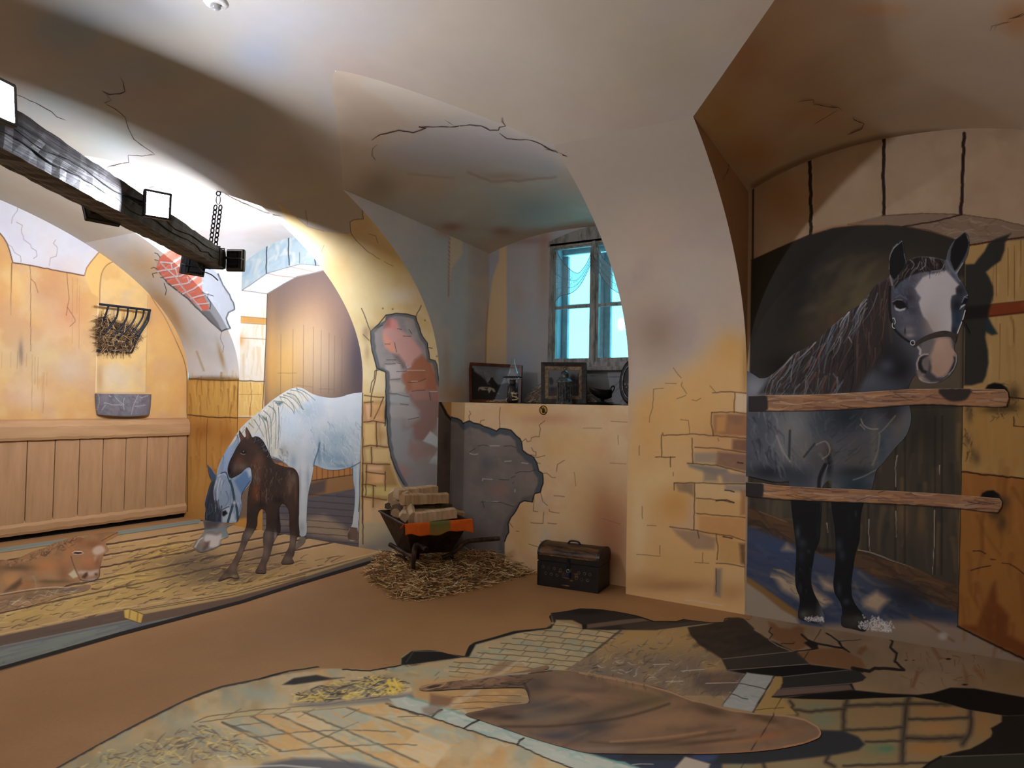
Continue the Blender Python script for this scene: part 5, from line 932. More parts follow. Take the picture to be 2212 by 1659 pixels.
def ribbon(pts, w, sm=3, w1=None):
    Q = spline(pts, sm); L, R = [], []
    for i, q in enumerate(Q):
        d = Q[min(i + 1, len(Q) - 1)] - Q[max(i - 1, 0)]; d = d / (np.hypot(*d) + 1e-9); k = (w + ((w1 if w1 is not None else w) - w) * i / max(len(Q) - 1, 1)) / 2
        L.append((q[0] - d[1] * k, q[1] + d[0] * k)); R.append((q[0] + d[1] * k, q[1] - d[0] * k))
    return L + R[::-1]
halter = tag(figure('halter', H2([(695, 1440), (800, 1370), (930, 1318), (1045, 1296), (1120, 1308), (1195, 1345), (1185, 1430), (1170, 1440), (1120, 1372), (1000, 1372), (860, 1402), (720, 1470), (690, 1500)]), BY, paint_strap, 1.4, 0.003, 0.006, horse, MURAL, sm=3), 'brown leather noseband across the blaze')
for pts, w, fn in ((H2([(400, 760), (392, 900), (395, 1050), (415, 1180), (450, 1270), (520, 1350), (600, 1410), (690, 1460)]), 4.6, paint_dark), (H2([(1300, 1050), (1270, 1160), (1235, 1250), (1205, 1330)]), 2.6, paint_metal), (H2([(1265, 1170), (1300, 1240), (1345, 1330)]), 4.5, paint_dark)):
    figure('strap', ribbon(pts, w), BY, fn, 1.3, 0.003, 0.0055, halter, MURAL, sm=0)
for pts in (H2([(430, 1150), (450, 1145), (465, 1190), (455, 1220)]), H2([(430, 1205), (430, 1250), (460, 1272)])): figure('buckle', ribbon(pts, 1.8), BY, paint_metal, 1.3, 0.002, 0.0065, halter, MURAL, sm=0)
a = np.linspace(0, 2 * math.pi, 17)[:-1]; rx_, ry_ = H2([(672, 1440)])[0]
figure('ring', ribbon([(rx_ + 4.6 * math.cos(t), ry_ + 5.2 * math.sin(t)) for t in list(a) + [0, .3]], 1.6), BY, paint_metal, 1.4, 0.002, 0.0068, halter, MURAL, sm=0)

# --- the two rails painted across the opening
def rail(outline, label, seed, ang, shade=None):
    Q = np.array(outline); 
    def fn(p):
        y0 = np.interp(p.px, [1622, 1850, 2180], [Q[:, 1].min()] * 3)
        p.mottle([(150, 112, 80), (128, 96, 74)], 22, .5, seed)
        p.strokes(outline, 80, 60, 4, ang, [(164, 122, 80), (110, 76, 60), (176, 150, 124), (96, 66, 56), (170, 120, 66), (150, 132, 118)], .7, .05, .05, seed=seed)
        p.strokes(outline, 16, 70, 1.6, ang, [(46, 32, 28)], .7, .05, .08, seed=seed + 1)
        if shade: p.poly(shade[0], (44, 41, 40), 1, 2, 2)
        if shade and len(shade) > 1: p.poly(shade[1], (44, 38, 36), .95, 2.5, 2)
        n = len(Q) // 2
        p.line(list(outline[n:]) , 3.2, (38, 30, 28), .85, f=2.5, wob=1.5); p.line(list(outline[:n]), 1.6, (190, 168, 146), .6, wob=1.5)
    return tag(figure('painted_rail', outline, BY, fn, 1.4, 0.0035, 0.009, None, MURAL, LIMC, sm=0), label, 'rail', 'rails painted in front of the dark horse')
rail(C3([(60, 1355), (210, 1350), (500, 1348), (700, 1340), (900, 1330), (1100, 1318), (1320, 1303), (1550, 1300), (1780, 1298), (2060, 1305), (2085, 1330), (2094, 1385), (2076, 1440), (2000, 1447), (1740, 1436), (1500, 1424), (1300, 1430), (1100, 1445), (900, 1460), (700, 1470), (500, 1476), (210, 1478), (60, 1478)]),
     'upper painted wooden rail, across the neck of the dark horse', 92, -1, (C3([(60, 1352), (190, 1352), (208, 1380), (212, 1430), (195, 1476), (60, 1478)]), C3([(1548, 1302), (1790, 1300), (1788, 1345), (1755, 1388), (1690, 1400), (1630, 1395), (1580, 1365)])))
rail(C4([(30, 556), (130, 563), (200, 575), (330, 584), (480, 592), (740, 602), (920, 610), (1100, 620), (1270, 632), (1440, 645), (1545, 654), (1560, 675), (1556, 712), (1535, 742), (1480, 738), (1300, 716), (1100, 700), (920, 690), (740, 682), (600, 678), (480, 672), (330, 666), (200, 660), (130, 652), (30, 642)]),
     'lower painted wooden rail, across the legs of the dark horse', 95, 3, (C4([(30, 550), (125, 562), (136, 590), (134, 630), (120, 652), (30, 650)]),))

# --- white mare
mare_o = A5([(905, 140), (955, 146), (1020, 183), (1060, 200), (1110, 214), (1190, 224), (1270, 216), (1330, 196), (1400, 184), (1470, 192), (1480, 320), (1480, 560), (1470, 800), (1440, 1000), (1428, 1150), (1412, 1230), (1412, 1300), (1405, 1370), (1370, 1392), (1330, 1380), (1322, 1340), (1338, 1290), (1362, 1250), (1372, 1150), (1378, 1000), (1365, 880), (1350, 792), (1280, 808), (1200, 815), (1120, 802), (1055, 775), (1040, 830), (1028, 900), (1010, 970), (998, 1060), (992, 1150), (990, 1240), (985, 1340), (930, 1340), (926, 1180), (928, 1000), (924, 860), (890, 800), (840, 782), (770, 735), (700, 712), (640, 700), (560, 760), (545, 830), (538, 900), (500, 960), (460, 1015), (462, 1090), (445, 1170), (418, 1238), (300, 1240), (168, 1240), (166, 1130), (160, 1100), (168, 1030), (205, 920), (215, 905), (195, 860), (184, 800), (184, 768), (215, 800), (255, 850), (265, 800), (290, 735), (330, 655), (380, 580), (430, 500), (480, 440), (560, 370), (620, 322), (700, 250), (780, 195), (850, 155)])
def paint_mare(p):
    p.mottle([(190, 200, 206), (208, 210, 208), (178, 190, 198)], 26, .5, 100)
    S = lambda x, y, rx, ry, c, a: p.blob(400 + .26522 * x, 800 + .26522 * y, rx * .265, ry * .265, c, a)
    for v in ((1400, 350, 80, 120, (190, 202, 210), .7), (1230, 560, 130, 110, (140, 164, 176), .7), (1200, 720, 160, 70, (120, 150, 170), .8), (1050, 600, 60, 90, (178, 190, 196), .6), (880, 660, 60, 70, (190, 192, 188), .7), (1000, 330, 90, 80, (150, 174, 186), .6), (860, 450, 80, 100, (186, 202, 212), .7), (1090, 660, 14, 90, (96, 126, 146), .8), (1130, 640, 10, 60, (84, 112, 132), .6), (880, 740, 30, 60, (132, 156, 168), .7), (800, 650, 40, 50, (150, 150, 140), .6), (1380, 640, 40, 120, (170, 186, 196), .5), (1280, 780, 90, 20, (104, 136, 156), .7), (960, 740, 30, 60, (196, 200, 200), .6),
              (960, 1000, 14, 200, (204, 208, 206), .7), (1000, 900, 14, 120, (140, 156, 160), .6), (935, 920, 8, 120, (150, 150, 140), .6), (950, 1280, 24, 40, (150, 146, 140), .5), (1385, 900, 12, 120, (150, 170, 178), .7), (1362, 860, 8, 90, (70, 104, 126), .9), (1425, 900, 8, 130, (60, 84, 104), .8), (1400, 1150, 10, 80, (190, 200, 204), .7)): S(*v)
    p.strokes(A5([(1000, 420), (1440, 420), (1430, 780), (1060, 780)]), 130, 14, 2.4, 62, [(196, 206, 210), (120, 150, 166), (164, 184, 194), (136, 150, 150), (206, 208, 204)], .55, .3, seed=101)
    p.strokes(A5([(760, 300), (1100, 300), (1060, 620), (780, 620)]), 50, 18, 3, 75, [(190, 204, 212), (164, 184, 196), (200, 206, 208)], .45, .3, seed=102)
    p.line(A5([(1095, 590), (1085, 650), (1060, 720), (1045, 780)]), 2.4, (62, 92, 116), .85, sm=3, f=2); p.line(A5([(1055, 775), (1120, 802), (1200, 815), (1280, 808), (1350, 790), (1440, 740)]), 2.2, (66, 90, 106), .8, sm=3)
    p.line(A5([(925, 860), (928, 1000), (926, 1180)]), 1.6, (110, 110, 100), .8); p.line(A5([(1055, 775), (1028, 900), (1000, 1040), (990, 1240)]), 1.8, (92, 108, 114), .8, sm=3)
    p.poly(A5([(1325, 1380), (1322, 1330), (1345, 1275), (1400, 1285), (1415, 1330), (1400, 1390)]), (112, 92, 78), 1, 1.5); p.blob(752, 1158, 5, 8, (74, 60, 54), .7); p.line(A5([(1340, 1280), (1400, 1286)]), 1.6, (50, 46, 46), .8)
    for pts in ([(1362, 800), (1366, 900), (1380, 1000), (1372, 1150), (1345, 1270)], [(1430, 760), (1425, 1000), (1412, 1150)]): p.line(A5(pts), 1.8, (48, 66, 80), .85, sm=3)
    p.line(A5([(700, 700), (760, 725), (830, 775)]), 3, (66, 80, 84), .8, f=2, wob=2); p.strokes(A5([(740, 640), (830, 640), (860, 780), (760, 740)]), 30, 9, 1.6, 70, [(120, 122, 108), (150, 150, 140), (90, 96, 92)], .6, .4, seed=103)
    # mane
    mane = A5([(905, 140), (1000, 170), (1060, 210), (960, 260), (900, 330), (760, 280), (765, 480), (760, 700), (690, 700), (640, 560), (600, 500), (540, 520), (440, 560), (380, 640), (330, 760), (290, 760), (290, 735), (380, 580), (480, 440), (620, 322), (780, 195)])
    p.poly(mane, (204, 202, 188), .9, 3)
    ml = lambda x, y: 100 if y > 885 and x > 520 else (128 if x < 540 else (60 if x > 620 else 85))
    p.strokes(mane, 120, 40, 2.2, ml, [(222, 220, 210), (190, 180, 150), (170, 178, 176), (214, 206, 184), (120, 130, 128)], .7, .12, .1, seed=104)
    for pts in ([(860, 160), (940, 180), (1000, 250)], [(905, 150), (980, 180), (1060, 245)], [(830, 185), (900, 210), (950, 300), (965, 320)], [(770, 215), (830, 230), (880, 290), (890, 340)], [(800, 200), (880, 230), (960, 320)], [(720, 250), (800, 260), (870, 320), (890, 355)], [(740, 260), (760, 290)], [(640, 330), (690, 380), (700, 470), (700, 600)], [(680, 290), (730, 330), (740, 420), (735, 640)], [(660, 380), (680, 500), (690, 660)], [(600, 360), (650, 440), (670, 600), (690, 680)], [(760, 300), (765, 420), (755, 640)], [(560, 400), (600, 460), (640, 540)], [(520, 430), (560, 470)], [(430, 530), (400, 600), (360, 650)], [(340, 660), (300, 750), (280, 820)]):
        p.line(A5(pts), 1.5, (58, 80, 88), .85, sm=3, w1=.8)
    p.poly(A5([(620, 365), (660, 390), (670, 420), (640, 400)]), (70, 88, 84), .8, 2); p.poly(A5([(735, 262), (800, 255), (770, 290)]), (70, 92, 100), .8, 2)
    # head hanging down, left cheek in blue shade
    head = A5([(330, 640), (430, 560), (560, 640), (560, 860), (460, 1020), (470, 1240), (160, 1240), (150, 1080), (215, 900), (260, 840), (290, 730)])
    p.poly(head, (138, 160, 184), .9, 4); p.strokes(head, 50, 26, 3, 100, [(190, 204, 214), (96, 124, 154), (160, 180, 198), (74, 100, 132)], .6, .15, seed=105)
    p.poly(A5([(330, 640), (380, 620), (370, 720), (340, 860), (300, 850), (310, 740)]), (150, 172, 206), .9, 3); p.poly(A5([(400, 900), (470, 830), (545, 800), (535, 900), (460, 1010), (430, 960)]), (92, 126, 166), .95, 3); p.poly(A5([(500, 810), (545, 795), (540, 860), (520, 870)]), (196, 206, 210), .8, 3)
    p.poly(A5([(165, 1240), (160, 1100), (205, 920), (255, 850), (240, 950), (245, 1050), (300, 1150), (300, 1240)]), (52, 56, 68), .95, 3); p.poly(A5([(215, 900), (195, 860), (184, 768), (215, 800), (250, 855), (240, 890)]), (66, 88, 112), 1, 1.5)
    for pts in ([(255, 900), (235, 980), (240, 1060), (250, 1150)], [(285, 880), (265, 960), (262, 1080)], [(300, 900), (290, 980)], [(270, 860), (310, 840), (345, 870)]): p.line(A5(pts), 3, (196, 206, 216), .8, sm=3, w1=1)
    p.strokes(A5([(170, 1090), (290, 1090), (295, 1225), (170, 1225)]), 24, 20, 2, 95, [(110, 120, 136), (34, 36, 44), (80, 90, 106)], .7, .1, seed=106)
    p.poly(A5([(300, 1130), (350, 1100), (400, 1180), (415, 1235), (300, 1235)]), (196, 208, 214), .85, 3); p.poly(A5([(302, 1150), (330, 1140), (345, 1165), (315, 1190), (302, 1180)]), (18, 22, 32), 1, 1.5); p.line(A5([(295, 1140), (330, 1120), (355, 1110)]), 2.4, (60, 76, 96), .9, f=1.5)
    p.line(A5([(290, 840), (330, 830), (350, 880), (360, 910)]), 2.2, (40, 62, 84), .9, sm=3)
    for pts in ([(365, 900), (385, 960), (400, 1060)], [(398, 1060), (375, 1140), (348, 1235)], [(400, 1060), (420, 1120), (430, 1230)]): p.line(A5(pts), 5, (52, 74, 84), .95, sm=3)
    p.blob(506, 1086, 4, 5, (206, 212, 216), .95); p.line(A5([(530, 900), (460, 1010), (465, 1100), (445, 1180), (418, 1238)]), 1.8, (48, 64, 84), .85, sm=3); p.line(A5([(165, 1230), (160, 1100), (205, 920), (215, 905), (190, 840), (184, 768)]), 1.6, (30, 36, 46), .85)
mare = empty('painted_mare', tuple(onY(690, 1160, YB)), 'white mare with lowered head painted in the archway on the left', 'painted horse')
figure('mare_body', mare_o, BY, paint_mare, .93, 0.005, 0.003, mare, MURAL, LIMA, sm=3)
def paint_muzzle(p):
    p.mottle([(128, 120, 112), (92, 86, 80)], 14, .5, 110)
    p.poly(A3([(1850, 1250), (1900, 1230), (1940, 1250), (1880, 1290), (1860, 1350), (1780, 1350), (1740, 1290), (1760, 1240)]), (178, 170, 160), .85, 3, 2); p.poly(A3([(1745, 1130), (1900, 1120), (1850, 1180), (1745, 1200)]), (70, 66, 64), .9, 4); p.poly(A3([(1745, 1310), (1790, 1300), (1780, 1350), (1730, 1380)]), (64, 56, 52), .9, 3); p.line(A3([(1665, 1350), (1700, 1290), (1730, 1270)]), 2.4, (190, 178, 160), .8, f=2); p.blob(440, 1176, 7, 6, (120, 92, 70), .7); p.line(A3([(1710, 1215), (1800, 1205), (1900, 1200)]), 4, (104, 116, 118), .95); p.poly(A3([(1890, 1180), (1930, 1190), (1950, 1260), (1890, 1270)]), (104, 114, 112), .9, 2)
    p.line(A3([(1655, 1360), (1720, 1395), (1810, 1365), (1870, 1340)]), 1.5, (60, 52, 46), .8)
figure('muzzle', A3([(1745, 1085), (2000, 1085), (2010, 1150), (1935, 1185), (1950, 1260), (1890, 1285), (1872, 1340), (1810, 1372), (1720, 1397), (1660, 1372), (1650, 1340), (1668, 1300), (1715, 1255), (1745, 1195)]), FZ, paint_muzzle, 1.1, 0.006, 0.006, mare, FLOORART, LIMF, sm=3)
def paint_hoof(p): p.mottle([(112, 98, 82), (84, 74, 64)], 10, .6, 111)
figure('hoof', A5([(925, 1290), (985, 1290), (985, 1340), (975, 1400), (930, 1440), (890, 1455), (905, 1410), (930, 1370)]), FZ, paint_hoof, 1.15, 0.006, 0.0055, mare, FLOORART, LIMF, sm=3)

# --- dark foal standing in front of the mare, its lower legs on the floor
foal_o = M6([(470, 103), (492, 135), (510, 165), (530, 205), (560, 195), (600, 205), (640, 245), (665, 290), (690, 340), (715, 395), (745, 455), (800, 480), (860, 500), (930, 512), (965, 540), (990, 590), (996, 680), (990, 800), (990, 920), (992, 1060), (1000, 1180), (975, 1200), (965, 1260), (945, 1370), (925, 1410), (945, 1440), (930, 1462), (880, 1468), (818, 1462), (830, 1420), (860, 1360), (895, 1290), (905, 1190), (898, 1080), (898, 980), (885, 920), (855, 875), (830, 865), (805, 885), (795, 930), (802, 1010), (810, 1120), (790, 1165), (750, 1230), (715, 1340), (690, 1420), (670, 1460), (668, 1545), (640, 1562), (600, 1558), (558, 1550), (580, 1500), (612, 1440), (640, 1340), (636, 1230), (640, 1160), (665, 1110), (668, 1020), (664, 960), (645, 925), (618, 918), (595, 945), (580, 1000), (575, 1080), (540, 1150), (490, 1230), (455, 1310), (420, 1390), (395, 1450), (372, 1520), (400, 1590), (380, 1610), (300, 1600), (190, 1640), (230, 1575), (300, 1490), (360, 1390), (410, 1270), (430, 1180), (468, 1090), (474, 1000), (478, 900), (484, 800), (500, 700), (524, 630), (520, 550), (505, 505), (470, 512), (420, 560), (370, 590), (325, 612), (300, 600), (285, 560), (285, 505), (305, 440), (330, 390), (370, 310), (405, 255), (412, 235), (398, 185), (400, 135), (430, 175), (452, 205), (466, 190), (460, 150)])
def paint_foal(p):
    p.mottle([(72, 52, 44), (44, 37, 35), (58, 48, 43)], 18, .55, 120)
    S = lambda x, y, rx, ry, c, a, r=0: p.blob(430 + .21704 * x, 900 + .21704 * y, rx * .217, ry * .217, c, a, r)
    for v in ((400, 440, 50, 60, (96, 62, 50), .8), (350, 500, 40, 60, (110, 96, 86), .6), (430, 500, 60, 40, (118, 104, 92), .6), (440, 330, 60, 40, (50, 40, 36), .8), (580, 500, 60, 100, (104, 70, 54), .8), (600, 420, 60, 60, (92, 66, 52), .7), (570, 750, 50, 100, (120, 72, 40), .8), (560, 620, 40, 50, (112, 98, 88), .6), (700, 600, 50, 120, (48, 40, 36), .8), (780, 620, 60, 100, (54, 46, 38), .8), (900, 700, 30, 120, (122, 92, 68), .7), (940, 620, 30, 60, (120, 100, 84), .7), (880, 560, 40, 30, (66, 56, 50), .6), (960, 760, 16, 120, (110, 76, 50), .6),
              (520, 950, 40, 80, (52, 44, 40), .7), (620, 880, 60, 30, (38, 32, 30), .8), (700, 960, 30, 100, (66, 50, 42), .7), (800, 830, 50, 30, (26, 22, 22), .9), (930, 980, 30, 120, (76, 56, 44), .7), (790, 1010, 14, 80, (28, 26, 26), .8), (660, 330, 24, 80, (34, 28, 28), .7), (690, 420, 30, 50, (44, 34, 32), .7), (850, 800, 60, 40, (60, 46, 40), .6)): S(*v)
    p.strokes(M6([(500, 480), (960, 520), (960, 860), (500, 860)]), 90, 16, 2.6, 95, [(110, 82, 62), (50, 40, 36), (80, 58, 46), (40, 34, 32), (126, 104, 86)], .5, .25, seed=121)
    # lower legs lighter
    for x, y, rx, ry, c, a in ((500, 1180, 60, 60, (112, 98, 86), .8), (420, 1350, 50, 90, (104, 84, 70), .8), (340, 1500, 50, 70, (110, 86, 66), .8), (690, 1180, 50, 70, (104, 92, 82), .8), (660, 1350, 40, 90, (110, 92, 78), .7), (620, 1500, 40, 50, (92, 70, 58), .9), (930, 1250, 40, 70, (110, 92, 78), .8), (880, 1420, 50, 40, (98, 78, 66), .9), (760, 1200, 14, 60, (170, 164, 154), .6), (740, 1280, 16, 60, (60, 52, 48), .8), (260, 1590, 40, 30, (120, 100, 60), .6), (350, 1590, 40, 20, (150, 130, 80), .7)): S(x, y, rx, ry, c, a)
    p.poly(M6([(285, 560), (285, 505), (330, 390), (405, 255), (415, 300), (360, 420), (330, 560), (310, 600)]), (44, 38, 38), .7, 4)
    p.poly(M6([(415, 345), (440, 330), (470, 345), (465, 370), (430, 372)]), (26, 22, 24), 1, 1.4); p.line(M6([(415, 365), (440, 378), (460, 372)]), 1.2, (150, 150, 146), .9); p.blob(526, 975, 1.5, 1.2, (170, 176, 176), .9)
    p.poly(M6([(295, 520), (312, 515), (316, 560), (300, 570)]), (20, 16, 18), .95, 1.2); p.line(M6([(320, 600), (340, 560)]), 1.4, (26, 22, 22), .9)
    p.poly(M6([(402, 150), (430, 180), (450, 210), (430, 235), (410, 225)]), (92, 66, 54), .9, 1.5); p.poly(M6([(470, 110), (495, 150), (500, 205), (480, 230), (460, 190)]), (104, 74, 62), .9, 1.5)
    p.strokes(M6([(530, 195), (640, 240), (720, 400), (740, 450), (690, 400), (620, 280), (540, 230)]), 70, 8, 1.8, -60, [(26, 24, 28), (40, 34, 36), (84, 96, 106)], .9, .5, seed=122)
    for pts in ([(474, 1000), (484, 800), (500, 700), (524, 630), (520, 550), (505, 505), (420, 560), (325, 612)], [(290, 560), (330, 390), (405, 255)], [(664, 960), (645, 925), (618, 918), (595, 945), (578, 1060)], [(898, 980), (885, 920), (855, 875), (830, 865), (800, 900)], [(996, 680), (990, 800), (992, 1060)], [(860, 500), (930, 512), (985, 575)], [(610, 740), (615, 860)]): p.line(M6(pts), 1.6, (22, 18, 18), .8, sm=3)
foal = empty('painted_foal', tuple(onY(560, 1130, YB)), 'dark brown foal painted standing in front of the white mare', 'painted horse')
figure('foal_body', foal_o, BY, paint_foal, .95, 0.0045, 0.006, foal, MURAL, LIMA, sm=3)
figure('foal_legs', foal_o, FZ, paint_foal, 1.1, 0.005, 0.008, foal, FLOORART, LIMF, sm=3)
# ------------------------------------------------------------------ window (box window: inner and outer casements)
WOOD_W = mat_noise('old white window paint', (96, 92, 84), (156, 156, 150), 26.0, 0.6, bmp=0.3, stretch=(1, 1, 0.25), lo=0.3, hi=0.55)
WOOD_O = mat_noise('pale window paint', (150, 164, 172), (178, 188, 192), 12.0, 0.55, bmp=0.1)
mt, nt, b = nodes('window glass')
tr = nt.nodes.new('ShaderNodeBsdfTransparent'); gl = nt.nodes.new('ShaderNodeBsdfGlossy'); gl.inputs['Roughness'].default_value = 0.05
ms = nt.nodes.new('ShaderNodeMixShader'); ms.inputs['Fac'].default_value = 0.05
nt.links.new(tr.outputs[0], ms.inputs[1]); nt.links.new(gl.outputs[0], ms.inputs[2]); nt.links.new(ms.outputs[0], nt.nodes['Material Output'].inputs['Surface'])
GLASS = mt
XA, YA, ZA = (1, 0, 0), (0, 1, 0), (0, 0, 1)
win = empty('window_1', (WX0, YWIN, WZ0)); tag(win, kind='structure')
def rect_frame(x0, x1, z0_, z1_, y, w, d, wb_=None, wt=None):
    q = MB(); wb_ = wb_ or w; wt = wt or w
    q.box(((x0 + x1) / 2, y, z0_ + wb_ / 2), XA, YA, ZA, x1 - x0, d, wb_); q.box(((x0 + x1) / 2, y, z1_ - wt / 2), XA, YA, ZA, x1 - x0, d, wt)
    q.box((x0 + w / 2, y, (z0_ + z1_) / 2), XA, YA, ZA, w, d, z1_ - z0_ - wb_ - wt); q.box((x1 - w / 2, y, (z0_ + z1_) / 2), XA, YA, ZA, w, d, z1_ - z0_ - wb_ - wt)
    return q
XM = (WX0 + WX1) / 2
rect_frame(WX0, WX1, WZ0, WZ1, YWIN + 0.03, 0.045, 0.10).build('window_frame', WOOD_W, win, bevel=0.004)
q = MB(); q.box((XM, YWIN + 0.012, (WZ0 + WZ1) / 2), XA, YA, ZA, 0.045, 0.075, WZ1 - WZ0 - 0.03); q.build('mullion', WOOD_W, win, bevel=0.006)
q = MB(); q.box((XM, YWIN - 0.03, WZ0 - 0.02), XA, YA, ZA, WX1 - WX0 + 0.06, 0.10, 0.035); q.build('window_sill', WOOD_W, win, bevel=0.006)
arc = MB(); n = 14; V = []
for i in range(n + 1):
    t = i / n; x = WX0 - 0.02 + (WX1 - WX0 + 0.04) * t; V += [(x, YWIN - 0.02, WZ1 - 0.025), (x, YWIN - 0.02, WZ1 + 0.02 + 0.10 * math.sin(math.pi * t)), (x, YWIN + 0.02, WZ1 - 0.025), (x, YWIN + 0.02, WZ1 + 0.02 + 0.10 * math.sin(math.pi * t))]
F = []
for i in range(n):
    a = 4 * i; F += [(a, a + 4, a + 5, a + 1), (a + 2, a + 3, a + 7, a + 6), (a + 1, a + 5, a + 7, a + 3), (a, a + 2, a + 6, a + 4)]
F += [(0, 1, 3, 2), (4 * n, 4 * n + 2, 4 * n + 3, 4 * n + 1)]
arc.add(V, F).build('head_board', WOOD_W, win)
ZMID = WZ0 + 0.585
for x0, x1 in ((WX0 + 0.04, XM - 0.02), (XM + 0.02, WX1 - 0.04)):
    s = rect_frame(x0, x1, WZ0 + 0.035, WZ1 - 0.035, YWIN + 0.02, 0.026, 0.05, 0.05).build('inner_sash', WOOD_W, win, bevel=0.004)
    q = MB(); q.box(((x0 + x1) / 2, YWIN + 0.018, ZMID), XA, YA, ZA, x1 - x0 - 0.05, 0.035, 0.026); q.build('muntin', WOOD_W, s, bevel=0.004)
    for z0_, z1_ in ((WZ0 + 0.08, ZMID - 0.012), (ZMID + 0.012, WZ1 - 0.06)):
        q = MB(); q.box(((x0 + x1) / 2, YWIN + 0.022, (z0_ + z1_) / 2), XA, YA, ZA, x1 - x0 - 0.045, 0.004, z1_ - z0_); q.build('pane', GLASS, s)
YO = YWIN + WDEP - 0.06
for x0, x1 in ((WX0 + 0.0, XM - 0.01), (XM - 0.01, WX1)):
    s = rect_frame(x0, x1, WZ0, WZ1, YO, 0.062, 0.05, 0.085, 0.06).build('outer_sash', WOOD_O, win, bevel=0.004)
    q = MB(); q.box(((x0 + x1) / 2, YO, ZMID + 0.045), XA, YA, ZA, x1 - x0 - 0.12, 0.04, 0.04); q.build('muntin', WOOD_O, s, bevel=0.004)
    for z0_, z1_ in ((WZ0 + 0.085, ZMID + 0.025), (ZMID + 0.065, WZ1 - 0.06)):
        q = MB(); q.box(((x0 + x1) / 2, YO, (z0_ + z1_) / 2), XA, YA, ZA, x1 - x0 - 0.12, 0.004, z1_ - z0_); q.build('pane', GLASS, s)
q = MB(); q.box((XM, YWIN + 0.2, WZ0 + 0.012), XA, YA, ZA, WX1 - WX0, 0.2, 0.024); q.build('box_sill', WOOD_O, win)
# daylight outside
wd = bpy.data.worlds.new('daylight'); SC.world = wd; wd.use_nodes = True
bg = wd.node_tree.nodes['Background']; bg.inputs[0].default_value = (0.17, 0.76, 1.0, 1); bg.inputs[1].default_value = DAY

# ------------------------------------------------------------------ hanging beam with its chain and flood lights
BEAM = mat_noise('tarred old beam', (38, 27, 24), (84, 62, 52), 5.0, 0.34, bmp=0.9, stretch=(1.0, 1.0, 1.0), spec=0.6, lo=0.3, hi=0.7)
def beam_material():
    mt, nt, b = nodes('tarred old beam wood')
    tc = nt.nodes.new('ShaderNodeTexCoord'); mp = nt.nodes.new('ShaderNodeMapping'); mp.inputs['Rotation'].default_value = (0, 0, -BANG)
    mp2 = nt.nodes.new('ShaderNodeMapping'); mp2.inputs['Scale'].default_value = (1.2, 26, 26)
    nt.links.new(tc.outputs['Object'], mp.inputs['Vector']); nt.links.new(mp.outputs['Vector'], mp2.inputs['Vector'])
    n = nt.nodes.new('ShaderNodeTexNoise'); n.inputs['Scale'].default_value = 1.0; n.inputs['Detail'].default_value = 6
    nt.links.new(mp2.outputs['Vector'], n.inputs['Vector'])
    nt.links.new(ramp(nt, n.outputs['Fac'], [(0.34, L4((14, 11, 11))), (0.5, L4((34, 27, 26))), (0.7, L4((52, 42, 39)))]), b.inputs['Base Color'])
    b.inputs['Roughness'].default_value = 0.55; b.inputs['Specular IOR Level'].default_value = 0.3
    bump(nt, b, n.outputs['Fac'], 0.9, 0.012); return mt
# right lower edge of the beam, from its far end to beyond the picture
BF, BN = atD(487, 585, 6.0), atD(-330, 60, 2.35)
BN[2] = BF[2] = 2.60
bx = BN - BF; BLEN = np.linalg.norm(bx); bx /= BLEN; BANG = math.atan2(bx[1], bx[0])
by = np.array([-bx[1], bx[0], 0.]); 
if by[0] > 0: by = -by                          # by points left, away from the camera
def bpt(t, l, h): return BF + bx * t + by * l + z0 * h
beam = empty('wooden_beam', tuple(bpt(BLEN / 2, 0.08, 0.08)), 'long dark tarred timber beam hanging on a chain under the lit vault', 'beam')
rb = random.Random(3); V, F = [], []; N = 60
for i in range(N + 1):
    t = BLEN * i / N; k = i / N; hh = 0.15 + 0.08 * k; ww = 0.15 + 0.03 * k
    for l, h in ((0, 0), (ww * .5, -0.004), (ww, 0), (ww, hh), (ww * .5, hh + .004), (0, hh), (-0.004, hh * .66), (-0.004, hh * .33)):
        V.append(bpt(t, l + rb.uniform(-.003, .003), h + rb.uniform(-.004, .004) + 0.002 * math.sin(i * .5)))
for i in range(N):
    for k in range(8): F.append((i * 8 + k, i * 8 + (k + 1) % 8, i * 8 + 8 + (k + 1) % 8, i * 8 + 8 + k))
F += [tuple(range(7, -1, -1)), tuple(N * 8 + k for k in range(8))]
body = mesh_obj('timber', V, F, beam_material(), beam)
bm = bmesh.new(); bm.from_mesh(body.data); bmesh.ops.recalc_face_normals(bm, faces=bm.faces); bm.to_mesh(body.data); bm.free()
CRK = mat_noise('dark split', (8, 6, 6), (16, 12, 11), 20, 0.9, bmp=0)
q = MB()
for t0, t1, h in ((0.1, 1.5, .10), (0.5, 1.9, .055), (1.2, 2.9, .11), (1.9, 3.3, .06), (2.4, 3.6, .14), (0.15, .8, .045)):
    n = 22; pts = [bpt(t0 + (t1 - t0) * i / n, -0.006, h + 0.02 * math.sin(i * .7 + t0 * 9) * (i / n) + rb.uniform(-.003, .003)) for i in range(n + 1)]
    q.tube(pts, [0.0035 * math.sin(math.pi * i / n) + .0006 for i in range(n + 1)], 5)
q.build('split', CRK, beam)
BLACK = mat_noise('black enamel', (14, 14, 16), (26, 26, 28), 30, 0.4, bmp=0.05, spec=0.5)
IRON = mat_noise('dark iron', (24, 25, 30), (48, 48, 54), 25, 0.45, metal=0.6, bmp=0.2)
LENSES = {k: mat_emit('lit lamp glass %s' % k, (234, 238, 252), LAMP * v) for k, v in POWER.items()}
ALU = mat_noise('dull reflector rim', (120, 122, 125), (170, 172, 175), 12, 0.35, metal=0.7, bmp=0)
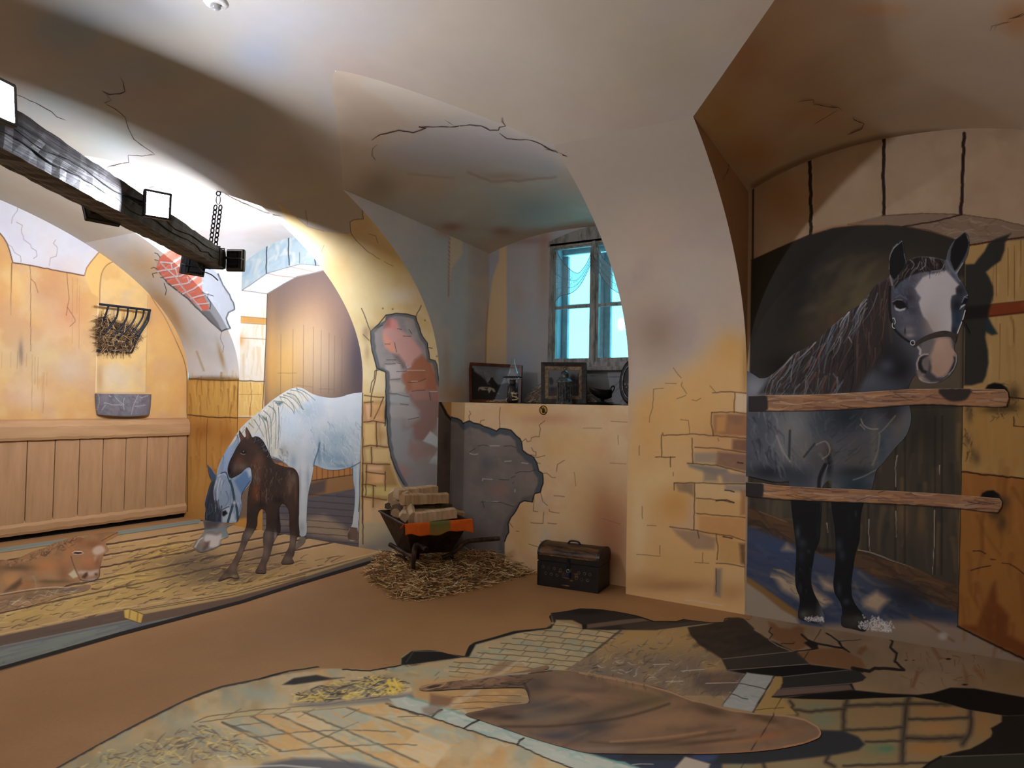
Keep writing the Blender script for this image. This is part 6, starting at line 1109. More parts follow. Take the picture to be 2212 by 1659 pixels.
def flood(pos, nrm, label, size=(0.21, 0.18), tilt=0.0, group=None, arm=None, lens='a'):
    """flood light whose glass centre is at pos and faces nrm"""
    nrm = np.array(nrm, float); nrm /= np.linalg.norm(nrm); pos = np.array(pos, float)
    ax = np.cross(z0, nrm); ax /= np.linalg.norm(ax); ay = np.cross(nrm, ax)
    a2 = ax * math.cos(tilt) + ay * math.sin(tilt); ay = -ax * math.sin(tilt) + ay * math.cos(tilt); ax = a2
    o = empty('flood_light', tuple(pos - nrm * .03), label, 'lamp', group)
    w, h = size
    q = MB(); c = pos - nrm * .004
    fr = .014
    for sx, sy, W2, H2 in ((0, h / 2 - fr / 2, w, fr), (0, -h / 2 + fr / 2, w, fr), (w / 2 - fr / 2, 0, fr, h - 2 * fr), (-w / 2 + fr / 2, 0, fr, h - 2 * fr)):
        q.box(c + ax * sx + ay * sy, ax, ay, nrm, W2, H2, .03)
    q.build('rim', BLACK, o, bevel=.002)
    q = MB(); k = .55
    T = [pos + ax * i * (w / 2 - .004) + ay * j * (h / 2 - .004) - nrm * .016 for i, j in ((-1, -1), (1, -1), (1, 1), (-1, 1))]
    B = [pos + ax * i * w / 2 * .85 + ay * j * h / 2 * .8 - nrm * .05 for i, j in ((-1, -1), (1, -1), (1, 1), (-1, 1))]
    q.quadbox(T, B); q.box(pos - nrm * .062, ax, ay, nrm, w * .5, h * .55, .03)
    for i in range(-4, 5): q.box(pos + ax * i * w * .085 - nrm * .056, ax, ay, nrm, .004, h * .72, .02)
    q.build('housing', BLACK, o)
    q = MB(); q.add([pos + ax * i * (w / 2 - fr) + ay * j * (h / 2 - fr) for i, j in ((-1, -1), (1, -1), (1, 1), (-1, 1))], [(0, 1, 2, 3)])
    q.build('lamp_glass', LENSES[lens], o)
    br = MB()
    pts = [pos + ax * (w / 2 + .006) - nrm * .03, pos + ax * (w / 2 + .006) - nrm * .03 - nrm * .06, pos - ax * (w / 2 + .006) - nrm * .09, pos - ax * (w / 2 + .006) - nrm * .03]
    br.tube(pts, .006, 6)
    if arm is not None: br.tube([pos - nrm * .09, np.array(arm)], .008, 6)
    br.build('bracket', BLACK, o)
    return o
# ------------------------------------------------------------------ murals on the floor
LIMF2 = (XL + .01, 2.6, 0.9, YB - .002)
def vpl(x0, y0, x1):                     # boards that run along the left wall
    return [(x0, y0), (x1, y0 + (886 - y0) / (2064 - x0) * (x1 - x0))]
plat_o = [(-420, 1247), (0, 1184), (220, 1152), (432, 1121), (520, 1134), (640, 1154), (760, 1174), (843, 1189), (846, 1200), (800, 1218), (640, 1266), (520, 1304), (260, 1373), (0, 1449), (-420, 1570)]
def paint_plat(p):
    p.mottle([(178, 144, 98), (158, 124, 82), (184, 152, 108)], 60, .5, 130)
    PL_ = [vpl(-420, y + (y - 1140) * .23, 800) for y in (1206, 1229, 1253, 1278, 1305, 1333, 1362)]
    for q in PL_: p.line(q, 3, (64, 46, 38), .8, wob=1.5); p.line([(a, b + 3.5) for a, b in q], 2, (206, 172, 124), .5, f=2)
    # heaped hay
    hay = [(-400, 1400), (-100, 1340), (100, 1290), (230, 1240), (300, 1190), (390, 1170), (480, 1180), (560, 1220), (640, 1240), (640, 1260), (520, 1280), (360, 1300), (200, 1330), (0, 1372), (-400, 1480)]
    p.poly(hay, (176, 146, 84), .35, 16, tex=.5, ts=16); p.blob(410, 1215, 70, 26, (92, 78, 66), .75, -.15); p.blob(470, 1240, 90, 22, (86, 72, 60), .7, -.15); p.blob(560, 1200, 60, 26, (92, 76, 62), .5)
    for x, y, rx, ry in ((300, 1250, 70, 20), (190, 1300, 70, 16), (60, 1330, 60, 14), (350, 1190, 40, 14), (560, 1262, 60, 10), (330, 1285, 60, 12)): p.blob(x, y, rx, ry, (186, 156, 80), .5, -.15)
    fl = lambda x, y: -16
    p.strokes(hay, 270, 34, 3.0, fl, [(196, 164, 86), (176, 146, 76), (70, 54, 44), (206, 178, 104), (92, 72, 52), (150, 122, 66)], .75, .10, .08, seed=131)
    p.strokes(hay, 160, 24, 1.8, fl, [(54, 42, 36), (66, 52, 42)], .75, .14, .1, seed=132)
    p.strokes([(210, 1180), (330, 1160), (440, 1150), (440, 1180), (250, 1230)], 60, 34, 2.4, -14, [(196, 166, 92), (176, 140, 80), (80, 62, 46)], .7, .08, .06, seed=133)
    p.strokes([(440, 1200), (700, 1195), (760, 1215), (560, 1270), (430, 1290)], 120, 24, 2, -16, [(60, 46, 38), (170, 138, 78), (84, 66, 48)], .7, .12, .08, seed=134)
    for q in PL_: p.line(q, 3.2, (58, 42, 36), .4, wob=2)
    # far strip, front edge, gray green border
    p.line([(-420, 1250), (0, 1188), (220, 1156), (430, 1126)], 8, (128, 142, 132), .95); p.line([(-420, 1258), (0, 1194), (220, 1161), (428, 1130)], 1.8, (92, 88, 74), .7)
    p.poly([(-420, 1500), (0, 1374), (258, 1320), (500, 1280), (660, 1235), (845, 1187), (846, 1204), (660, 1253), (500, 1300), (262, 1342), (0, 1396), (-420, 1530)], (92, 76, 64), 1, 1.5); p.strokes([(-400, 1480), (0, 1376), (500, 1282), (840, 1190), (840, 1200), (500, 1296), (0, 1394)], 40, 60, 5, -13, [(104, 86, 70), (80, 66, 58)], .6, .05, seed=135)
    p.poly([(660, 1240), (843, 1189), (846, 1204), (660, 1256)], (104, 100, 88), .6, 6)
    p.line([(-420, 1490), (0, 1370), (258, 1314), (500, 1278), (660, 1232), (843, 1186)], 3, (200, 168, 118), .7, f=2)
    p.poly([(-420, 1530), (0, 1396), (262, 1342), (500, 1300), (660, 1253), (846, 1202), (846, 1220), (520, 1305), (0, 1446), (-420, 1570)], (120, 128, 118), 1, 1.5); p.strokes([(-400, 1520), (0, 1400), (300, 1340), (500, 1302), (500, 1308), (0, 1440), (-400, 1560)], 60, 80, 5, -15, [(134, 142, 132), (108, 110, 112), (96, 96, 104)], .6, .04, .03, f=3, seed=136)
    p.line([(-420, 1540), (0, 1400), (262, 1346), (500, 1304)], 4, (90, 88, 96), .6, f=3); p.blob(300, 1352, 40, 8, (96, 94, 104), .7, -.2)
    # short thick board lying along the edge
    p.poly([(269, 1316), (500, 1278), (680, 1233), (843, 1187), (830, 1192), (500, 1296), (309, 1328), (280, 1318)], (178, 148, 96), 1, 1.5); p.poly([(309, 1327), (500, 1291), (660, 1250), (660, 1262), (500, 1308), (304, 1347)], (100, 80, 66), 1, 1.5)
    for o_ in (4, 9): p.line([(285, 1316 + o_ * .6), (500, 1277 + o_), (660, 1236 + o_)], 1.6, (84, 62, 44), .8, wob=1)
    p.poly([(267, 1317), (279, 1315), (310, 1327), (305, 1347), (269, 1335)], (204, 168, 84), 1, 1.2)
    for pts in ([(267, 1317), (279, 1315), (310, 1327), (305, 1347), (269, 1335), (267, 1317)], [(281, 1318), (279, 1335)], [(298, 1324), (296, 1342)]): p.line(pts, 1.5, (70, 52, 34), .9)
    p.line([(-420, 1566), (0, 1444), (260, 1369), (520, 1301), (640, 1263), (800, 1215), (846, 1197)], 8, (22, 21, 20), 1)
tag(figure('painted_boardwalk', plat_o, FZ, paint_plat, 1.0, 0.006, 0.002, None, FLOORART, LIMF, sm=0), 'floor mural of a low plank platform strewn with hay, beside the left wall', 'floor mural')
lf_o = A6([(-700, 650), (-300, 590), (0, 562), (100, 570), (180, 545), (240, 515), (320, 480), (420, 450), (500, 408), (600, 380), (680, 345), (740, 338), (790, 348), (850, 328), (950, 312), (1060, 300), (1115, 305), (1090, 345), (1000, 395), (1012, 440), (1028, 478), (985, 510), (965, 560), (945, 640), (945, 690), (930, 738), (870, 765), (800, 772), (760, 750), (750, 775), (640, 800), (600, 830), (720, 815), (850, 800), (835, 845), (740, 872), (560, 912), (430, 960), (200, 1020), (0, 1062), (-700, 1200)])
def paint_lf(p):
    p.mottle([(158, 118, 80), (132, 98, 68), (168, 130, 92)], 30, .6, 140)
    S = lambda x, y, rx, ry, c, a, r=0: p.blob(.22904 * x, 1080 + .22904 * y, rx * .229, ry * .229, c, a, r)
    for v in ((150, 640, 200, 30, (92, 70, 48), .8), (450, 620, 120, 60, (188, 122, 72), .7), (600, 690, 60, 90, (120, 80, 52), .6), (500, 770, 200, 20, (96, 76, 50), .7), (240, 800, 120, 40, (160, 106, 62), .7), (100, 760, 80, 60, (196, 140, 84), .7), (840, 580, 90, 70, (178, 116, 76), .8), (880, 420, 90, 50, (130, 84, 56), .8), (760, 400, 60, 40, (150, 100, 66), .7), (660, 470, 60, 60, (170, 112, 70), .6), (920, 590, 30, 60, (130, 84, 62), .6), (300, 900, 260, 26, (110, 92, 70), .7, -.15), (650, 850, 150, 24, (92, 82, 74), .8, -.12), (620, 560, 40, 60, (176, 116, 70), .5)): S(*v)
    p.poly(A6([(870, 480), (900, 440), (960, 430), (990, 470), (970, 500), (900, 520)]), (196, 170, 150), .95, 3, 2); p.poly(A6([(890, 540), (920, 520), (905, 560), (890, 580)]), (190, 164, 146), .7, 3)
    p.poly(A6([(730, 690), (760, 665), (850, 670), (930, 655), (910, 700), (850, 720), (780, 700)]), (186, 164, 146), .9, 3, 2); p.poly(A6([(770, 730), (800, 690), (825, 680), (830, 710), (800, 740)]), (70, 48, 38), .95, 2); p.blob(*A6([(905, 700)])[0], 3.5, 3, (84, 58, 46), .9); p.poly(A6([(750, 740), (810, 755), (900, 730), (920, 745), (860, 768), (790, 772)]), (150, 140, 134), .85, 2)
    p.poly(A6([(690, 500), (710, 488), (770, 492), (780, 502), (740, 512), (700, 508)]), (60, 42, 36), 1, 1.2); p.line(A6([(682, 500), (705, 485), (770, 486), (784, 500)]), 1.6, (206, 190, 176), .9); p.line(A6([(690, 508), (740, 516), (780, 506)]), 1.4, (206, 190, 176), .8)
    p.poly(A6([(645, 700), (700, 655), (740, 720), (690, 740)]), (196, 184, 150), .95, 2); p.line(A6([(670, 530), (690, 600), (740, 720), (770, 755), (860, 765), (930, 735), (942, 690), (945, 640), (985, 510)]), 1.6, (70, 50, 42), .85, sm=3)
    p.poly(A6([(960, 380), (1000, 340), (1110, 305), (1080, 345), (1000, 388)]), (176, 122, 74), .9, 2); p.line(A6([(960, 385), (1060, 330), (1110, 306)]), 1.8, (80, 58, 48), .8); p.poly(A6([(695, 385), (715, 350), (765, 345), (795, 365), (760, 400), (710, 400)]), (140, 98, 64), .9, 2); p.line(A6([(700, 390), (705, 362), (740, 345), (790, 355)]), 1.6, (190, 160, 120), .7)
    p.strokes(A6([(0, 590), (240, 530), (480, 425), (700, 350), (700, 420), (480, 500), (280, 565), (0, 610)]), 90, 12, 2.4, -55, [(150, 108, 70), (104, 80, 60), (176, 136, 92), (84, 66, 54)], .8, .4, .3, seed=141)
    p.strokes(A6([(0, 900), (860, 800), (740, 870), (430, 960), (0, 1060)]), 70, 24, 2, -12, [(120, 104, 80), (84, 72, 62), (170, 148, 100), (196, 184, 150)], .7, .25, seed=142)
    p.poly(A6([(40, 870), (110, 800), (200, 740), (205, 790), (150, 840)]), (84, 64, 46), .9, 4); p.line(A6([(310, 720), (335, 760), (340, 830)]), 4, (150, 140, 120), .6, f=3); p.line(A6([(0, 890), (300, 840), (520, 820), (600, 830)]), 2, (190, 176, 140), .75, sm=3); p.line(A6([(0, 905), (300, 855), (520, 840), (610, 830), (750, 780)]), 1.6, (70, 56, 44), .75, sm=3)
tag(figure('painted_foal', lf_o, FZ, paint_lf, .95, 0.006, 0.005, None, FLOORART, LIMF, sm=3), 'chestnut foal lying down, painted on the plank platform at the left edge', 'painted horse')

# --- the big mural on the right: broken floor with a view into a vault below
art_o = [(60, 1700), (120, 1659), (205, 1611), (270, 1576), (330, 1545), (400, 1511), (440, 1494), (480, 1481), (520, 1473), (560, 1465), (590, 1456), (620, 1449), (650, 1441), (682, 1438), (702, 1444), (740, 1444), (770, 1445), (800, 1447), (835, 1441), (866, 1435), (866, 1419), (880, 1410), (895, 1404), (918, 1404), (942, 1405), (968, 1412), (1003, 1417), (1008, 1405), (1016, 1390), (1040, 1383), (1070, 1375), (1110, 1362), (1150, 1359), (1180, 1356), (1192, 1346), (1186, 1333), (1190, 1324)] + \
    G3([(160, 130), (250, 118), (370, 95), (470, 98), (560, 105), (680, 122), (780, 140), (870, 160), (930, 180), (1000, 203), (1100, 203), (1190, 204), (1250, 185), (1330, 198), (1500, 215), (1590, 210), (1600, 180), (1640, 172), (1720, 170), (1790, 185), (1815, 192), (1832, 165), (1755, 112)]) + [(1612, 1321), (1720, 1341), (1918, 1375), (2111, 1410), (2212, 1428), (2420, 1466), (2700, 1514), (2700, 2000), (1400, 2050), (60, 1900)]
def paint_art(p):
    p.mottle([(160, 132, 92), (146, 118, 84), (150, 140, 110)], 60, .5, 150)
    # ---- left: slanting flagstones
    p.poly([(60, 1900), (120, 1659), (400, 1510), (560, 1465), (700, 1445), (870, 1436), (1010, 1490), (1250, 1660), (1500, 1760), (1500, 2000)], (184, 164, 124), 1, 4)
    q = p.c.copy(); reg = np.array([(60, 1900), (120, 1659), (400, 1510), (560, 1465), (700, 1445), (870, 1436), (1010, 1490), (1250, 1660), (1500, 1760), (1500, 2000)], float); ins = p._sd(p.px, p.py, reg)[1]
    p.mottle([(196, 148, 90), (150, 158, 140), (200, 182, 142), (160, 138, 102)], 46, .65, 151); p.c[~ins] = q[~ins]
    for x, y, rx, ry, c, a in ((700, 1600, 120, 30, (200, 150, 88), .6), (900, 1650, 120, 30, (196, 146, 86), .7), (640, 1560, 60, 14, (196, 180, 150), .6), (560, 1500, 70, 16, (160, 172, 158), .7), (760, 1540, 60, 16, (206, 190, 152), .6), (850, 1590, 60, 16, (202, 158, 98), .6), (700, 1650, 60, 20, (140, 154, 136), .6), (560, 1640, 60, 20, (186, 156, 104), .6), (380, 1560, 60, 26, (160, 166, 146), .6), (300, 1640, 80, 30, (168, 160, 130), .6), (800, 1700, 150, 40, (190, 140, 80), .6), (500, 1540, 40, 14, (190, 178, 140), .6)): p.blob(x, y, rx, ry, c, a, .2)
    A_ = [[(1040, 640), (1300, 770), (1440, 840)], [(1180, 640), (1490, 790), (1600, 845)], [(1330, 605), (1640, 755), (1900, 882)], [(1450, 590), (1800, 740), (2110, 882)], [(1610, 585), (1980, 745), (2300, 885)], [(1840, 560), (2100, 650), (2400, 760)], [(2050, 540), (2240, 610), (2500, 710)]]
    A_ = [spline(F5(q), 6) for q in A_]; cc = [(206, 186, 146), (200, 164, 110), (164, 168, 148), (198, 176, 132), (202, 160, 104), (190, 182, 150)]
    for i in range(6):
        for j, (u, v) in enumerate(((0, 4), (4, 8), (8, 12))):
            q = list(A_[i][u:v + 1]) + list(A_[i + 1][u:v + 1])[::-1]; p.poly(q, cc[(i * 2 + j * 5) % 6], .8, 3, tex=.2, ts=14); p.strokes(q, 7, 40, 9, 22, [cc[(i + j) % 6], (176, 184, 166), (214, 168, 104)], .5, .12, f=5, seed=180 + i * 3 + j)
    mort = (96, 90, 76)
    for pts in ([(1180, 640), (1490, 790)], [(1330, 605), (1640, 755), (1900, 882)], [(1450, 590), (1800, 740), (2110, 882)], [(1610, 585), (1900, 710), (2220, 850)], [(1840, 560), (2030, 620), (2220, 690)], [(2050, 540), (2220, 600)], [(1180, 640), (1340, 700), (1420, 740)]): p.line(F5(pts), 4, mort, .8, f=3, wob=2)
    for pts in ([(1350, 720), (1600, 690), (1860, 680), (2100, 690)], [(1480, 795), (1700, 775), (2010, 755), (2212, 760)], [(1640, 755), (1900, 640)], [(1230, 660), (1400, 640)]): p.line(F5(pts), 2.6, mort, .7, f=2, wob=2)
    for pts in ([(1030, 640), (1100, 610), (1240, 590), (1350, 575), (1480, 568), (1640, 552), (1740, 545), (1840, 528), (1960, 512), (2080, 500)], [(1060, 640), (1250, 612), (1360, 600), (1500, 590), (1620, 580), (1830, 560)]): p.line(F5(pts), 2.4, (120, 104, 82), .85, wob=1.5)
    p.poly(F5([(1110, 625), (1240, 592), (1640, 555), (2080, 502), (2040, 540), (1830, 560), (1620, 582), (1250, 612)]), (186, 172, 128), .75, 2)
    for x in (1230, 1370, 1490, 1620, 1860): p.line(F5([(x - 40, 615), (x + 50, 568)]), 2, (130, 112, 84), .8)
    p.strokes(F5([(1100, 640), (2200, 560), (2200, 860), (1500, 860)]), 60, 40, 6, 14, [(146, 160, 144), (204, 156, 92), (196, 176, 136)], .5, .2, f=4, seed=152)
    p.poly(F5([(1400, 860), (1560, 830), (1700, 832), (1900, 850), (2100, 900), (2300, 1000), (1200, 1000)]), (86, 88, 92), .9, 5); p.line(F5([(1200, 880), (1500, 868), (1700, 885)]), 4, (190, 186, 170), .7, f=3)
    # ---- straw bunches
    t1 = F5([(560, 800), (900, 700), (1100, 640), (1250, 700), (1420, 780), (1440, 830), (1200, 830), (900, 870), (400, 900), (300, 960)])
    p.poly(t1, (150, 146, 120), .6, 10, tex=.3); p.strokes(t1, 230, 26, 3.4, lambda x, y: -15 if x < 420 else 12, [(206, 184, 112), (196, 170, 96), (98, 88, 84), (110, 92, 76), (216, 198, 130), (150, 160, 150)], .8, .5, .15, seed=153)
    t2 = F5([(1560, 500), (1700, 450), (1900, 420), (2140, 350), (2212, 360), (2160, 420), (2130, 480), (2000, 500), (1800, 520), (1640, 540)])
    p.poly(t2, (112, 104, 92), .7, 6, tex=.3); p.strokes(t2, 170, 26, 3.2, -10, [(214, 186, 96), (206, 176, 84), (76, 70, 66), (222, 200, 120), (60, 54, 52)], .85, .35, .15, seed=154); p.strokes(F5([(2050, 430), (2150, 420), (2140, 480), (2060, 490)]), 30, 16, 5, 50, [(220, 192, 96), (210, 178, 80)], .9, .7, seed=155)
    p.strokes(F5([(2000, 350), (2212, 320), (2300, 400), (2200, 440)]), 60, 24, 2.4, 12, [(48, 44, 42), (150, 150, 130), (90, 80, 66)], .8, .3, seed=156); p.poly(F5([(1540, 545), (1800, 530), (2000, 510), (2190, 480), (2212, 520), (2000, 535), (1700, 560)]), (100, 100, 108), .7, 5)
    # ---- middle: small bricks
    br = F6([(0, 425), (200, 395), (500, 345), (530, 275), (700, 222), (950, 188), (985, 145), (1130, 190), (1340, 195), (1260, 260), (1180, 330), (1060, 412), (900, 470), (560, 530), (240, 570), (210, 480), (100, 440)])
    p.poly(br, (168, 152, 116), 1, 1.5); p.strokes(br, 110, 34, 10, 6, [(182, 166, 128), (150, 154, 132), (186, 150, 104), (160, 142, 106), (140, 148, 132), (190, 164, 116)], .75, .06, .03, f=4, seed=157)
    for k in range(12):
        y = 168 + k * 25; x0 = 940 - k * 62; x1 = 1360 - k * 28; p.line(F6([(max(x0, 420), y + 0.0), ((x0 + x1) / 2, y + 26), (x1, y + 56 + k)]), 1.9, (96, 84, 66), .8, wob=2)
        for j in range(5):
            xx = x0 + (x1 - x0) * (j + .3 + .35 * (k % 2)) / 5; yy = y + (xx - x0) / (x1 - x0) * 56; p.line(F6([(xx, yy), (xx - 22, yy + 20)]), 1.7, (96, 84, 66), .75)
    p.poly(F6([(230, 480), (560, 430), (800, 390), (860, 440), (830, 510), (560, 640), (400, 620), (240, 560)]), (178, 140, 90), .8, 8); p.strokes(F6([(430, 560), (780, 500), (830, 530), (780, 580), (500, 640)]), 30, 40, 8, 8, [(196, 154, 98), (180, 136, 82), (160, 130, 92)], .7, .1, f=3, seed=158)
    for y in (545, 580, 612): p.line(F6([(430, y + 10), (600, y), (800, y + 4)]), 1.6, (92, 72, 54), .7, wob=2)
    p.line(F6([(1330, 200), (1180, 320), (1050, 420)]), 4, (66, 56, 48), .8, f=3)
    # ---- black breaks at the rim
    K = (24, 23, 22)
    p.poly(F6([(165, 385), (165, 350), (220, 310), (320, 305), (410, 320), (500, 338), (520, 285), (555, 262), (640, 240), (760, 205), (940, 185), (975, 165), (960, 110), (985, 150), (960, 190), (780, 215), (560, 275), (525, 340), (380, 358), (240, 378)]), K, 1, 1.5)
    p.line(F6([(190, 370), (230, 312), (380, 312), (490, 345)]), 1.5, (120, 116, 108), .6)
    p.poly(F5([(1500, 440), (1560, 405), (1680, 388), (1760, 405), (1830, 402), (1700, 420), (1560, 440)]), (52, 50, 48), 1, 2)
    p.line([(60, 1702), (120, 1660), (205, 1612), (270, 1577), (400, 1512), (480, 1482), (560, 1466), (620, 1450)], 6, (64, 60, 56), .95, f=2, wob=2); p.line([(740, 1446), (800, 1449), (866, 1437)], 3, K, .9, wob=1.5); p.line([(560, 1466), (620, 1450), (690, 1440)], 3, (36, 34, 32), .9, wob=1.5)
    # ---- dark boards at the far rim
    p.poly(G3([(115, 130), (370, 92), (560, 102), (780, 138), (930, 178), (1000, 203), (1190, 204), (1250, 185), (1500, 212), (1500, 220), (1020, 282), (760, 278), (600, 282), (390, 270), (385, 235), (300, 195), (150, 192)]), (44, 39, 36), 1, 1.5)
    p.poly(G3([(425, 232), (740, 190), (900, 178), (975, 200), (700, 235), (425, 268)]), (104, 86, 72), .95, 1.5); p.poly(G3([(700, 240), (980, 205), (1180, 205), (1280, 200), (1050, 240), (760, 275)]), (68, 58, 48), .9, 2); p.poly(G3([(760, 275), (1050, 238), (1340, 205), (1480, 216), (1020, 282)]), (78, 68, 56), .8, 2); p.blob(1270, 1322, 30, 5, (20, 19, 20), .8)
    p.poly(G3([(385, 235), (425, 232), (425, 268), (390, 272)]), K, 1, 1.5); p.line(G3([(1040, 280), (1500, 222)]), 1.6, (170, 158, 136), .7); p.line(G3([(115, 132), (250, 118), (370, 95), (560, 105), (780, 140), (1000, 205), (1190, 206), (1250, 187), (1500, 216), (1590, 212), (1600, 182), (1640, 174)]), 3, K, .95, wob=1.5); p.poly(G3([(85, 155), (120, 150), (130, 210), (80, 262), (110, 215)]), K, .95, 1.5)
    # ---- straw slope
    sl = G3([(780, 285), (1030, 282), (1285, 258), (1305, 315), (1390, 410), (1480, 470), (1560, 520), (1620, 625), (1775, 640), (1730, 735), (1680, 840), (1230, 840), (1000, 760), (700, 690), (400, 640), (230, 622), (450, 500)])
    p.poly(sl, (168, 138, 90), 1, 1.5); q = p.c.copy(); ins = p._sd(p.px, p.py, np.array(sl))[1]
    p._mix(slice(None), np.clip((p.py - 1385) / 45, 0, 1) * .85 * (fbm(p.px / 30, p.py / 30, 4, 5) * .9 + .3).clip(0, 1), (106, 96, 90)); p.blob(1540, 1440, 26, 14, (170, 138, 88), .8)
    p.c[~ins] = q[~ins]
    p.strokes(sl, 150, 16, 3, -28, [(120, 98, 68), (84, 76, 70), (186, 156, 104), (150, 140, 124), (100, 90, 84)], .65, .4, .2, seed=159); p.strokes(G3([(400, 540), (1300, 540), (1500, 700), (1300, 760), (500, 640)]), 40, 14, 2, -30, [(196, 190, 180), (60, 52, 46)], .7, .5, seed=160)
    p.poly(G3([(1340, 650), (1760, 640), (1700, 820), (1500, 830), (1340, 760)]), (88, 76, 70), .7, 8); p.poly(G3([(1480, 690), (1680, 670), (1690, 700), (1490, 720)]), (128, 98, 72), .7, 5)
    for pts in ([(1440, 735), (1720, 728)], [(1100, 720), (1250, 715)], [(1230, 630), (1430, 615)], [(990, 575), (1130, 570)]): p.line(G3(pts), 1.5, (196, 188, 170), .75)
    # ---- big dark boards
    p.poly(G3([(1285, 258), (1590, 212), (1640, 175), (1720, 172), (1790, 190), (1855, 260), (1850, 280), (1960, 350), (2090, 400), (2200, 465)]) + F7([(780, 545), (1060, 578), (1110, 590), (1155, 630), (1130, 655), (1060, 670), (1075, 715), (800, 740), (590, 770), (515, 765), (590, 690), (590, 625), (340, 605), (220, 585), (180, 505), (20, 400)]) + G3([(1560, 520), (1390, 410), (1305, 315)]), (58, 50, 42), 1, 1.5)
    p.poly(F7([(200, 500), (690, 455), (780, 543), (500, 568), (225, 583)]), (54, 50, 46), 1, 2); p.poly(F7([(225, 583), (770, 542), (1060, 578), (800, 602), (590, 625), (340, 605)]), (22, 20, 19), 1, 1.5); p.poly(F7([(590, 628), (820, 603), (1060, 582), (1110, 592), (1155, 632), (1130, 655), (1060, 672), (580, 708)]), (46, 45, 43), 1, 1.5); p.poly(F7([(525, 762), (560, 712), (1050, 680), (1062, 715), (800, 735)]), (104, 86, 76), 1, 1.5); p.line(F7([(525, 762), (640, 755), (900, 735), (1060, 718)]), 3, (40, 32, 28), .8)
    p.strokes(G3([(1320, 270), (1800, 220), (2100, 420), (1600, 500)]), 40, 60, 8, -5, [(66, 56, 46), (48, 42, 36), (40, 37, 34)], .5, .1, f=6, seed=161)
    for pts, c, w in (([(190, 508), (440, 480), (680, 455)], (140, 130, 112), 1.6), ([(225, 583), (500, 562), (770, 541)], (150, 138, 118), 1.6), ([(590, 628), (820, 603), (1060, 580)], (120, 116, 108), 1.6), ([(590, 706), (800, 692), (1060, 670)], (120, 116, 108), 1.4), ([(1050, 680), (1075, 715)], (20, 18, 18), 5), ([(500, 380), (560, 420), (650, 455)], (170, 160, 136), 1.6)): p.line(F7(pts), w, c, .75)
    # ---- cracked slab
    slab = F7([(345, 175), (680, 235), (1300, 350), (1900, 458), (2212, 520), (2800, 630), (2800, 900), (2212, 765), (1880, 706), (1720, 700), (1600, 735), (1500, 747), (1300, 740), (1080, 720), (1060, 672), (1130, 656), (1155, 632), (1110, 590), (1060, 578), (780, 545), (690, 455), (620, 430), (500, 375), (400, 300), (330, 235)])
    p.poly(slab, (146, 122, 94), 1, 1.5); q = p.c.copy(); ins = p._sd(p.px, p.py, np.array(slab))[1]; p.mottle([(134, 110, 82), (150, 128, 102), (126, 108, 84)], 50, .55, 162); p.blob(2200, 1470, 60, 30, (132, 108, 66), .6); p.blob(1650, 1340, 40, 12, (146, 126, 102), .7); p.c[~ins] = q[~ins]
    BRN = (122, 84, 54)
    for reg in ([(495, 255), (530, 265), (570, 300), (640, 305), (700, 285), (735, 300), (735, 340), (760, 380), (770, 410), (690, 455), (610, 435), (590, 408), (520, 370), (510, 310)], [(690, 470), (760, 450), (830, 440), (960, 432), (1040, 465), (1120, 510), (1150, 560), (1110, 575), (1060, 578), (900, 556), (780, 542)], [(1085, 470), (1110, 430), (1150, 418), (1165, 440), (1120, 480)]): p.poly(F7(reg), BRN, .85, 3, tex=.12)
    p.strokes(F7([(1400, 420), (1900, 450), (2050, 640), (1400, 700)]), 26, 18, 3, 70, [(112, 80, 54), (120, 90, 62)], .6, .6, seed=163); p.poly(F7([(1600, 420), (1660, 500), (1640, 520), (1590, 440)]), BRN, .6, 3); p.poly(F7([(1800, 540), (1830, 600), (1840, 680), (1815, 660)]), BRN, .6, 3); p.poly(F7([(1880, 550), (1960, 640), (1930, 640), (1870, 580)]), (130, 82, 50), .6, 4); p.poly(F7([(1490, 590), (1515, 590), (1475, 700), (1450, 700)]), (116, 76, 50), .7, 3)
    for pts, w, w1 in (([(720, 345), (760, 380), (830, 405), (960, 430), (1000, 435)], 4, 4), ([(885, 335), (940, 370), (975, 395), (990, 425), (1040, 462)], 3, 3), ([(515, 295), (500, 325), (525, 345), (505, 370)], 2.5, 2.5), ([(580, 405), (665, 405), (670, 395)], 1.6, 1.6), ([(670, 458), (780, 445), (830, 435)], 2, 3), ([(1285, 345), (1330, 390), (1315, 430), (1358, 470), (1345, 525)], 4, 6), ([(1355, 530), (1408, 582), (1300, 572), (1210, 570), (1175, 590), (1120, 580), (1062, 570)], 5, 8), ([(970, 388), (1090, 382), (1120, 375)], 1.4, 1), ([(850, 310), (800, 395)], 1.6, 1.2), ([(770, 455), (735, 510)], 1.2, 1)): p.line(F7(pts), w, (36, 31, 28), .95, f=1.4, w1=w1, wob=1.5)
    p.poly(F7([(735, 400), (770, 382), (830, 408), (828, 440), (790, 442)]), (36, 31, 28), 1, 1.5); p.poly(F7([(960, 395), (985, 400), (990, 430), (1038, 462), (1000, 445)]), (36, 31, 28), 1, 1.5); p.poly(F7([(1060, 565), (1150, 580), (1130, 600), (1100, 592)]), (30, 26, 24), 1, 1.5)
    p.poly(G3([(1750, 118), (1780, 112), (1832, 165), (1812, 192), (1785, 186), (1800, 165)]), (40, 32, 28), 1, 1.5)
    for x, y, rx, ry in ((1815, 680, 20, 7), (1705, 508, 18, 6), (1420, 516, 10, 4), (1470, 516, 8, 3)): q_ = F7([(x, y)])[0]; p.blob(q_[0], q_[1], rx * .32, ry * .32, (30, 24, 22), .95, 0, 2)
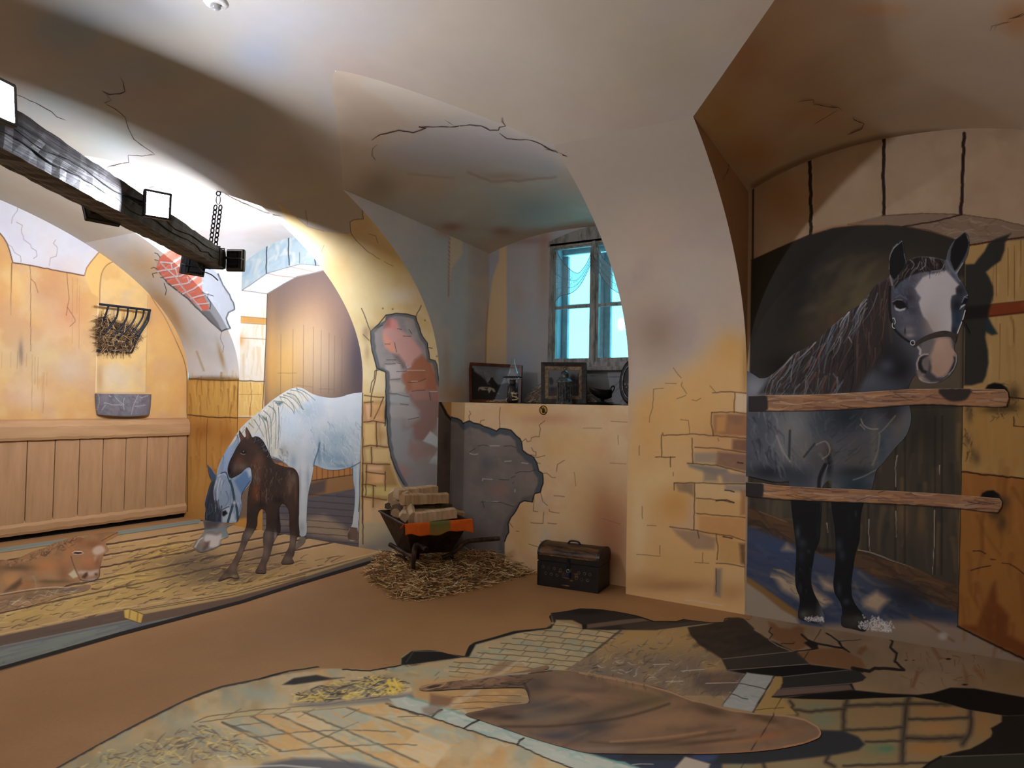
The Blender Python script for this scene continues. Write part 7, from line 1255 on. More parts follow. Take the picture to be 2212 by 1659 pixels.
    # ---- black gap and stones
    p.poly(F7([(515, 766), (600, 770), (800, 742), (1075, 718), (1300, 740), (1500, 748), (1600, 736), (1720, 700), (1880, 706), (2212, 765), (2800, 890), (2800, 1900), (2100, 1900), (2212, 1100), (2100, 1000), (2200, 900), (2060, 885), (1840, 850), (1700, 810), (1470, 765), (1000, 782), (760, 780)]), (20, 18, 17), 1, 1.5)
    stn = F7([(590, 772), (1000, 783), (1200, 770), (1470, 763), (1600, 785), (1700, 810), (1840, 850), (1960, 868), (2065, 890), (2062, 930), (2030, 950), (1988, 972), (2000, 1000), (1990, 1030), (1930, 1070), (1850, 1112), (1740, 1135), (1650, 1162), (1590, 1200), (1530, 1245), (1300, 1500), (-300, 1500), (-100, 1150), (200, 1130), (620, 880)])
    p.poly(stn, (140, 118, 82), 1, 1.5); q = p.c.copy(); ins = p._sd(p.px, p.py, np.array(stn))[1]
    for x, y, rx, ry, c, a in ((820, 830, 170, 30, (122, 124, 96), .8), (860, 920, 110, 50, (118, 126, 100), .8), (1200, 900, 150, 60, (146, 116, 78), .8), (1230, 800, 200, 22, (138, 122, 80), .7), (1640, 860, 180, 40, (156, 116, 70), .8), (1620, 970, 180, 50, (164, 122, 74), .9), (1230, 1020, 160, 26, (150, 120, 76), .8), (1250, 1110, 130, 50, (112, 122, 88), .8), (1290, 1110, 50, 20, (76, 120, 92), .7), (1580, 1110, 160, 50, (160, 114, 62), .9), (1940, 960, 80, 90, (158, 116, 68), .8), (700, 1210, 180, 30, (140, 126, 92), .7), (1100, 1200, 200, 30, (134, 126, 90), .7), (300, 1220, 100, 30, (128, 126, 100), .7), (540, 800, 60, 60, (176, 146, 84), .8), (620, 845, 60, 20, (170, 130, 80), .7)):
        q_ = F7([(x, y)])[0]; p.blob(q_[0], q_[1], rx * .322, ry * .322, c, a, 0, 1.4)
    for pts, w in (([(1025, 785), (1010, 830), (1000, 900), (1000, 985)], 8), ([(1440, 765), (1420, 830), (1410, 960), (1400, 1050), (1395, 1200)], 10), ([(640, 845), (760, 862), (900, 850), (1010, 846)], 5), ([(1010, 822), (1200, 815), (1400, 812), (1600, 810), (1830, 815)], 6), ([(1005, 985), (1200, 978), (1400, 968)], 5), ([(1440, 912), (1640, 910), (1840, 900)], 5), ([(1420, 1040), (1600, 1045), (1800, 1035)], 9), ([(1150, 1062), (1400, 1058)], 4), ([(1855, 855), (1858, 940), (1845, 1010), (1800, 1080)], 9), ([(900, 1160), (880, 1200), (940, 1230)], 7), ([(640, 790), (665, 820), (640, 850), (690, 880)], 5), ([(1000, 1225), (1300, 1215), (1600, 1200)], 4), ([(460, 1200), (480, 1260)], 6)):
        p.line(F7(pts), w * 1.5, (76, 66, 54), .8, f=w, wob=3); p.line(F7(pts), w * .35, (42, 36, 32), .6, f=2, wob=2.5)
    p.c[~ins] = q[~ins]
    p.poly(F7([(2062, 888), (2212, 886), (2800, 872), (2800, 1130), (2212, 1144), (1655, 1163), (1740, 1135), (1850, 1112), (1930, 1070), (1990, 1030), (2000, 1000), (1988, 972), (2030, 950), (2062, 930)]), (30, 27, 24), 1, 1.5)
    p.poly(F7([(1655, 1163), (1800, 1160), (2212, 1145), (2800, 1130), (2800, 1900), (1200, 1900), (1300, 1500), (1530, 1245)]), (46, 46, 38), 1, 2); p.line(F7([(1655, 1163), (1800, 1160), (2212, 1143), (2800, 1120)]), 1.8, (84, 82, 70), .8); p.line(F7([(2062, 890), (2212, 885), (2800, 870)]), 1.8, (70, 58, 46), .8); p.line(F7([(1530, 1245), (1590, 1200), (1655, 1163)]), 5, (14, 13, 12), .9, f=2)
    # ---- gray and ochre blocks beside the slope
    p.poly(F7([(350, 600), (532, 622), (510, 670), (478, 715), (440, 770), (388, 862), (185, 825), (250, 740), (300, 670)]), (158, 160, 152), 1, 1.5); p.strokes(F7([(350, 610), (520, 630), (400, 850), (200, 820)]), 26, 24, 5, 5, [(170, 172, 164), (140, 146, 142), (150, 154, 148)], .6, .3, seed=164)
    for pts in ([(305, 672), (400, 690), (480, 712)], [(245, 740), (320, 770), (360, 778)], [(185, 825), (250, 735), (350, 602)]): p.line(F7(pts), 2, (60, 60, 58), .85, wob=2)
    p.poly(F7([(575, 622), (590, 640), (592, 670), (555, 705), (515, 765), (590, 775), (640, 830), (690, 880), (400, 868), (470, 760), (540, 650)]), (160, 132, 78), 1, 1.5); p.line(F7([(535, 625), (480, 720), (395, 865)]), 3.5, (44, 38, 32), .9, wob=1.5); p.line(F7([(410, 850), (500, 840), (600, 835)]), 1.6, (80, 62, 44), .8)
    # ---- shade and floor below the vessel
    p.poly(G2([(850, 560), (1100, 500), (1300, 480), (1500, 620), (1700, 720), (2212, 730), (2212, 900), (1640, 818), (1430, 760), (1190, 690), (900, 600)]), (52, 58, 70), 1, 3); p.poly(F7([(840, 985), (1000, 990), (1100, 1030), (1145, 1080), (1100, 1120), (950, 1150), (700, 1180), (400, 1212), (200, 1212), (-100, 1190), (-500, 1180), (-400, 1080), (0, 1100), (400, 1100), (700, 1050)]), (48, 50, 52), 1, 3)
    p.poly(F7([(0, 1150), (160, 1150), (130, 1190), (60, 1200), (-20, 1170)]), (62, 76, 112), .8, 5); p.poly(G2([(1960, 740), (2130, 790), (2120, 818), (2000, 900), (1850, 860)]), (176, 162, 142), .95, 2); p.line(G2([(1600, 795), (1660, 790), (1740, 792)]), 2, (160, 158, 140), .8)
    # ---- pale greenish kerb
    kb = G2([(-60, 345), (0, 340), (60, 330), (300, 405), (560, 492), (850, 592), (1190, 692), (1430, 762), (1640, 820), (1900, 910), (1500, 930), (1180, 812), (980, 735), (820, 660), (640, 610), (450, 548), (220, 468), (0, 408)])
    p.poly(kb, (176, 180, 164), 1, 1.5); p.strokes(kb, 60, 40, 7, 18, [(190, 192, 178), (130, 166, 150), (166, 172, 158), (150, 176, 162)], .65, .12, f=3, seed=165)
    p.line(G2([(60, 330), (300, 405), (560, 490), (850, 590), (1190, 690), (1640, 818)]), 4, (112, 158, 146), .75, f=3, wob=2)
    for pts in ([(450, 548), (500, 515), (555, 490)], [(815, 660), (830, 630), (858, 615)], [(235, 465), (280, 425), (300, 420)]): p.line(G2(pts), 4, (44, 38, 34), .9, f=1.5, wob=1.5)
    p.line(G2([(-60, 395), (0, 410), (220, 470), (450, 550), (640, 612), (820, 662), (980, 737), (1180, 815), (1500, 935)]), 3, (50, 40, 32), .85, wob=2); p.line(G2([(0, 470), (170, 465), (290, 430)]), 2, (92, 80, 70), .7, wob=3); p.poly(G2([(160, 410), (220, 390), (290, 400), (300, 425), (230, 465), (175, 450)]), (130, 110, 94), .7, 4); p.poly(G2([(220, 310), (380, 340), (350, 400), (215, 390)]), (112, 80, 62), .7, 4); p.poly(G2([(690, 100), (800, 90), (700, 165), (620, 175), (640, 130)]), (130, 104, 80), .7, 4)
    # strip of worn tape
    p.poly(G2([(810, 85), (850, 75), (480, 350), (350, 415), (310, 410)]), (190, 176, 156), .4, 2)
    for pts in ([(1490, 360), (1430, 480), (1310, 740)], [(1600, 1240), (1640, 1150)]): p.line(G1(pts) if pts[0][0] < 1495 else F7(pts), 1.4, (40, 34, 30), .0)
    p.line(F7([(585, 772), (540, 850), (490, 960), (380, 1120), (310, 1240)]), 1.5, (36, 31, 28), .75)
tag(figure('floor_mural', art_o, FZ, paint_art, 1.15, 0.0055, 0.002, None, FLOORART, LIMF2, sm=0), 'large floor mural of broken flagstones, black gaps and straw in the right foreground', 'floor mural')
ves_o = G2([(455, 452), (560, 425), (690, 400), (800, 385), (888, 372), (885, 320), (870, 285), (840, 272), (700, 272), (600, 275), (500, 278), (400, 281), (320, 287), (250, 291), (180, 292), (145, 284), (150, 265), (190, 252), (250, 240), (350, 228), (480, 212), (600, 196), (700, 180), (800, 165), (870, 152), (940, 135), (1010, 118), (1028, 128), (1010, 145), (960, 160), (1060, 150), (1150, 154), (1240, 165), (1360, 185), (1480, 208), (1600, 230), (1700, 250), (1790, 270), (1850, 290), (1930, 320), (2010, 352), (2100, 386)]) + \
    F7([(30, 785), (100, 812), (250, 850), (400, 870), (520, 877), (620, 886), (690, 896), (740, 910), (800, 940), (835, 968), (850, 1000), (845, 1025), (820, 1045), (740, 1075), (670, 1092), (600, 1106), (500, 1120), (400, 1130), (300, 1137), (200, 1141), (100, 1144), (0, 1145)]) + G2([(1900, 722), (1640, 721), (1450, 719), (1300, 715), (1190, 692), (1000, 640), (850, 592), (700, 540), (560, 492)])
def paint_ves(p):
    p.mottle([(124, 98, 74), (104, 82, 66), (134, 106, 80)], 50, .5, 170)
    S = lambda x, y, rx, ry, c, a, r=0: p.blob(860 + .31646 * x, 1400 + .31646 * y, rx * .316, ry * .316, c, a, r)
    for v in ((1150, 220, 200, 50, (118, 96, 76), .7, .15), (1300, 330, 200, 40, (140, 106, 82), .7, .1), (1250, 280, 160, 24, (104, 86, 70), .7, .1), (950, 250, 80, 60, (74, 66, 58), .8), (1000, 400, 240, 50, (78, 74, 70), .85, .05), (900, 470, 180, 30, (98, 92, 84), .7), (1200, 470, 300, 26, (128, 108, 84), .7, -.1), (1700, 350, 160, 50, (110, 96, 60), .7, .2), (1500, 420, 300, 24, (78, 68, 54), .8, -.25), (1600, 260, 140, 16, (160, 128, 96), .7, .22), (1350, 540, 160, 60, (58, 58, 64), .85), (1100, 600, 200, 40, (66, 66, 74), .85, .1), (1600, 560, 220, 60, (140, 108, 78), .7, -.1), (1900, 480, 300, 60, (150, 116, 84), .7, -.05), (2000, 600, 300, 40, (130, 98, 70), .7, -.1), (1700, 650, 300, 14, (84, 70, 56), .7, -.05), (2100, 640, 300, 14, (74, 58, 46), .7, -.1), (1400, 690, 200, 16, (130, 118, 112), .6), (600, 450, 150, 26, (70, 54, 44), .8, -.1), (750, 470, 80, 20, (60, 48, 40), .8), (2150, 430, 100, 30, (80, 62, 46), .8, .2), (2400, 520, 200, 30, (150, 112, 80), .6), (2500, 480, 130, 24, (84, 64, 44), .8, .3), (2520, 600, 150, 26, (150, 98, 64), .8, -.2), (2300, 640, 200, 14, (156, 110, 76), .6, -.1)): S(*v)
    p.strokes(ves_o[:], 60, 110, 9, lambda x, y: 6 if y < 1510 else -9, [(140, 112, 84), (96, 80, 64), (80, 66, 54), (150, 120, 90), (118, 94, 72)], .28, .10, .1, f=9, seed=171)
    p.line(G2([(1240, 168), (1480, 212), (1700, 255), (1850, 296), (2010, 358)]) + F7([(60, 800), (250, 853), (400, 873), (620, 890), (740, 915), (830, 965), (848, 1000), (838, 1030), (740, 1072), (600, 1100)]), 4, (176, 138, 102), .8, f=2.5); p.line(G2([(1240, 160), (1480, 204), (1700, 246), (1850, 286), (2010, 348)]), 2, (50, 38, 32), .8)
    p.strokes(G2([(1280, 180), (1700, 265), (1700, 280), (1280, 200)]), 40, 10, 1.6, 80, [(80, 62, 48), (150, 120, 88)], .6, .2, seed=172)
    p.line(F7([(0, 1143), (200, 1140), (400, 1128), (600, 1104), (740, 1073), (830, 1040)]), 3, (160, 104, 68), .8, f=2); p.line(G2([(700, 535), (1000, 535), (1200, 520), (1500, 480), (1700, 430), (1850, 380)]), 5, (66, 54, 44), .7, f=5, sm=3)
    p.line(G2([(1300, 640), (1500, 650), (1800, 640), (2100, 590), (2300, 560)]), 5, (84, 66, 50), .6, f=5, sm=3); p.line(G2([(1450, 640), (1800, 610), (2100, 570)]), 4, (172, 132, 94), .5, f=4, sm=3)
    # the two horns
    p.strokes(G2([(150, 285), (480, 215), (880, 155), (890, 270), (600, 275), (250, 290)]), 46, 40, 4, -9, [(112, 84, 60), (72, 58, 48), (140, 108, 78), (60, 48, 40)], .7, .06, seed=173)
    p.line(G2([(480, 215), (700, 183), (900, 170)]), 4, (166, 156, 140), .75, f=2.5); p.poly(G2([(195, 270), (240, 252), (290, 250), (280, 268), (220, 280)]), (50, 38, 32), .9, 2); p.line(G2([(150, 270), (250, 243), (330, 236), (300, 262), (180, 288)]), 1.8, (190, 150, 104), .7); p.line(G2([(250, 290), (480, 278), (700, 272), (850, 270), (885, 320), (888, 370)]), 2.2, (46, 36, 30), .85, sm=2); p.line(G2([(860, 240), (890, 300), (890, 370)]), 5, (44, 36, 32), .6, f=4); p.line(G2([(870, 160), (1000, 128)]), 3, (140, 110, 80), .7); p.line(G2([(890, 175), (960, 165), (1050, 155)]), 2, (50, 40, 34), .8)
    p.line(F7([(540, 870), (490, 960), (380, 1120)]), 1.5, (36, 31, 28), .8)
tag(figure('painted_vessel', ves_o, FZ, paint_ves, 1.2, 0.0055, 0.005, None, FLOORART, LIMF2, sm=3), 'brown leaf-shaped trough with two horn-like handles painted in the floor mural', 'floor mural')
# ------------------------------------------------------------------ board partition along the left wall
def wood(name, c1, c2, st, sc=1.0, **k): return mat_noise(name, c1, c2, sc, k.pop('rough', 0.65), stretch=st, bmp=k.pop('bmp', 0.25), **k)
PART = wood('pale brown boards', (160, 122, 84), (178, 138, 98), (14, 14, 2.2), lo=.3, hi=.7)
RAILW = wood('pale brown rail', (164, 126, 86), (184, 144, 102), (14, 1.6, 14), lo=.3, hi=.7)
def XO(px, py, off): return onX(px, py, XL + off)
part = empty('plank_partition', (XL, 4.0, 0), 'pale brown plank partition with thick top rail along the left wall', 'partition')
ycuts = [onX(px, 1000, XL)[1] for px in (402, 358, 313, 267, 218, 167, 114, 54)]; ycuts[0] = 5.185
step = ycuts[-2] - ycuts[-1]
for k in range(4): ycuts.append(ycuts[-1] - step)
for a, b in zip(ycuts[1:], ycuts[:-1]):
    MB().box((XL + .022, (a + b) / 2, .62), XA, YA, ZA, .036, b - a - .008, 1.06).build('plank', PART, part, bevel=.003)
def rail3(z0_, z1_, d, name):
    q = MB(); n = 40; V = []; r2 = random.Random(5); y1 = 5.19
    for i in range(n + 1):
        y = ycuts[-1] + (y1 - ycuts[-1]) * i / n; w = r2.uniform(-.006, .006)
        V += [(XL + .003, y, z0_), (XL + d - .012, y, z0_ + w * .5), (XL + d, y, z0_ + .03 + w), (XL + d, y, z1_ - .075 + w), (XL + d - .035, y, z1_ - .02 + w * .5), (XL + .003, y, z1_)]
    F = [(i * 6 + k, i * 6 + 6 + k, i * 6 + 6 + (k + 1) % 6, i * 6 + (k + 1) % 6) for i in range(n) for k in range(6)] + [tuple(range(6)), tuple(n * 6 + k for k in range(5, -1, -1))]
    o = mesh_obj(name, V, F, RAILW, part); bm = bmesh.new(); bm.from_mesh(o.data); bmesh.ops.recalc_face_normals(bm, faces=bm.faces); bm.to_mesh(o.data); bm.free()
rail3(1.02, 1.235, .085, 'top_rail'); rail3(.055, .215, .06, 'bottom_rail')

# ------------------------------------------------------------------ strands of hay and straw
STRAW = mat_paint('dry straw', rough=0.8, spec=0.2, bmp=0, tone=0.1)
def strands(name, items, cols, gain, extra=None, parent=None):
    """items: (point, direction, length, width, bend); one mesh of many flat bent blades"""
    V, F, C = [], [], []
    if extra: V += list(extra[0]); F += list(extra[1]); C += [extra[2]] * len(extra[0])
    for p, d, l, w, bd in items:
        d = d / np.linalg.norm(d); s = np.cross(d, RNG.normal(size=3)); s /= np.linalg.norm(s); n = np.cross(d, s); c = cols[RNG.integers(len(cols))]; c = np.array(c) * RNG.uniform(.85, 1.12)
        k = len(V)
        for t in (-.5, 0, .5):
            q = p + d * l * t + n * bd * l * (0.25 - t * t); V += [q - s * w / 2, q + s * w / 2]; C += [c, c]
        F += [(k, k + 1, k + 3, k + 2), (k + 2, k + 3, k + 5, k + 4)]
    o = mesh_obj(name, V, F, STRAW, parent)
    at = o.data.color_attributes.new('paint', 'FLOAT_COLOR', 'POINT'); cc = np.clip(lin(np.clip(np.array(C), 0, 255)) * gain, 0.002, .9)
    at.data.foreach_set('color', np.concatenate([cc, np.ones((len(cc), 1))], 1).astype(np.float32).ravel()); return o

# ------------------------------------------------------------------ hay rack, its hay, and the stone trough on the left wall
rack = empty('hay_rack', tuple(XO(270, 700, 0)), 'black iron hay rack with curved bars on the left wall', 'hay rack')
BAR = mat_noise('black forged iron', (22, 26, 34), (44, 50, 60), 30, 0.5, metal=0.4, bmp=0.2)
T0, T1 = R8([(200, 212)])[0], R8([(832, 288)])[0]
pt = lambda q, off: XO(q[0], q[1], off)
MB().tube([pt(T0, .2), pt(T1, .2)], .014, 8).build('top_bar', BAR, rack)
B0, B1 = R8([(170, 786)])[0], R8([(602, 806)])[0]
MB().tube([pt(B0, .03), pt(B1, .03)], .012, 8).build('bottom_bar', BAR, rack)
for pts in ([(308, 240), (270, 360), (220, 480), (176, 580)], [(432, 256), (415, 360), (360, 450), (290, 540), (235, 610), (190, 690)], [(552, 268), (540, 370), (490, 470), (400, 580), (330, 650), (270, 760)], [(660, 280), (640, 380), (580, 480), (470, 590), (420, 650), (370, 780)],
            [(750, 288), (730, 380), (670, 480), (590, 580), (550, 620), (490, 790)], [(812, 296), (780, 400), (730, 490), (660, 580), (610, 660), (560, 795)], [(824, 296), (800, 420), (740, 520), (690, 600), (640, 700), (602, 806)]):
    P = spline([pt(q, o) for q, o in zip(R8(pts), np.linspace(.2, .03, len(pts)))], 5)
    MB().tube(P, .010, 7).build('bar', BAR, rack)
hayreg = np.array(R8([(185, 370), (260, 380), (330, 400), (400, 430), (480, 450), (560, 470), (620, 500), (680, 560), (705, 590), (660, 680), (600, 760), (540, 800), (400, 800), (180, 790)]), float)
it = []
def inpoly(x, y, Q): return Paint._sd(np.array([x]), np.array([y]), Q)[1][0]
while len(it) < 900:
    x, y = RNG.uniform(*hayreg[:, 0][[0, 8]] + np.array([-2, 0])), RNG.uniform(680, 762)
    x = RNG.uniform(208, 304)
    if not inpoly(x, y, hayreg): continue
    off = np.interp(y, [684, 762], [.13, .04]) * RNG.uniform(.5, 1.05); an = RNG.uniform(0, 6.28)
    it.append((XO(x, y, max(off, .012)), np.array([RNG.normal() * .25, math.cos(an), math.sin(an)]), RNG.uniform(.08, .2), RNG.uniform(.003, .006), RNG.normal() * .5))
while len(it) < 960:
    x = RNG.uniform(210, 282); it.append((XO(x, RNG.uniform(757, 770), .03), np.array([0, RNG.normal() * .4, 1.]), .06, .0025, .3))
back = [XO(x, y, np.interp(y, [684, 762], [.10, .03])) for x, y in hayreg]
tag(strands('hay', it, [(150, 116, 76), (96, 74, 52), (176, 140, 96), (70, 54, 40), (120, 92, 62), (196, 164, 120)], .85, (back, [tuple(range(len(back)))], (58, 44, 34))), 'brown hay stuffed in the iron hay rack', 'hay', kind='stuff')
# trough
def trough():
    nu, nv = 120, 60; tl, tr = A2([(806, 1462)])[0], A2([(1281, 1467)])[0]; G = np.zeros((nv, nu, 3))
    for j in range(nv):
        for i in range(nu):
            u, v = i / (nu - 1), j / (nv - 1)
            x = tl[0] + (tr[0] - tl[0]) * (u + (.5 - u) * .06 * (1 - v) ** 2); yb = 480 + .2532 * (1640 + 16 * (1 - (2 * u - 1) ** 2)); yt = tl[1] + (tr[1] - tl[1]) * u; y = yb + (yt - yb) * v
            d = .012 + .10 * (1 - abs(2 * u - 1) ** 5) ** .6 * (0.72 + .28 * v ** .5); G[j, i] = XO(x, y, .0) + np.array([d, 0, 0])
    p = Paint(G, (112, 108, 112)); p.mottle([(128, 124, 128), (92, 88, 94), (118, 106, 112)], 14, .6, 180)
    p.strokes(A2([(810, 1470), (1280, 1470), (1250, 1640), (830, 1640)]), 40, 9, 2, 60, [(150, 148, 150), (84, 80, 84), (130, 128, 132)], .6, .6, seed=181)
    for pts in ([(840, 1470), (850, 1530), (830, 1600)], [(930, 1475), (945, 1490)], [(1060, 1500), (1050, 1560), (1060, 1600)], [(1180, 1470), (1140, 1560), (1120, 1640)], [(890, 1540), (960, 1560), (1040, 1560)], [(1150, 1570), (1240, 1560)], [(870, 1600), (900, 1560)], [(980, 1490), (1020, 1530), (1060, 1560)], [(1200, 1500), (1260, 1480)]): p.line(A2(pts), 1.3, (176, 174, 174), .75, wob=2)
    b = Board(); b.grid(G, p.out(.95)); o = b.build('basin', mat_paint('rough stone', rough=.8, bmp=.3, scale=20), tr_)
    rim = [tuple(G[-1, i]) for i in range(nu)] + [(XL + .004, G[-1, -1][1], G[-1, -1][2]), (XL + .004, G[-1, 0][1], G[-1, 0][2])]
    mesh_obj('top', rim, [tuple(range(len(rim)))], mat_noise('stone top', (104, 100, 104), (130, 126, 130), 20, .8), tr_)
tr_ = empty('stone_trough', tuple(XO(264, 895, 0)), 'gray stone trough at the foot of the niche, above the plank partition', 'trough'); trough()

# ------------------------------------------------------------------ chain of the beam
HK = onRoom(472, 413); TOPB = bpt(.10, .075, .15)
ch = empty('chain', tuple(HK), 'black iron chain holding the far end of the beam', 'chain')
MB().torus(HK - z0 * .02, r0, z0, .018, .006).build('eye', IRON, ch)
STEEL = mat_noise('bright steel', (120, 122, 126), (176, 178, 182), 30, 0.3, metal=0.9, bmp=0)
MB().torus(HK - z0 * .075, r0, z0, .018, .005, sy=2.2).build('snap_hook', STEEL, ch)
for sx, n0 in ((-.021, 11), (.022, 11)):
    a = HK - z0 * .125 + r0 * sx; bq = TOPB + r0 * (sx * 1.0) + z0 * .02; n = 9
    for i in range(n):
        c = a + (bq - a) * (i + .5) / n; d = (bq - a) / np.linalg.norm(bq - a); L_ = np.linalg.norm(bq - a) / n
        side = r0 if i % 2 == 0 else f0 * .8 + r0 * .6
        MB().torus(c, side / np.linalg.norm(side), d, .0135, .0062, 14, 6, sy=L_ * .62 / .0135).build('link', IRON, ch)
q = MB(); q.tube([bpt(.06, -.004, -.01), bpt(.06, -.006, .165), bpt(.06, .155, .165), bpt(.06, .16, -.01), bpt(.06, -.004, -.01)], .006, 6); q.tube([bpt(.16, -.004, -.008), bpt(.16, -.006, .16), bpt(.16, .155, .16)], .005, 6)
q.build('wire_tie', BLACK, beam)
q = MB(); q.tube(spline([bpt(.02, .02, .16), bpt(-.06, .03, .17), bpt(-.1, .06, .12), bpt(-.06, .03, .03)], 6), .004, 5); q.tube(spline([bpt(.3, .12, -.01), bpt(.2, .13, -.05), bpt(.05, .1, -.06), bpt(.0, .06, -.1)], 6), .005, 5); q.build('cable', BLACK, beam)

# ------------------------------------------------------------------ sensor on the vault
sp = onRoom(466, 3); sd = empty('smoke_detector', tuple(sp), 'small white round detector on the vault at the top edge of the photo', 'smoke detector')
WHITE = mat_noise('white plastic', (210, 210, 206), (226, 226, 222), 20, 0.4, bmp=0)
MB().lathe(sp + z0 * .012, [(.062, .012), (.062, -.018), (.052, -.03), (.03, -.034)], 28).build('base', WHITE, sd, smooth=True)
MB().lathe(sp + z0 * .012, [(.028, -.03), (.027, -.045), (.016, -.056), (.004, -.06)], 20).build('dome', mat_noise('clear dome', (150, 150, 150), (180, 180, 180), 20, .1, spec=.8, bmp=0), sd, smooth=True)

# ------------------------------------------------------------------ cracks in the vault
CRACK = mat_noise('crack line', (70, 54, 50), (104, 84, 78), 30, .9, bmp=0)
def crack(pts, w, wob=1.5, mat=None):
    Q = [np.array(pts[0], float)]
    for p, q in zip(pts[:-1], pts[1:]):
        p, q = np.array(p, float), np.array(q, float); n = max(1, int(np.hypot(*(q - p)) / 9))
        for i in range(1, n + 1): Q.append(p + (q - p) * i / n + (RNG.random(2) - .5) * wob * (i < n))
    V = []
    for i, p in enumerate(Q):
        d = Q[min(i + 1, len(Q) - 1)] - Q[max(i - 1, 0)]; d = d / (np.hypot(*d) + 1e-9); k = w * (.45 + .55 * RNG.random()) / 2 * (1 if 0 < i < len(Q) - 1 else .3)
        for sg in (1, -1):
            x, y = p[0] - sg * d[1] * k, p[1] + sg * d[0] * k; h = onRoom(x, y); r = ray(x, y); V.append(h - r / np.linalg.norm(r) * .006)
    mesh_obj('crack', V, [(2 * i, 2 * i + 1, 2 * i + 3, 2 * i + 2) for i in range(len(Q) - 1)], mat or CRACK, ceiling)
FAINT = mat_noise('faint brown crack', (140, 108, 92), (160, 128, 108), 30, .9, bmp=0)
for fr, pts, w in ((L1, [(770, 498), (790, 530), (800, 585), (770, 600), (700, 606), (650, 580)], 2.6), (L1, [(680, 605), (712, 640), (668, 660), (740, 700), (800, 750), (820, 820), (855, 890), (920, 940), (990, 990)], 1.8), (L1, [(990, 990), (910, 1000), (820, 995), (825, 1040), (760, 1050), (680, 1075)], 1.6), (L1, [(90, 600), (220, 655), (330, 715), (365, 750), (420, 770)], 1.8), (L1, [(1415, 1225), (1500, 1275), (1600, 1320), (1690, 1360), (1800, 1385)], 1.8), (L1, [(940, 1205), (1000, 1190), (1020, 1170)], 1.2),
                   (N1, [(268, 662), (330, 620), (400, 605), (460, 590), (560, 608), (650, 578), (600, 566), (730, 566), (850, 566), (960, 552), (1040, 560), (1100, 590), (1160, 590), (1165, 570), (1210, 560), (1185, 530), (1185, 500)], 3.2), (N1, [(1165, 610), (1220, 650), (1380, 660), (1460, 690), (1530, 732), (1640, 775)], 2.4), (N1, [(310, 690), (275, 720), (270, 770), (300, 800)], 1.8), (N1, [(780, 515), (820, 540), (850, 560)], 1.4), (N1, [(1480, 725), (1570, 735)], 1.4),
                   (C2, [(730, 665), (780, 655), (835, 650), (840, 680), (900, 690), (1000, 700), (1025, 720)], 2.2), (C2, [(1095, 765), (1100, 780), (1165, 805), (1150, 840), (1060, 880)], 2.2), (C2, [(1000, 715), (940, 750), (835, 815)], 1.2), (C2, [(2205, 85), (2160, 110), (2110, 122)], 4), (C2, [(2110, 122), (2100, 145), (2000, 170), (1985, 205)], 1.6)):
    crack(fr(pts), w)
for pts in ([(600, 895), (700, 888), (820, 905)], [(950, 880), (1050, 900), (1150, 940), (1230, 960)]): crack(N1(pts), 3.5, 2, FAINT)

# ------------------------------------------------------------------ straw on the floor by the window wall
gp = np.array([(786, 1240), (800, 1226), (826, 1204), (870, 1204), (940, 1214), (1050, 1222), (1120, 1230), (1158, 1238), (1130, 1246), (1080, 1256), (1040, 1270), (960, 1288), (900, 1298), (850, 1292), (842, 1276), (810, 1262)], float)
gw = np.array([onZ(x, y)[:2] for x, y in gp]); gw[:, 1] = np.minimum(gw[:, 1], np.where(gw[:, 0] < BAYS[1][0] + .02, YB - .04, YLOW - .04))
nfr = [0, 1] + list(range(7, 16))
def mound(x, y):
    F_ = np.concatenate([gw[7:], gw[:2]]); d, _, _ = Paint._sd(np.array([x]), np.array([y]), F_, False); return float(min(d[0] * .30, .055 + .07 * math.exp(-((x + 3.6) / .5) ** 2)))
it = []
lo, hi = gw.min(0), gw.max(0)
while len(it) < 4200:
    x, y = RNG.uniform(lo[0], hi[0]), RNG.uniform(lo[1], hi[1])
    if not inpoly(x, y, gw): continue
    h = mound(x, y); an = RNG.uniform(0, 6.28)
    it.append((np.array([x, y, .006 + h * RNG.uniform(.75, 1.12)]), np.array([math.cos(an), math.sin(an), RNG.normal() * .22]), RNG.uniform(.05, .15), RNG.uniform(.003, .006), RNG.normal() * .25))
while len(it) < 4330:
    k = RNG.integers(7, 15); t = RNG.random(); q = gw[k] * (1 - t) + gw[(k + 1) % 16] * t; q = q + (q - gw.mean(0)) * RNG.uniform(0, .07); an = RNG.uniform(0, 6.28)
    if q[1] < YB - .1: it.append((np.array([q[0], q[1], .005]), np.array([math.cos(an), math.sin(an), .0]), RNG.uniform(.04, .09), .003, .1))
ng = 46; V, F = [], []
gx, gy = np.linspace(lo[0], hi[0], ng), np.linspace(lo[1], hi[1], 26); idx = -np.ones((26, ng), int)
for j, y in enumerate(gy):
    for i, x in enumerate(gx):
        if inpoly(x, y, gw): idx[j, i] = len(V); V.append((x, y, .003 + mound(x, y) * .8))
for j in range(25):
    for i in range(ng - 1):
        q = (idx[j, i], idx[j, i + 1], idx[j + 1, i + 1], idx[j + 1, i])
        if min(q) >= 0: F.append(q)
tag(strands('straw', it, [(196, 160, 110), (150, 116, 74), (214, 182, 134), (116, 86, 56), (176, 140, 92), (226, 200, 158), (110, 82, 56)], 1.3, (V, F, (96, 70, 44))), 'heap of loose yellow straw on the floor under the wheelbarrow', 'straw', kind='stuff')

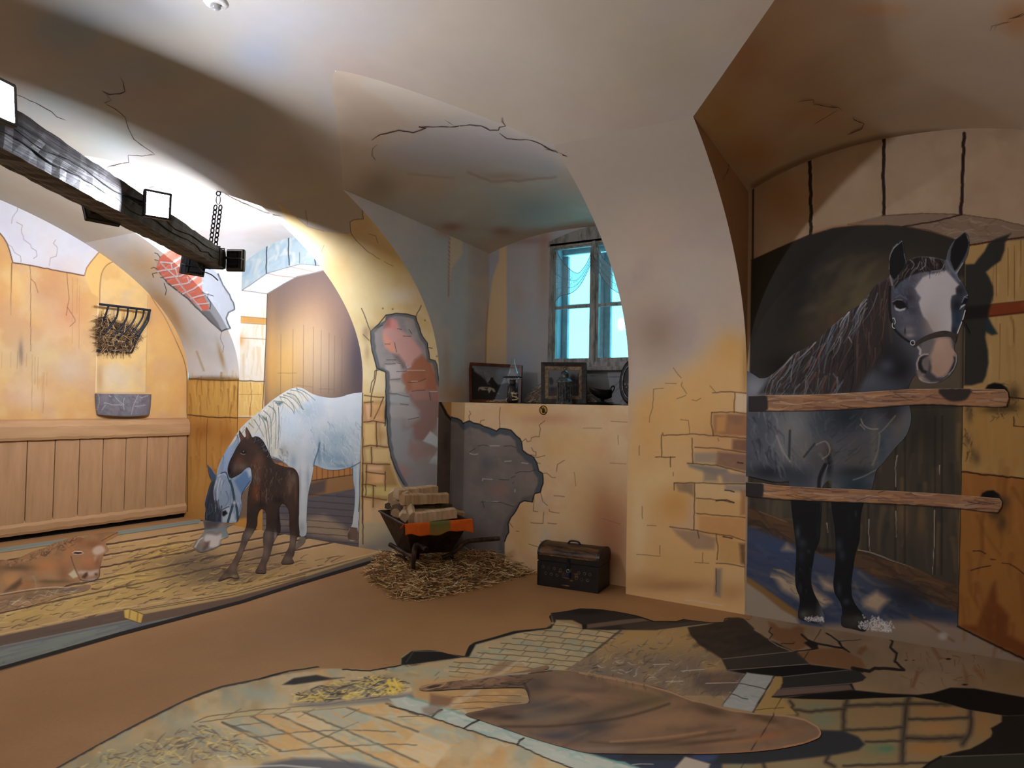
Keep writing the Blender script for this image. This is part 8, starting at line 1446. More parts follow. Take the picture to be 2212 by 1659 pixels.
# ------------------------------------------------------------------ wheelbarrow
RUST = mat_noise('dark rusty iron', (34, 25, 20), (66, 48, 38), 14, .65, metal=.3, bmp=.3); TUBE = mat_noise('worn barrow tube', (52, 42, 36), (104, 90, 82), 10, .5, metal=.3, bmp=.2, lo=.4, hi=.75); RUBBER = mat_noise('black rubber', (18, 17, 17), (30, 29, 28), 30, .8)
TZ, BZ = .50, .205
FL, FRc = onZ(877, 1136, TZ), onZ(1016, 1125, TZ); BLc = FL + (onZ(813, 1101, TZ) - FL) * .9; BRc = FRc + (BLc - FL) * .97
bFL, bFR, bBL = onZ(889, 1197, BZ), onZ(974, 1192, BZ), onZ(858, 1180, BZ + .02); bBR = bFR + (bBL - bFL)
bar_ = empty('wheelbarrow', tuple((bFL + bBR) / 2 * np.array([1, 1, 0])), 'old dark iron wheelbarrow loaded with firewood, standing in straw', 'wheelbarrow')
E1 = (FRc - FL) / np.linalg.norm(FRc - FL); E2 = np.cross(z0, E1)
q = MB(); T = [FL, FRc, BRc, BLc]; B = [bFL, bFR, bBR, bBL]; cT, cB = sum(T) / 4, sum(B) / 4
Ti = [t + (cT - t) * .03 for t in T]; Bi = [b + (cB - b) * .06 + z0 * .006 for b in B]
V = T + B + Ti + Bi; F = []
for i in range(4):
    j = (i + 1) % 4; F += [(4 + i, 4 + j, j, i), (8 + i, 8 + j, 12 + j, 12 + i), (i, j, 8 + j, 8 + i)]
F += [(7, 6, 5, 4), (12, 13, 14, 15)]
q.add(V, F).build('tub', RUST, bar_)
q = MB()
for i in range(4): q.tube([T[i], T[(i + 1) % 4]], .009, 7)
q.build('rim', TUBE, bar_)
WC = (bBL + bBR) / 2 + E2 * .13; WC[2] = .165
w_ = MB().torus(WC, E2, z0, .135, .028, 28, 8).build('wheel', RUBBER, bar_, smooth=True)
q = MB(); q.tube([WC - E1 * .05, WC + E1 * .05], .022, 10)
for k in range(5): q.tube([WC, WC + (E2 * math.cos(k * 1.257) + z0 * math.sin(k * 1.257)) * .125], .007, 6)
q.build('hub', TUBE, w_)
def tb(name, pts, r): return MB().tube(spline([onZ(*p) for p in pts], 6), r, 10).build(name, TUBE, bar_, smooth=True)
tb('handle', [(842, 1176, .25), (874, 1194, .205), (893, 1202, .20)], .019)
h1 = tb('handle', [(893, 1212, .19), (894, 1198, .25), (898, 1178, .315), (908, 1177, .32), (920, 1186, .305)], .021)
h2 = tb('handle', [(955, 1205, .16), (974, 1197, .19), (988, 1186, .24), (1000, 1175, .285), (1012, 1169, .30), (1040, 1166, .30), (1079, 1163, .305)], .020)
tb('leg', [(893, 1205, .21), (893, 1225, .12), (896, 1256, .004)], .018); tb('leg', [(976, 1198, .19), (977, 1212, .12), (979, 1238, .004)], .016)
tb('brace', [(854, 1198, .16), (870, 1204, .14), (884, 1218, .09), (892, 1236, .05)], .011)
for e, (a1, a2) in zip((h1, h2), (((908, 1177, .32), (920.5, 1186.3, .305)), ((1060, 1164.5, .30), (1079.4, 1163, .305)))):
    p2 = onZ(*a2); d = p2 - onZ(*a1); d /= np.linalg.norm(d); MB().tube([p2, p2 + d * .002], .0145, 12).build('bore_shade', mat_noise('painted bore shade', (4, 4, 4), (8, 8, 8), 10, .9, bmp=0), e)  # solid black disc stands for the dark inside of the tube

# orange felt cloth over the front rim
def cloth():
    nu, nv = 60, 14; G = np.zeros((nv, nu, 3)); prof = [(-.09, -.035), (-.05, -.012), (-.02, .006), (0, .014), (.012, .010), (.017, -.004)] + [(.018 + .001 * k, -.004 - .0095 * (k + 1)) for k in range(8)]
    for i in range(nu):
        u = i / (nu - 1); base = FL + (FRc - FL) * (u * 1.05 - .025); wv = .012 * math.sin(u * 9.5 + 1.2) + .006 * math.sin(u * 23)
        for j, (o_, h) in enumerate(prof):
            k = max(0, j - 5) / 8; G[j, i] = base - E2 * (o_ + .010 * k * math.sin(u * 14)) + z0 * (h + wv * k)
    p = Paint(G, (196, 92, 34)); p.mottle([(208, 104, 40), (180, 80, 30)], 8, .5, 190); Uv = np.tile(np.linspace(0, 1, nu), nv)
    g = np.clip((np.minimum(Uv - .34, .66 - Uv)) / .02, 0, 1)[:, None] * np.clip(1.25 - np.repeat(np.arange(nv), nu) / 13.0 * .55, 0, 1)[:, None]; p.c = p.c * (1 - g) + np.array((104, 104, 56)) * g
    b = Board(); b.grid(G, p.out(1.15)); o = b.build('felt_cloth', mat_paint('felt', rough=.95, spec=.05, bmp=.3, scale=120, tone=.15))
    sm = o.modifiers.new('thickness', 'SOLIDIFY'); sm.thickness = .004; return o
tag(cloth(), 'orange felt strip with a green patch over the front rim of the wheelbarrow', 'cloth')
# firewood
LOGM = [wood('split firewood %s' % n, c1, c2, (5, 5, 30), 1.0, rough=.75, lo=.3, hi=.7, bmp=.4) for n, c1, c2 in (('tan', (170, 144, 112), (210, 186, 152)), ('brown', (156, 126, 92), (196, 168, 130)), ('dark', (70, 58, 48), (112, 94, 78)))]
def log(px, py, D, L_, h, d, label, mat=0, yaw=0.0, pitch=0.0, roll=0.0, name='firewood_log'):
    c = atD(px, py, D - .13); ax = E1 * math.cos(yaw) + E2 * math.sin(yaw); ax = ax * math.cos(pitch) + z0 * math.sin(pitch); ay = np.cross(z0, ax); ay /= np.linalg.norm(ay); az = np.cross(ax, ay)
    ay, az = ay * math.cos(roll) + az * math.sin(roll), az * math.cos(roll) - ay * math.sin(roll); r2 = random.Random(int(px * 7 + py)); V, F = [], []; n = 9; sec = [(-.5, -.42), (.1, -.5), (.5, -.35), (.48, .25), (.05, .5), (-.46, .38)]
    for i in range(n):
        t = i / (n - 1) - .5; k = 1 + r2.uniform(-.06, .06)
        for a, b in sec: V.append(c + ax * L_ * t * (1 + r2.uniform(-.02, .02)) + ay * d * a * k + az * h * (b + r2.uniform(-.04, .04)))
    for i in range(n - 1):
        for k in range(6): F.append((i * 6 + k, i * 6 + (k + 1) % 6, i * 6 + 6 + (k + 1) % 6, i * 6 + 6 + k))
    F += [tuple(range(5, -1, -1)), tuple((n - 1) * 6 + k for k in range(6))]
    V = np.array(V) - c; me = bpy.data.meshes.new(name); R = np.stack([ay, az, ax], 1)          # grain runs along local z
    me.from_pydata([tuple(v @ R) for v in V], [], F); me.update(); o = bpy.data.objects.new(name, me); COL.objects.link(o); me.materials.append(LOGM[mat])
    mw = Matrix.Identity(4)
    for i in range(3): mw[i][0], mw[i][1], mw[i][2], mw[i][3] = ay[i], az[i], ax[i], c[i]
    o.matrix_world = mw; bm = bmesh.new(); bm.from_mesh(me); bmesh.ops.recalc_face_normals(bm, faces=bm.faces); bm.to_mesh(me); bm.free()
    return tag(o, label, 'firewood', 'firewood in the wheelbarrow')
log(899, 1063, 6.34, .385, .10, .12, 'long split log on the very top of the firewood pile', 0, .05, .03)
log(917, 1077, 6.20, .425, .095, .12, 'longest log, second from the top of the firewood pile, facing front', 1, .02, -.03)
log(934, 1095, 6.32, .34, .05, .13, 'thin dark log wedged between the two long front logs', 2, .03, 0.0)
log(939, 1113, 6.00, .365, .095, .09, 'front log lying just above the orange felt strip', 0, -.02, .05)
log(928, 1104, 6.22, .34, .05, .10, 'flat pale log lying right behind the front log', 0, .06, -.04)
log(852, 1071, 6.45, .14, .12, .10, 'short pale log standing out at the upper left of the pile', 0, 1.1, .1)
log(876, 1074, 6.22, .16, .12, .09, 'steep cut log end at the left of the longest log', 1, 1.25, .05, .3)
log(859, 1088, 6.32, .15, .085, .09, 'square log end halfway down the left side of the pile', 0, 1.0, .0, .5)
log(878, 1095, 6.12, .15, .10, .06, 'narrow upright wedge of wood left of the thin dark log', 1, 1.35, .25, .2)
log(888, 1110, 5.98, .17, .11, .055, 'upright pale slat at the left end of the front log', 0, 1.3, .3, .1)
log(861, 1106, 6.22, .18, .07, .08, 'low square log end above the left rim of the barrow', 1, .9, -.05, .3)
log(873, 1113, 5.98, .13, .07, .07, 'small wedge of wood at the near left corner of the tub', 0, 1.2, .1, .6)
log(843, 1091, 6.48, .12, .06, .065, 'dark round log end at the far left of the pile', 2, .9, 0, 0)
log(983, 1108, 6.30, .16, .06, .08, 'short log sticking out at the right end of the pile', 1, .2, -.2, .3)
log(900, 1098, 6.30, .40, .10, .22, 'broad log in the middle of the pile, behind the slat', 2, .1, 0)
log(915, 1120, 6.30, .44, .08, .30, 'bottom log lying deep in the tub of the barrow', 2, .1, 0)

# ------------------------------------------------------------------ chest
c0, c1 = onZ(1161, 1264), onZ(1292, 1283); EX = (c1 - c0) / np.linalg.norm(c1 - c0); CW = np.linalg.norm(c1 - c0); EY = np.cross(z0, EX); CD, CH, CL = .285, .205, .048
if EY[1] < 0: EY = -EY
CHM = mat_noise('black worn chest wood', (10, 10, 10), (24, 22, 20), 9, .45, bmp=.3, spec=.5); CHT = wood('worn lid wood', (26, 20, 16), (112, 80, 50), (2.5, 14, 14), 1.6, rough=.5, lo=.42, hi=.66)
def cp(x, y, z): return c0 + EX * x + EY * y + z0 * z
chest = empty('chest', tuple(cp(CW / 2, CD / 2, 0)), 'small black wooden chest with domed lid on the floor beside the right pier', 'chest')
MB().box(cp(CW / 2, CD / 2, CH / 2 + .001), EX, EY, z0, CW, CD, CH).build('body', CHM, chest, bevel=.004)
lid = MB().box(cp(CW / 2, CD / 2, CH + .003 + CL / 2), EX, EY, z0, CW + .008, CD + .008, CL - .004).build('lid', CHM, chest, bevel=.003)
def arch_mesh(x0, x1, dz, r, mat, name, par, n=18):
    V, F = [], []
    for i in range(n + 1):
        t = math.pi * i / n; y = CD / 2 - math.cos(t) * (CD / 2 + .004); z = CH + CL + math.sin(t) ** .8 * r + dz; V += [cp(x0, y, z), cp(x1, y, z)]
    F = [(2 * i, 2 * i + 1, 2 * i + 3, 2 * i + 2) for i in range(n)] + [tuple(2 * i for i in range(n, -1, -1)), tuple(2 * i + 1 for i in range(n + 1)), (0, 2 * n, 2 * n + 1, 1)]
    return mesh_obj(name, V, F, mat, par)
arch_mesh(.012, CW - .012, 0, .088, CHT, 'lid_boards', lid); arch_mesh(-.006, .016, .001, .09, CHM, 'lid_end', lid); arch_mesh(CW - .016, CW + .006, .001, .09, CHM, 'lid_end', lid)
GOLD = mat_noise('rubbed ochre edge', (60, 42, 26), (150, 108, 62), 20, .6, bmp=.2)
MB().box(cp(CW / 2, -.004, CH + CL + .004), EX, EY, z0, CW - .03, .006, .007).build('lid_edge', GOLD, lid)
MB().tube(spline([cp(CW * .40, CD * .5, CH + CL + .086), cp(CW * .43, CD * .5, CH + CL + .106), cp(CW * .5, CD * .5, CH + CL + .111), cp(CW * .57, CD * .5, CH + CL + .106), cp(CW * .60, CD * .5, CH + CL + .086)], 5), .008, 8).build('handle', IRON, lid)
MB().box(cp(CW * .52, -.007, CH - .005), EX, EY, z0, .026, .005, .10).build('hasp', IRON, chest); MB().torus(cp(CW * .52, -.014, CH - .055), EX, z0, .013, .0035).build('shackle', STEEL, chest)
MB().box(cp(CW * .52, -.016, CH - .085), EX, EY, z0, .032, .014, .04).build('padlock', mat_noise('blue padlock', (24, 34, 66), (40, 52, 92), 20, .35, metal=.3, bmp=0), chest, bevel=.003)
for x, z in ((.05, .158), (.10, .156), (.15, .154), (.205, .150), (.365, .146), (.415, .145), (.46, .143), (.075, .108), (.125, .106), (.175, .104), (.23, .102), (.345, .098), (.39, .096), (.44, .096)):
    o = MB().torus(cp(x * CW / .53, -.003, z), EX, z0, .0105, .0024, 16, 6).build('stud', mat_noise('dull stud rim', (70, 66, 60), (120, 112, 100), 40, .5, metal=.3, bmp=0), chest)
for x, z, w, h in ((.21, .133, .05, .008), (.24, .122, .055, .006), (.33, .132, .04, .007), (.26, .09, .04, .01), (.30, .075, .03, .012), (.25, .03, .06, .008), (.34, .11, .03, .02), (.285, .155, .018, .03)): MB().box(cp(x, -.0012, z), EX, EY, z0, w, .0016, h).build('wear_mark', GOLD, chest)
for x in (.004, CW - .004): MB().box(cp(x, -.002, CH / 2), EX, EY, z0, .012, .004, CH - .01).build('corner_strip', CHM, chest)

# ------------------------------------------------------------------ things on the window ledge
ZL = ZLEDGE
D9 = Fr(990, 740, .17179)
def picture(corn, yb, yt, fw, fmat, label, paintfn, inner=None):
    TLp, TRp, BRp, BLp = corn; P = [onY(*TLp, yt), onY(*TRp, yt), onY(*BRp, yb), onY(*BLp, yb)]
    dz = ZL + .004 - min(P[2][2], P[3][2]); P = [p + z0 * 0 for p in P]; P[2][2] = P[3][2] = ZL + .004
    o = empty('framed_picture', tuple((P[2] + P[3]) / 2), label, 'picture'); P = np.array(P); c = P.mean(0); n = np.cross(P[1] - P[0], P[3] - P[0]); n /= np.linalg.norm(n)
    if n[1] > 0: n = -n
    def ins(k):
        ex = (P[1] - P[0]); ex = ex / np.linalg.norm(ex); ez = (P[0] - P[3]); ez = ez / np.linalg.norm(ez)
        return np.array([P[0] + ex * k - ez * k, P[1] - ex * k - ez * k, P[2] - ex * k + ez * k, P[3] + ex * k + ez * k])
    I = ins(fw)
    def ring(A, B, dA, dB, name, mat):
        q = MB(); V = [a for a in A - n * 0] + [b for b in B]; Fq = []
        V = list(A - n * .012) + list(A + n * dA) + list(B + n * dB) + list(B - n * .012)
        for i in range(4):
            j = (i + 1) % 4; Fq += [(i, j, 4 + j, 4 + i), (4 + i, 4 + j, 8 + j, 8 + i), (8 + i, 8 + j, 12 + j, 12 + i), (12 + i, 12 + j, j, i)]
        b_ = mesh_obj(name, V, Fq, mat, o); bm = bmesh.new(); bm.from_mesh(b_.data); bmesh.ops.recalc_face_normals(bm, faces=bm.faces); bm.to_mesh(b_.data); bm.free(); return b_
    if inner: ring(P, ins(fw * .55), .012, .016, 'frame', fmat); ring(ins(fw * .55), I, .012, .004, 'inner_frame', inner)
    else: ring(P, I, .010, .008, 'frame', fmat)
    U, Vv = np.meshgrid(np.linspace(0, 1, 110), np.linspace(0, 1, 80)); G = ((1 - Vv) * (1 - U))[..., None] * I[3] + ((1 - Vv) * U)[..., None] * I[2] + (Vv * U)[..., None] * I[1] + (Vv * (1 - U))[..., None] * I[0]
    p = Paint(G, (90, 92, 96)); paintfn(p); b = Board(); b.grid(G, p.out(1.25)); b.build('canvas', mat_paint('old canvas', rough=.45, spec=.3, bmp=.05), o); return o
def pic1(p):
    p.mottle([(122, 124, 124), (84, 86, 90), (104, 116, 126)], 16, .6, 200); p.blob(*D9([(560, 370)])[0], 16, 9, (112, 130, 142), .7)
    p.poly(D9([(100, 330), (190, 320), (200, 360), (240, 390), (330, 460), (370, 520), (520, 530), (640, 500), (800, 520), (800, 760), (100, 760)]), (28, 26, 25), 1, 2); p.strokes(D9([(150, 560), (780, 560), (780, 720), (150, 720)]), 40, 8, 2, 5, [(44, 38, 34), (18, 17, 17), (60, 50, 42)], .6, .3, seed=201)
    p.poly(D9([(400, 470), (410, 440), (440, 440), (445, 470), (490, 520), (500, 580), (440, 580), (400, 520), (370, 510)]), (22, 21, 21), 1, 1); p.poly(D9([(250, 590), (260, 560), (300, 555), (400, 560), (450, 580), (470, 620), (440, 620), (420, 590), (385, 640), (370, 600), (300, 600), (270, 580), (255, 610)]), (150, 142, 128), .95, 1); p.poly(D9([(320, 570), (380, 565), (360, 600)]), (50, 42, 38), .8, 1)
    p.line(D9([(310, 360), (320, 420), (345, 470)]), .8, (60, 58, 56), .8); p.blob(*D9([(500, 640)])[0], 3, 2, (120, 70, 40), .7)
picture([(1014, 783), (1128, 789), (1126, 867), (1015, 868)], 5.62, 5.70, .03, mat_noise('red brown frame', (72, 38, 26), (104, 60, 42), 20, .4, bmp=.1), 'wide picture of a rider and white horse in a red-brown frame on the ledge', pic1)
def pic2(p):
    p.hgrad(800, 845, (58, 60, 62), .6); p.mottle([(92, 94, 96), (70, 72, 74)], 20, .5, 202)
    p.poly(D9([(1000, 580), (1180, 560), (1300, 560), (1420, 550), (1560, 540), (1620, 760), (1000, 760)]), (42, 42, 42), 1, 3); T_ = (26, 26, 27)
    for x, y, rx, ry in ((1170, 490, 28, 46), (1180, 590, 24, 30), (1280, 460, 18, 26), (1440, 470, 44, 70), (1530, 420, 30, 50), (1510, 490, 40, 50), (1160, 460, 20, 20)): q = D9([(x, y)])[0]; p.blob(q[0], q[1], rx * .172, ry * .172, T_, 1, 0, 2)
picture([(1170, 783), (1267, 784), (1267, 871), (1170, 871)], 5.55, 5.66, .075, mat_noise('black carved frame', (20, 17, 15), (58, 46, 36), 40, .5, bmp=.5), 'square dark landscape picture in a black and gold frame below the window', pic2, mat_noise('tarnished gold frame', (84, 70, 52), (140, 120, 92), 40, .45, metal=.3, bmp=.2))
def GP(px, py, Y): return onY(px, py, Y)
# oil lamp
ol = GP(1107, 868, 5.50); ol[2] = ol[2] * 0 + ZL + .001; sc = 1 / 1508 * (5.5 / ray(1107, 850)[1] * 1.0)
lamp = empty('oil_lamp', tuple(ol), 'oil lamp with clear glass chimney in front of the red-brown framed picture', 'lamp')
mt, nt, b = nodes('clear lamp glass'); tr = nt.nodes.new('ShaderNodeBsdfTransparent'); gl = nt.nodes.new('ShaderNodeBsdfGlossy'); gl.inputs['Roughness'].default_value = .08; lw = nt.nodes.new('ShaderNodeLayerWeight'); lw.inputs['Blend'].default_value = .35
mr = nt.nodes.new('ShaderNodeMapRange'); mr.inputs['To Min'].default_value = .06; mr.inputs['To Max'].default_value = .6; nt.links.new(lw.outputs['Facing'], mr.inputs['Value']); ms = nt.nodes.new('ShaderNodeMixShader'); nt.links.new(mr.outputs['Result'], ms.inputs['Fac']); nt.links.new(tr.outputs[0], ms.inputs[1]); nt.links.new(gl.outputs[0], ms.inputs[2]); nt.links.new(ms.outputs[0], nt.nodes['Material Output'].inputs['Surface'])
CGL = mt
hz = lambda y: (868 - y) * sc
MB().lathe(ol, [(14 * sc, hz(810)), (12 * sc, hz(803)), (8 * sc, hz(792)), (5 * sc, hz(784)), (4.6 * sc, hz(772))], 24).build('chimney', CGL, lamp, smooth=True)
MB().lathe(ol, [(9 * sc, hz(829)), (13 * sc, hz(822)), (16 * sc, hz(813))], 24).build('glass_bowl', CGL, lamp, smooth=True)
MB().torus(ol + z0 * hz(811.5), r0, f0, 20.5 * sc, 1.3 * sc).build('ring', IRON, lamp, smooth=True)
MB().lathe(ol, [(10 * sc, 0), (13 * sc, hz(862)), (12 * sc, hz(848)), (11 * sc, hz(831)), (8 * sc, hz(829))], 24).build('base', BLACK, lamp, smooth=True)
MB().lathe(ol, [(6 * sc, hz(829)), (7.5 * sc, hz(826)), (6.5 * sc, hz(820)), (7 * sc, hz(817))], 16).build('burner', IRON, lamp)
# lantern
lb_ = GP(1219, 873, 5.46); lb_[2] = ZL + .001; s2 = 1 / 1508 * (5.46 / ray(1219, 850)[1]); PEW = mat_noise('dull pewter', (40, 44, 48), (120, 128, 134), 30, .4, metal=.6, bmp=.2); lan = empty('lantern', tuple(lb_), 'small pewter lantern with pierced sides in front of the square picture', 'lantern')
LX = (r0 * math.cos(.5) + f0 * math.sin(.5)); LY = np.cross(z0, LX); hz2 = lambda y: (873 - y) * s2; a_ = 11 * s2
MB().box(lb_ + z0 * hz2(870), LX, LY, z0, 26 * s2, 26 * s2, 5 * s2).build('base', PEW, lan)
for i, j in ((-1, -1), (1, -1), (1, 1), (-1, 1)): MB().box(lb_ + LX * i * a_ * .92 + LY * j * a_ * .92 + z0 * hz2(847), LX, LY, z0, 3 * s2, 3 * s2, 44 * s2).build('post', PEW, lan)
for nn, mm in ((LY, LX), (-LX, LY), (-LY, LX), (LX, LY)):
    q = MB()
    for k in range(4): q.torus(lb_ + nn * a_ * .9 * -1 + z0 * hz2(864 - 10.5 * k), mm, z0, 4.2 * s2, .9 * s2, 14, 6)
    q.build('pierced_side', PEW, lan)
MB().lathe(lb_, [(19 * s2, hz2(826)), (18 * s2, hz2(823)), (10 * s2, hz2(816)), (8.5 * s2, hz2(815)), (8.5 * s2, hz2(809)), (9.5 * s2, hz2(808)), (7 * s2, hz2(803)), (2.5 * s2, hz2(800)), (1.8 * s2, hz2(797))], 24).build('roof', PEW, lan)
MB().torus(lb_ + z0 * hz2(796), r0, z0, 3 * s2, .7 * s2).build('ring', IRON, lan)
# dark dishes and the sauce boat
dk = mat_noise('dark tarnished metal', (14, 14, 15), (34, 32, 31), 20, .35, metal=.5, bmp=.1)
for px, Y, r_, z_, lab in ((1296, 5.50, .195, ZL + .001, 'flat dark metal dish lying at the ledge edge under the sauce boat'), (1300, 5.53, .115, ZL + .012, 'smaller dark plate on the flat dish, right under the sauce boat')):
    c = GP(px, 871, Y); c[2] = z_; tag(MB().lathe(c, [(r_ * .55, 0), (r_ * .6, .003), (r_, .008), (r_, .011), (r_ * .6, .007), (.004, .006)], 36, sy=.55).build('dish', dk, None, smooth=True), lab, 'dish')
sb_ = GP(1301, 866, 5.50); sb_[2] = ZL + .0225; s3 = 1 / 1508 * (5.5 / ray(1301, 850)[1]); sauce = empty('sauce_boat', tuple(sb_), 'black footed sauce boat with tall handle on the window ledge', 'sauce boat')
V, F = [], []; n, m2 = 26, 14
for i in range(n):
    t = i / (n - 1); x = -27 + 47 * t; w = 12 * math.sin(math.pi * min(1, .06 + .94 * t) ** .75) ** .7 + 1.0; top = 27 + 5.5 * ((1 - t) ** 3) + 1.5 * t ** 3; bot = 6 + 19 * (1 - t) ** 3.2 + 13 * max(0, t - .6) ** 1.6 * 2
    for j in range(m2):
        q = math.pi * j / (m2 - 1); V.append(sb_ + r0 * x * s3 + f0 * -math.cos(q) * w * s3 + z0 * (top - (top - bot) * math.sin(q) ** .8) * s3)
for i in range(n - 1):
    for j in range(m2 - 1): F.append((i * m2 + j, i * m2 + m2 + j, i * m2 + m2 + j + 1, i * m2 + j + 1))
F += [tuple(range(m2)), tuple((n - 1) * m2 + j for j in range(m2 - 1, -1, -1))]
o = mesh_obj('bowl', V, F, dk, sauce, True); sm_ = o.modifiers.new('thickness', 'SOLIDIFY'); sm_.thickness = .003
MB().lathe(sb_, [(9 * s3, 0), (9 * s3, 1.2 * s3), (4 * s3, 3 * s3), (4.5 * s3, 7 * s3)], 20).build('foot', dk, sauce, smooth=True)
MB().tube(spline([sb_ + r0 * x * s3 + z0 * y * s3 for x, y in ((12, 14), (18, 18), (24, 27), (26, 33), (23, 36), (19, 33), (16, 25))], 5), 1.5 * s3, 8).build('handle', dk, sauce, smooth=True)
# embossed plate leaning at the right
pc = GP(1367, 823, 5.52); s4 = 1 / 1508 * (5.52 / ray(1367, 820)[1]); PL = empty('relief_plate', tuple(pc), 'dark oval relief plate leaning half hidden behind the right pier', 'plate'); ta = .14; pu = z0 * math.cos(ta) + np.array([0, 1., 0]) * math.sin(ta); pn = np.cross(np.array([1., 0, 0]), pu); pc[2] = ZL + 52 * s4 * math.cos(ta) + .004
ov = dict(ax=(1, 0, 0), ay=tuple(pu), az=tuple(pn), sx=.60, sy=1.0)
MB().lathe(pc, [(51 * s4, -.008), (52 * s4, 0), (50 * s4, .012), (42 * s4, .008), (39 * s4, .004), (.002, .004)], 48, **ov).build('plate', mat_noise('blackened plate', (18, 16, 14), (44, 38, 32), 20, .45, metal=.4, bmp=.2), PL, smooth=True)
MB().torus(pc + pn * .008, (1, 0, 0), pu, 39 * s4, 2 * s4, 40, 6, sx=.60).build('border', PEW, PL, smooth=True)
q = MB(); r5 = random.Random(9)
for k in range(46):
    a = r5.uniform(0, 6.28); r_ = r5.uniform(0, 32) * s4; q.lathe(pc + np.array([1., 0, 0]) * r_ * .56 * math.cos(a) + pu * r_ * math.sin(a) + pn * .003, [(r5.uniform(2, 6) * s4, 0), (r5.uniform(1, 3) * s4, .008)], 7, ax=(1, 0, 0), ay=tuple(pu), az=tuple(pn))
q.build('relief_pattern', mat_noise('grey relief', (46, 43, 40), (104, 98, 90), 20, .5, metal=.4), PL)
# kindling and loose straw before the framed picture
KW = wood('peeled kindling', (150, 128, 100), (204, 186, 156), (20, 20, 20), rough=.7)
labs = ('kindling stick on top of the little heap by the oil lamp', 'kindling stick just under the top one by the oil lamp', 'thick pale kindling stick at the left of the heap', 'steep kindling stick leaning against the lamp', 'low flat kindling stick at the front of the heap', 'short kindling stick at the right end of the heap', 'kindling stick crossing the middle of the heap')
for k, (x0, y0, x1, y1) in enumerate(((1098, 847, 1116, 852), (1097, 852, 1118, 849), (1093, 864, 1103, 855), (1103, 862, 1110, 846), (1095, 866, 1118, 863), (1108, 856, 1120, 861), (1098, 858, 1117, 856))):
    A, B = GP(x0, y0, 5.455 + .004 * k), GP(x1, y1, 5.46 - .004 * k); A[2] = max(A[2], ZL + .008); B[2] = max(B[2], ZL + .008)
    tag(MB().tube([A, (A + B) / 2 + z0 * .003, B], [.006, .0075, .005], 6).build('kindling_stick', KW), labs[k], 'stick', 'kindling by the oil lamp')
it = []
for k in range(90):
    c = GP(RNG.uniform(1052, 1096), 867, RNG.uniform(5.43, 5.5)); c[2] = ZL + RNG.uniform(.004, .02); an = RNG.uniform(0, 6.28); it.append((c, np.array([math.cos(an), math.sin(an), RNG.normal() * .1]), RNG.uniform(.03, .08), .003, .2))
tag(strands('straw', it, [(206, 168, 104), (150, 116, 70), (120, 90, 56)], 1.15), 'wisps of yellow straw lying on the ledge before the wide picture', 'straw', kind='stuff')
# heap of pale reeds under the window
it = []; hp = np.array([(1128, 869), (1160, 836), (1196, 800), (1240, 812), (1290, 869)], float); Y0 = 5.80
while len(it) < 520:
    x, y = RNG.uniform(1128, 1290), RNG.uniform(800, 869)
    if inpoly(x, y, hp): it.append((GP(x, y, Y0 - .12 * (y - 800) / 70 - RNG.uniform(0, .02)), np.array([1.0, .1, RNG.normal() * .8 + (.3 if x < 1190 else -.4)]), RNG.uniform(.05, .13), .004, .2))
bk = [GP(x, y, Y0 - .11 * (y - 800) / 70) for x, y in hp] + [GP(x, y, YWIN - .03) for x, y in hp]; nb = len(hp)
for v in bk: v[2] = max(v[2], ZL + .002)
fb = [tuple(range(nb))] + [(i, (i + 1) % nb, nb + (i + 1) % nb, nb + i) for i in range(nb)]
tag(strands('reed_heap', it, [(170, 160, 148), (130, 118, 104), (196, 188, 176), (104, 88, 74), (150, 120, 92)], 1.2, (bk, fb, (120, 110, 98))), 'sloping heap of pale dry reeds behind the framed pictures', 'reeds', kind='stuff')
# net curtain in two swags
mt, nt, b = nodes('worn net'); tc = nt.nodes.new('ShaderNodeTexCoord'); vo = nt.nodes.new('ShaderNodeTexVoronoi'); vo.feature = 'DISTANCE_TO_EDGE'; vo.inputs['Scale'].default_value = 130; nt.links.new(tc.outputs['Object'], vo.inputs['Vector'])
mr = nt.nodes.new('ShaderNodeMapRange'); mr.inputs['From Min'].default_value = .05; mr.inputs['From Max'].default_value = .13; mr.inputs['To Min'].default_value = .9; mr.inputs['To Max'].default_value = .32; nt.links.new(vo.outputs['Distance'], mr.inputs['Value'])
df = nt.nodes.new('ShaderNodeBsdfDiffuse'); df.inputs['Color'].default_value = (.42, .4, .38, 1); tl_ = nt.nodes.new('ShaderNodeBsdfTranslucent'); tl_.inputs['Color'].default_value = (.12, .16, .18, 1); ad = nt.nodes.new('ShaderNodeMixShader'); ad.inputs['Fac'].default_value = .3
nt.links.new(df.outputs[0], ad.inputs[1]); nt.links.new(tl_.outputs[0], ad.inputs[2]); tr = nt.nodes.new('ShaderNodeBsdfTransparent'); ms = nt.nodes.new('ShaderNodeMixShader'); nt.links.new(mr.outputs['Result'], ms.inputs['Fac']); nt.links.new(tr.outputs[0], ms.inputs[1]); nt.links.new(ad.outputs[0], ms.inputs[2]); nt.links.new(ms.outputs[0], nt.nodes['Material Output'].inputs['Surface'])
NET = mt; B3 = Fr(940, 480, .25316); cur = empty('net_curtain', tuple(GP(1283, 550, YWIN - .07)), 'torn gray net curtain draped in two swags over the window', 'curtain'); CORD = mat_noise('net cord', (110, 100, 96), (150, 140, 134), 60, .9, bmp=0)
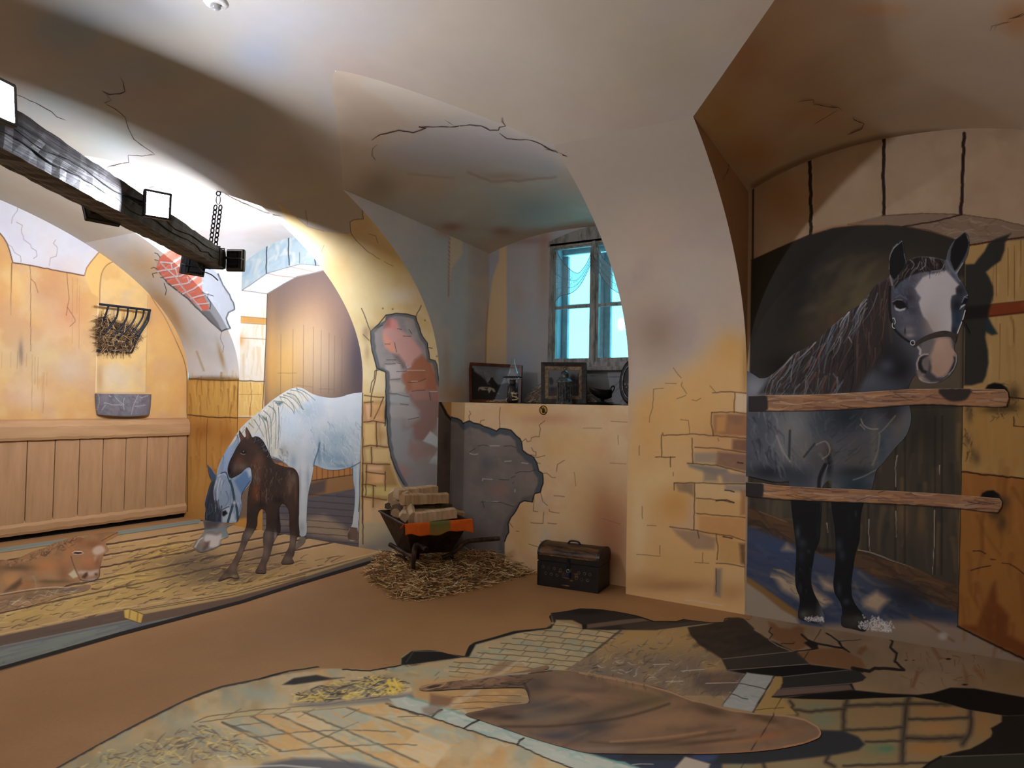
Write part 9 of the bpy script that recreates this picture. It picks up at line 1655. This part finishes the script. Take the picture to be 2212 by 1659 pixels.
for up, dn in (([(1035, 235), (1070, 310), (1130, 385), (1215, 435), (1280, 370), (1320, 290), (1332, 225)], [(1004, 745), (1020, 690), (1070, 630), (1160, 605), (1235, 540), (1300, 420), (1340, 320)]), ([(1383, 195), (1420, 290), (1470, 345), (1540, 390), (1610, 400), (1680, 330), (1720, 230)], [(1340, 345), (1400, 430), (1445, 500), (1510, 570), (1600, 610), (1690, 560), (1760, 330)]),
               ([(1325, 250), (1345, 300), (1375, 330), (1390, 230)], [(1325, 340), (1340, 400), (1380, 450), (1400, 400)])):
    A, B = spline(B3(up), 8), spline(B3(dn), 8); nr = 14; V, F = [], []; k = len(A)
    for j in range(nr):
        for i in range(k):
            q = A[i] + (B[i] - A[i]) * j / (nr - 1); V.append(GP(q[0], q[1], YWIN - .06 - .012 * math.sin(j * 1.1 + i * .15)))
    F = [(j * k + i, j * k + i + 1, j * k + k + i + 1, j * k + k + i) for j in range(nr - 1) for i in range(k - 1)]; s_ = mesh_obj('swag', V, F, NET, cur, True)
    q = MB(); q.tube(V[:k], .0028, 5); q.tube(V[-k:], .0028, 5); q.tube(V[k * 5:k * 6], .0018, 5); q.tube(V[k * 9:k * 10], .0018, 5); q.build('cord', CORD, s_)
# hand sign on the low wall
sg = onY(1174, 886, YLOW); rr = 10.2 * 5.4 / ray(1174, 886)[1] / 1508; sign = empty('hand_sign', tuple(sg), 'round yellow no-touching sticker with black hand on the low wall', 'sign'); nY = np.array([0, -1., 0])
YEL = mat_noise('sign yellow', (206, 160, 48), (214, 168, 56), 20, .5, bmp=0); INK = mat_noise('sign black', (14, 13, 12), (20, 18, 17), 20, .5, bmp=0)
MB().lathe(sg, [(rr, .0005), (rr, .002), (.001, .0022)], 36, ax=XA, ay=ZA, az=nY).build('disc', YEL, sign)
V = []; n = 40
for k in range(n): a = 2 * math.pi * k / n; V += [sg + np.array([math.cos(a), 0, math.sin(a)]) * rr + nY * .003, sg + np.array([math.cos(a), 0, math.sin(a)]) * rr * .82 + nY * .003]
mesh_obj('ring', V, [(2 * k, (2 * k + 2) % (2 * n), (2 * k + 3) % (2 * n), 2 * k + 1) for k in range(n)], INK, sign)
hand = [(-.22, -.62), (.22, -.62), (.30, -.2), (.52, .1), (.46, .2), (.28, .02), (.27, .42), (.18, .44), (.14, .08), (.12, .56), (.02, .58), (0, .1), (-.05, .54), (-.15, .53), (-.14, .08), (-.22, .40), (-.32, .38), (-.30, 0), (-.32, -.3)]
mesh_obj('hand_symbol', [sg + np.array([x, 0, z]) * rr + nY * .0026 for x, z in hand], [tuple(range(len(hand)))], INK, sign)
mesh_obj('bar', [sg + np.array([x, 0, z]) * rr + nY * .0032 for x, z in ((-.66, .50), (-.50, .66), (.66, -.50), (.50, -.66))], [(0, 1, 2, 3)], INK, sign)
RD = -f0; 
def bl(px, py, D): return atD(px, py, D)
# two lit lamps on the camera side of the beam
flood(bl(340, 443, 4.35), LN1, 'lit flood light on the camera side of the beam, near its middle', (0.155, 0.17), arm=bpt(1.75, 0.0, .12))
flood(bl(-8, 212, 2.95), LN0, 'lit flood light at the edge of the photo, on the near end of the beam', (0.17, 0.19), arm=bpt(3.1, 0.0, .15), lens='b')
# lamps on the far side of the beam, seen from behind or below
flood(bpt(1.55, 0.25, 0.06), LN2, 'dark backed flood light behind the beam, near the plank wall', (0.2, 0.17), arm=bpt(1.5, 0.16, .08), lens='c')
flood(bpt(0.14, 0.22, 0.0), LN3, 'dark backed flood light under the far end of the beam beside red bricks', (0.2, 0.17), arm=bpt(0.25, 0.15, .06), lens='d')
flood(bl(510, 563, 6.05), LN4, 'dark flood light seen from behind, off the tip of the beam', (0.15, 0.19), arm=bpt(0.05, 0.02, .1), lens='e')
# fill lamp added out of view on the beam to brighten the room
flood(bpt(3.55, -.03, 0.08), LN5, 'added fill light on the near end of the beam, turned to the rear of the room', (0.2, 0.18), arm=bpt(3.5, 0.03, .1), lens='f')
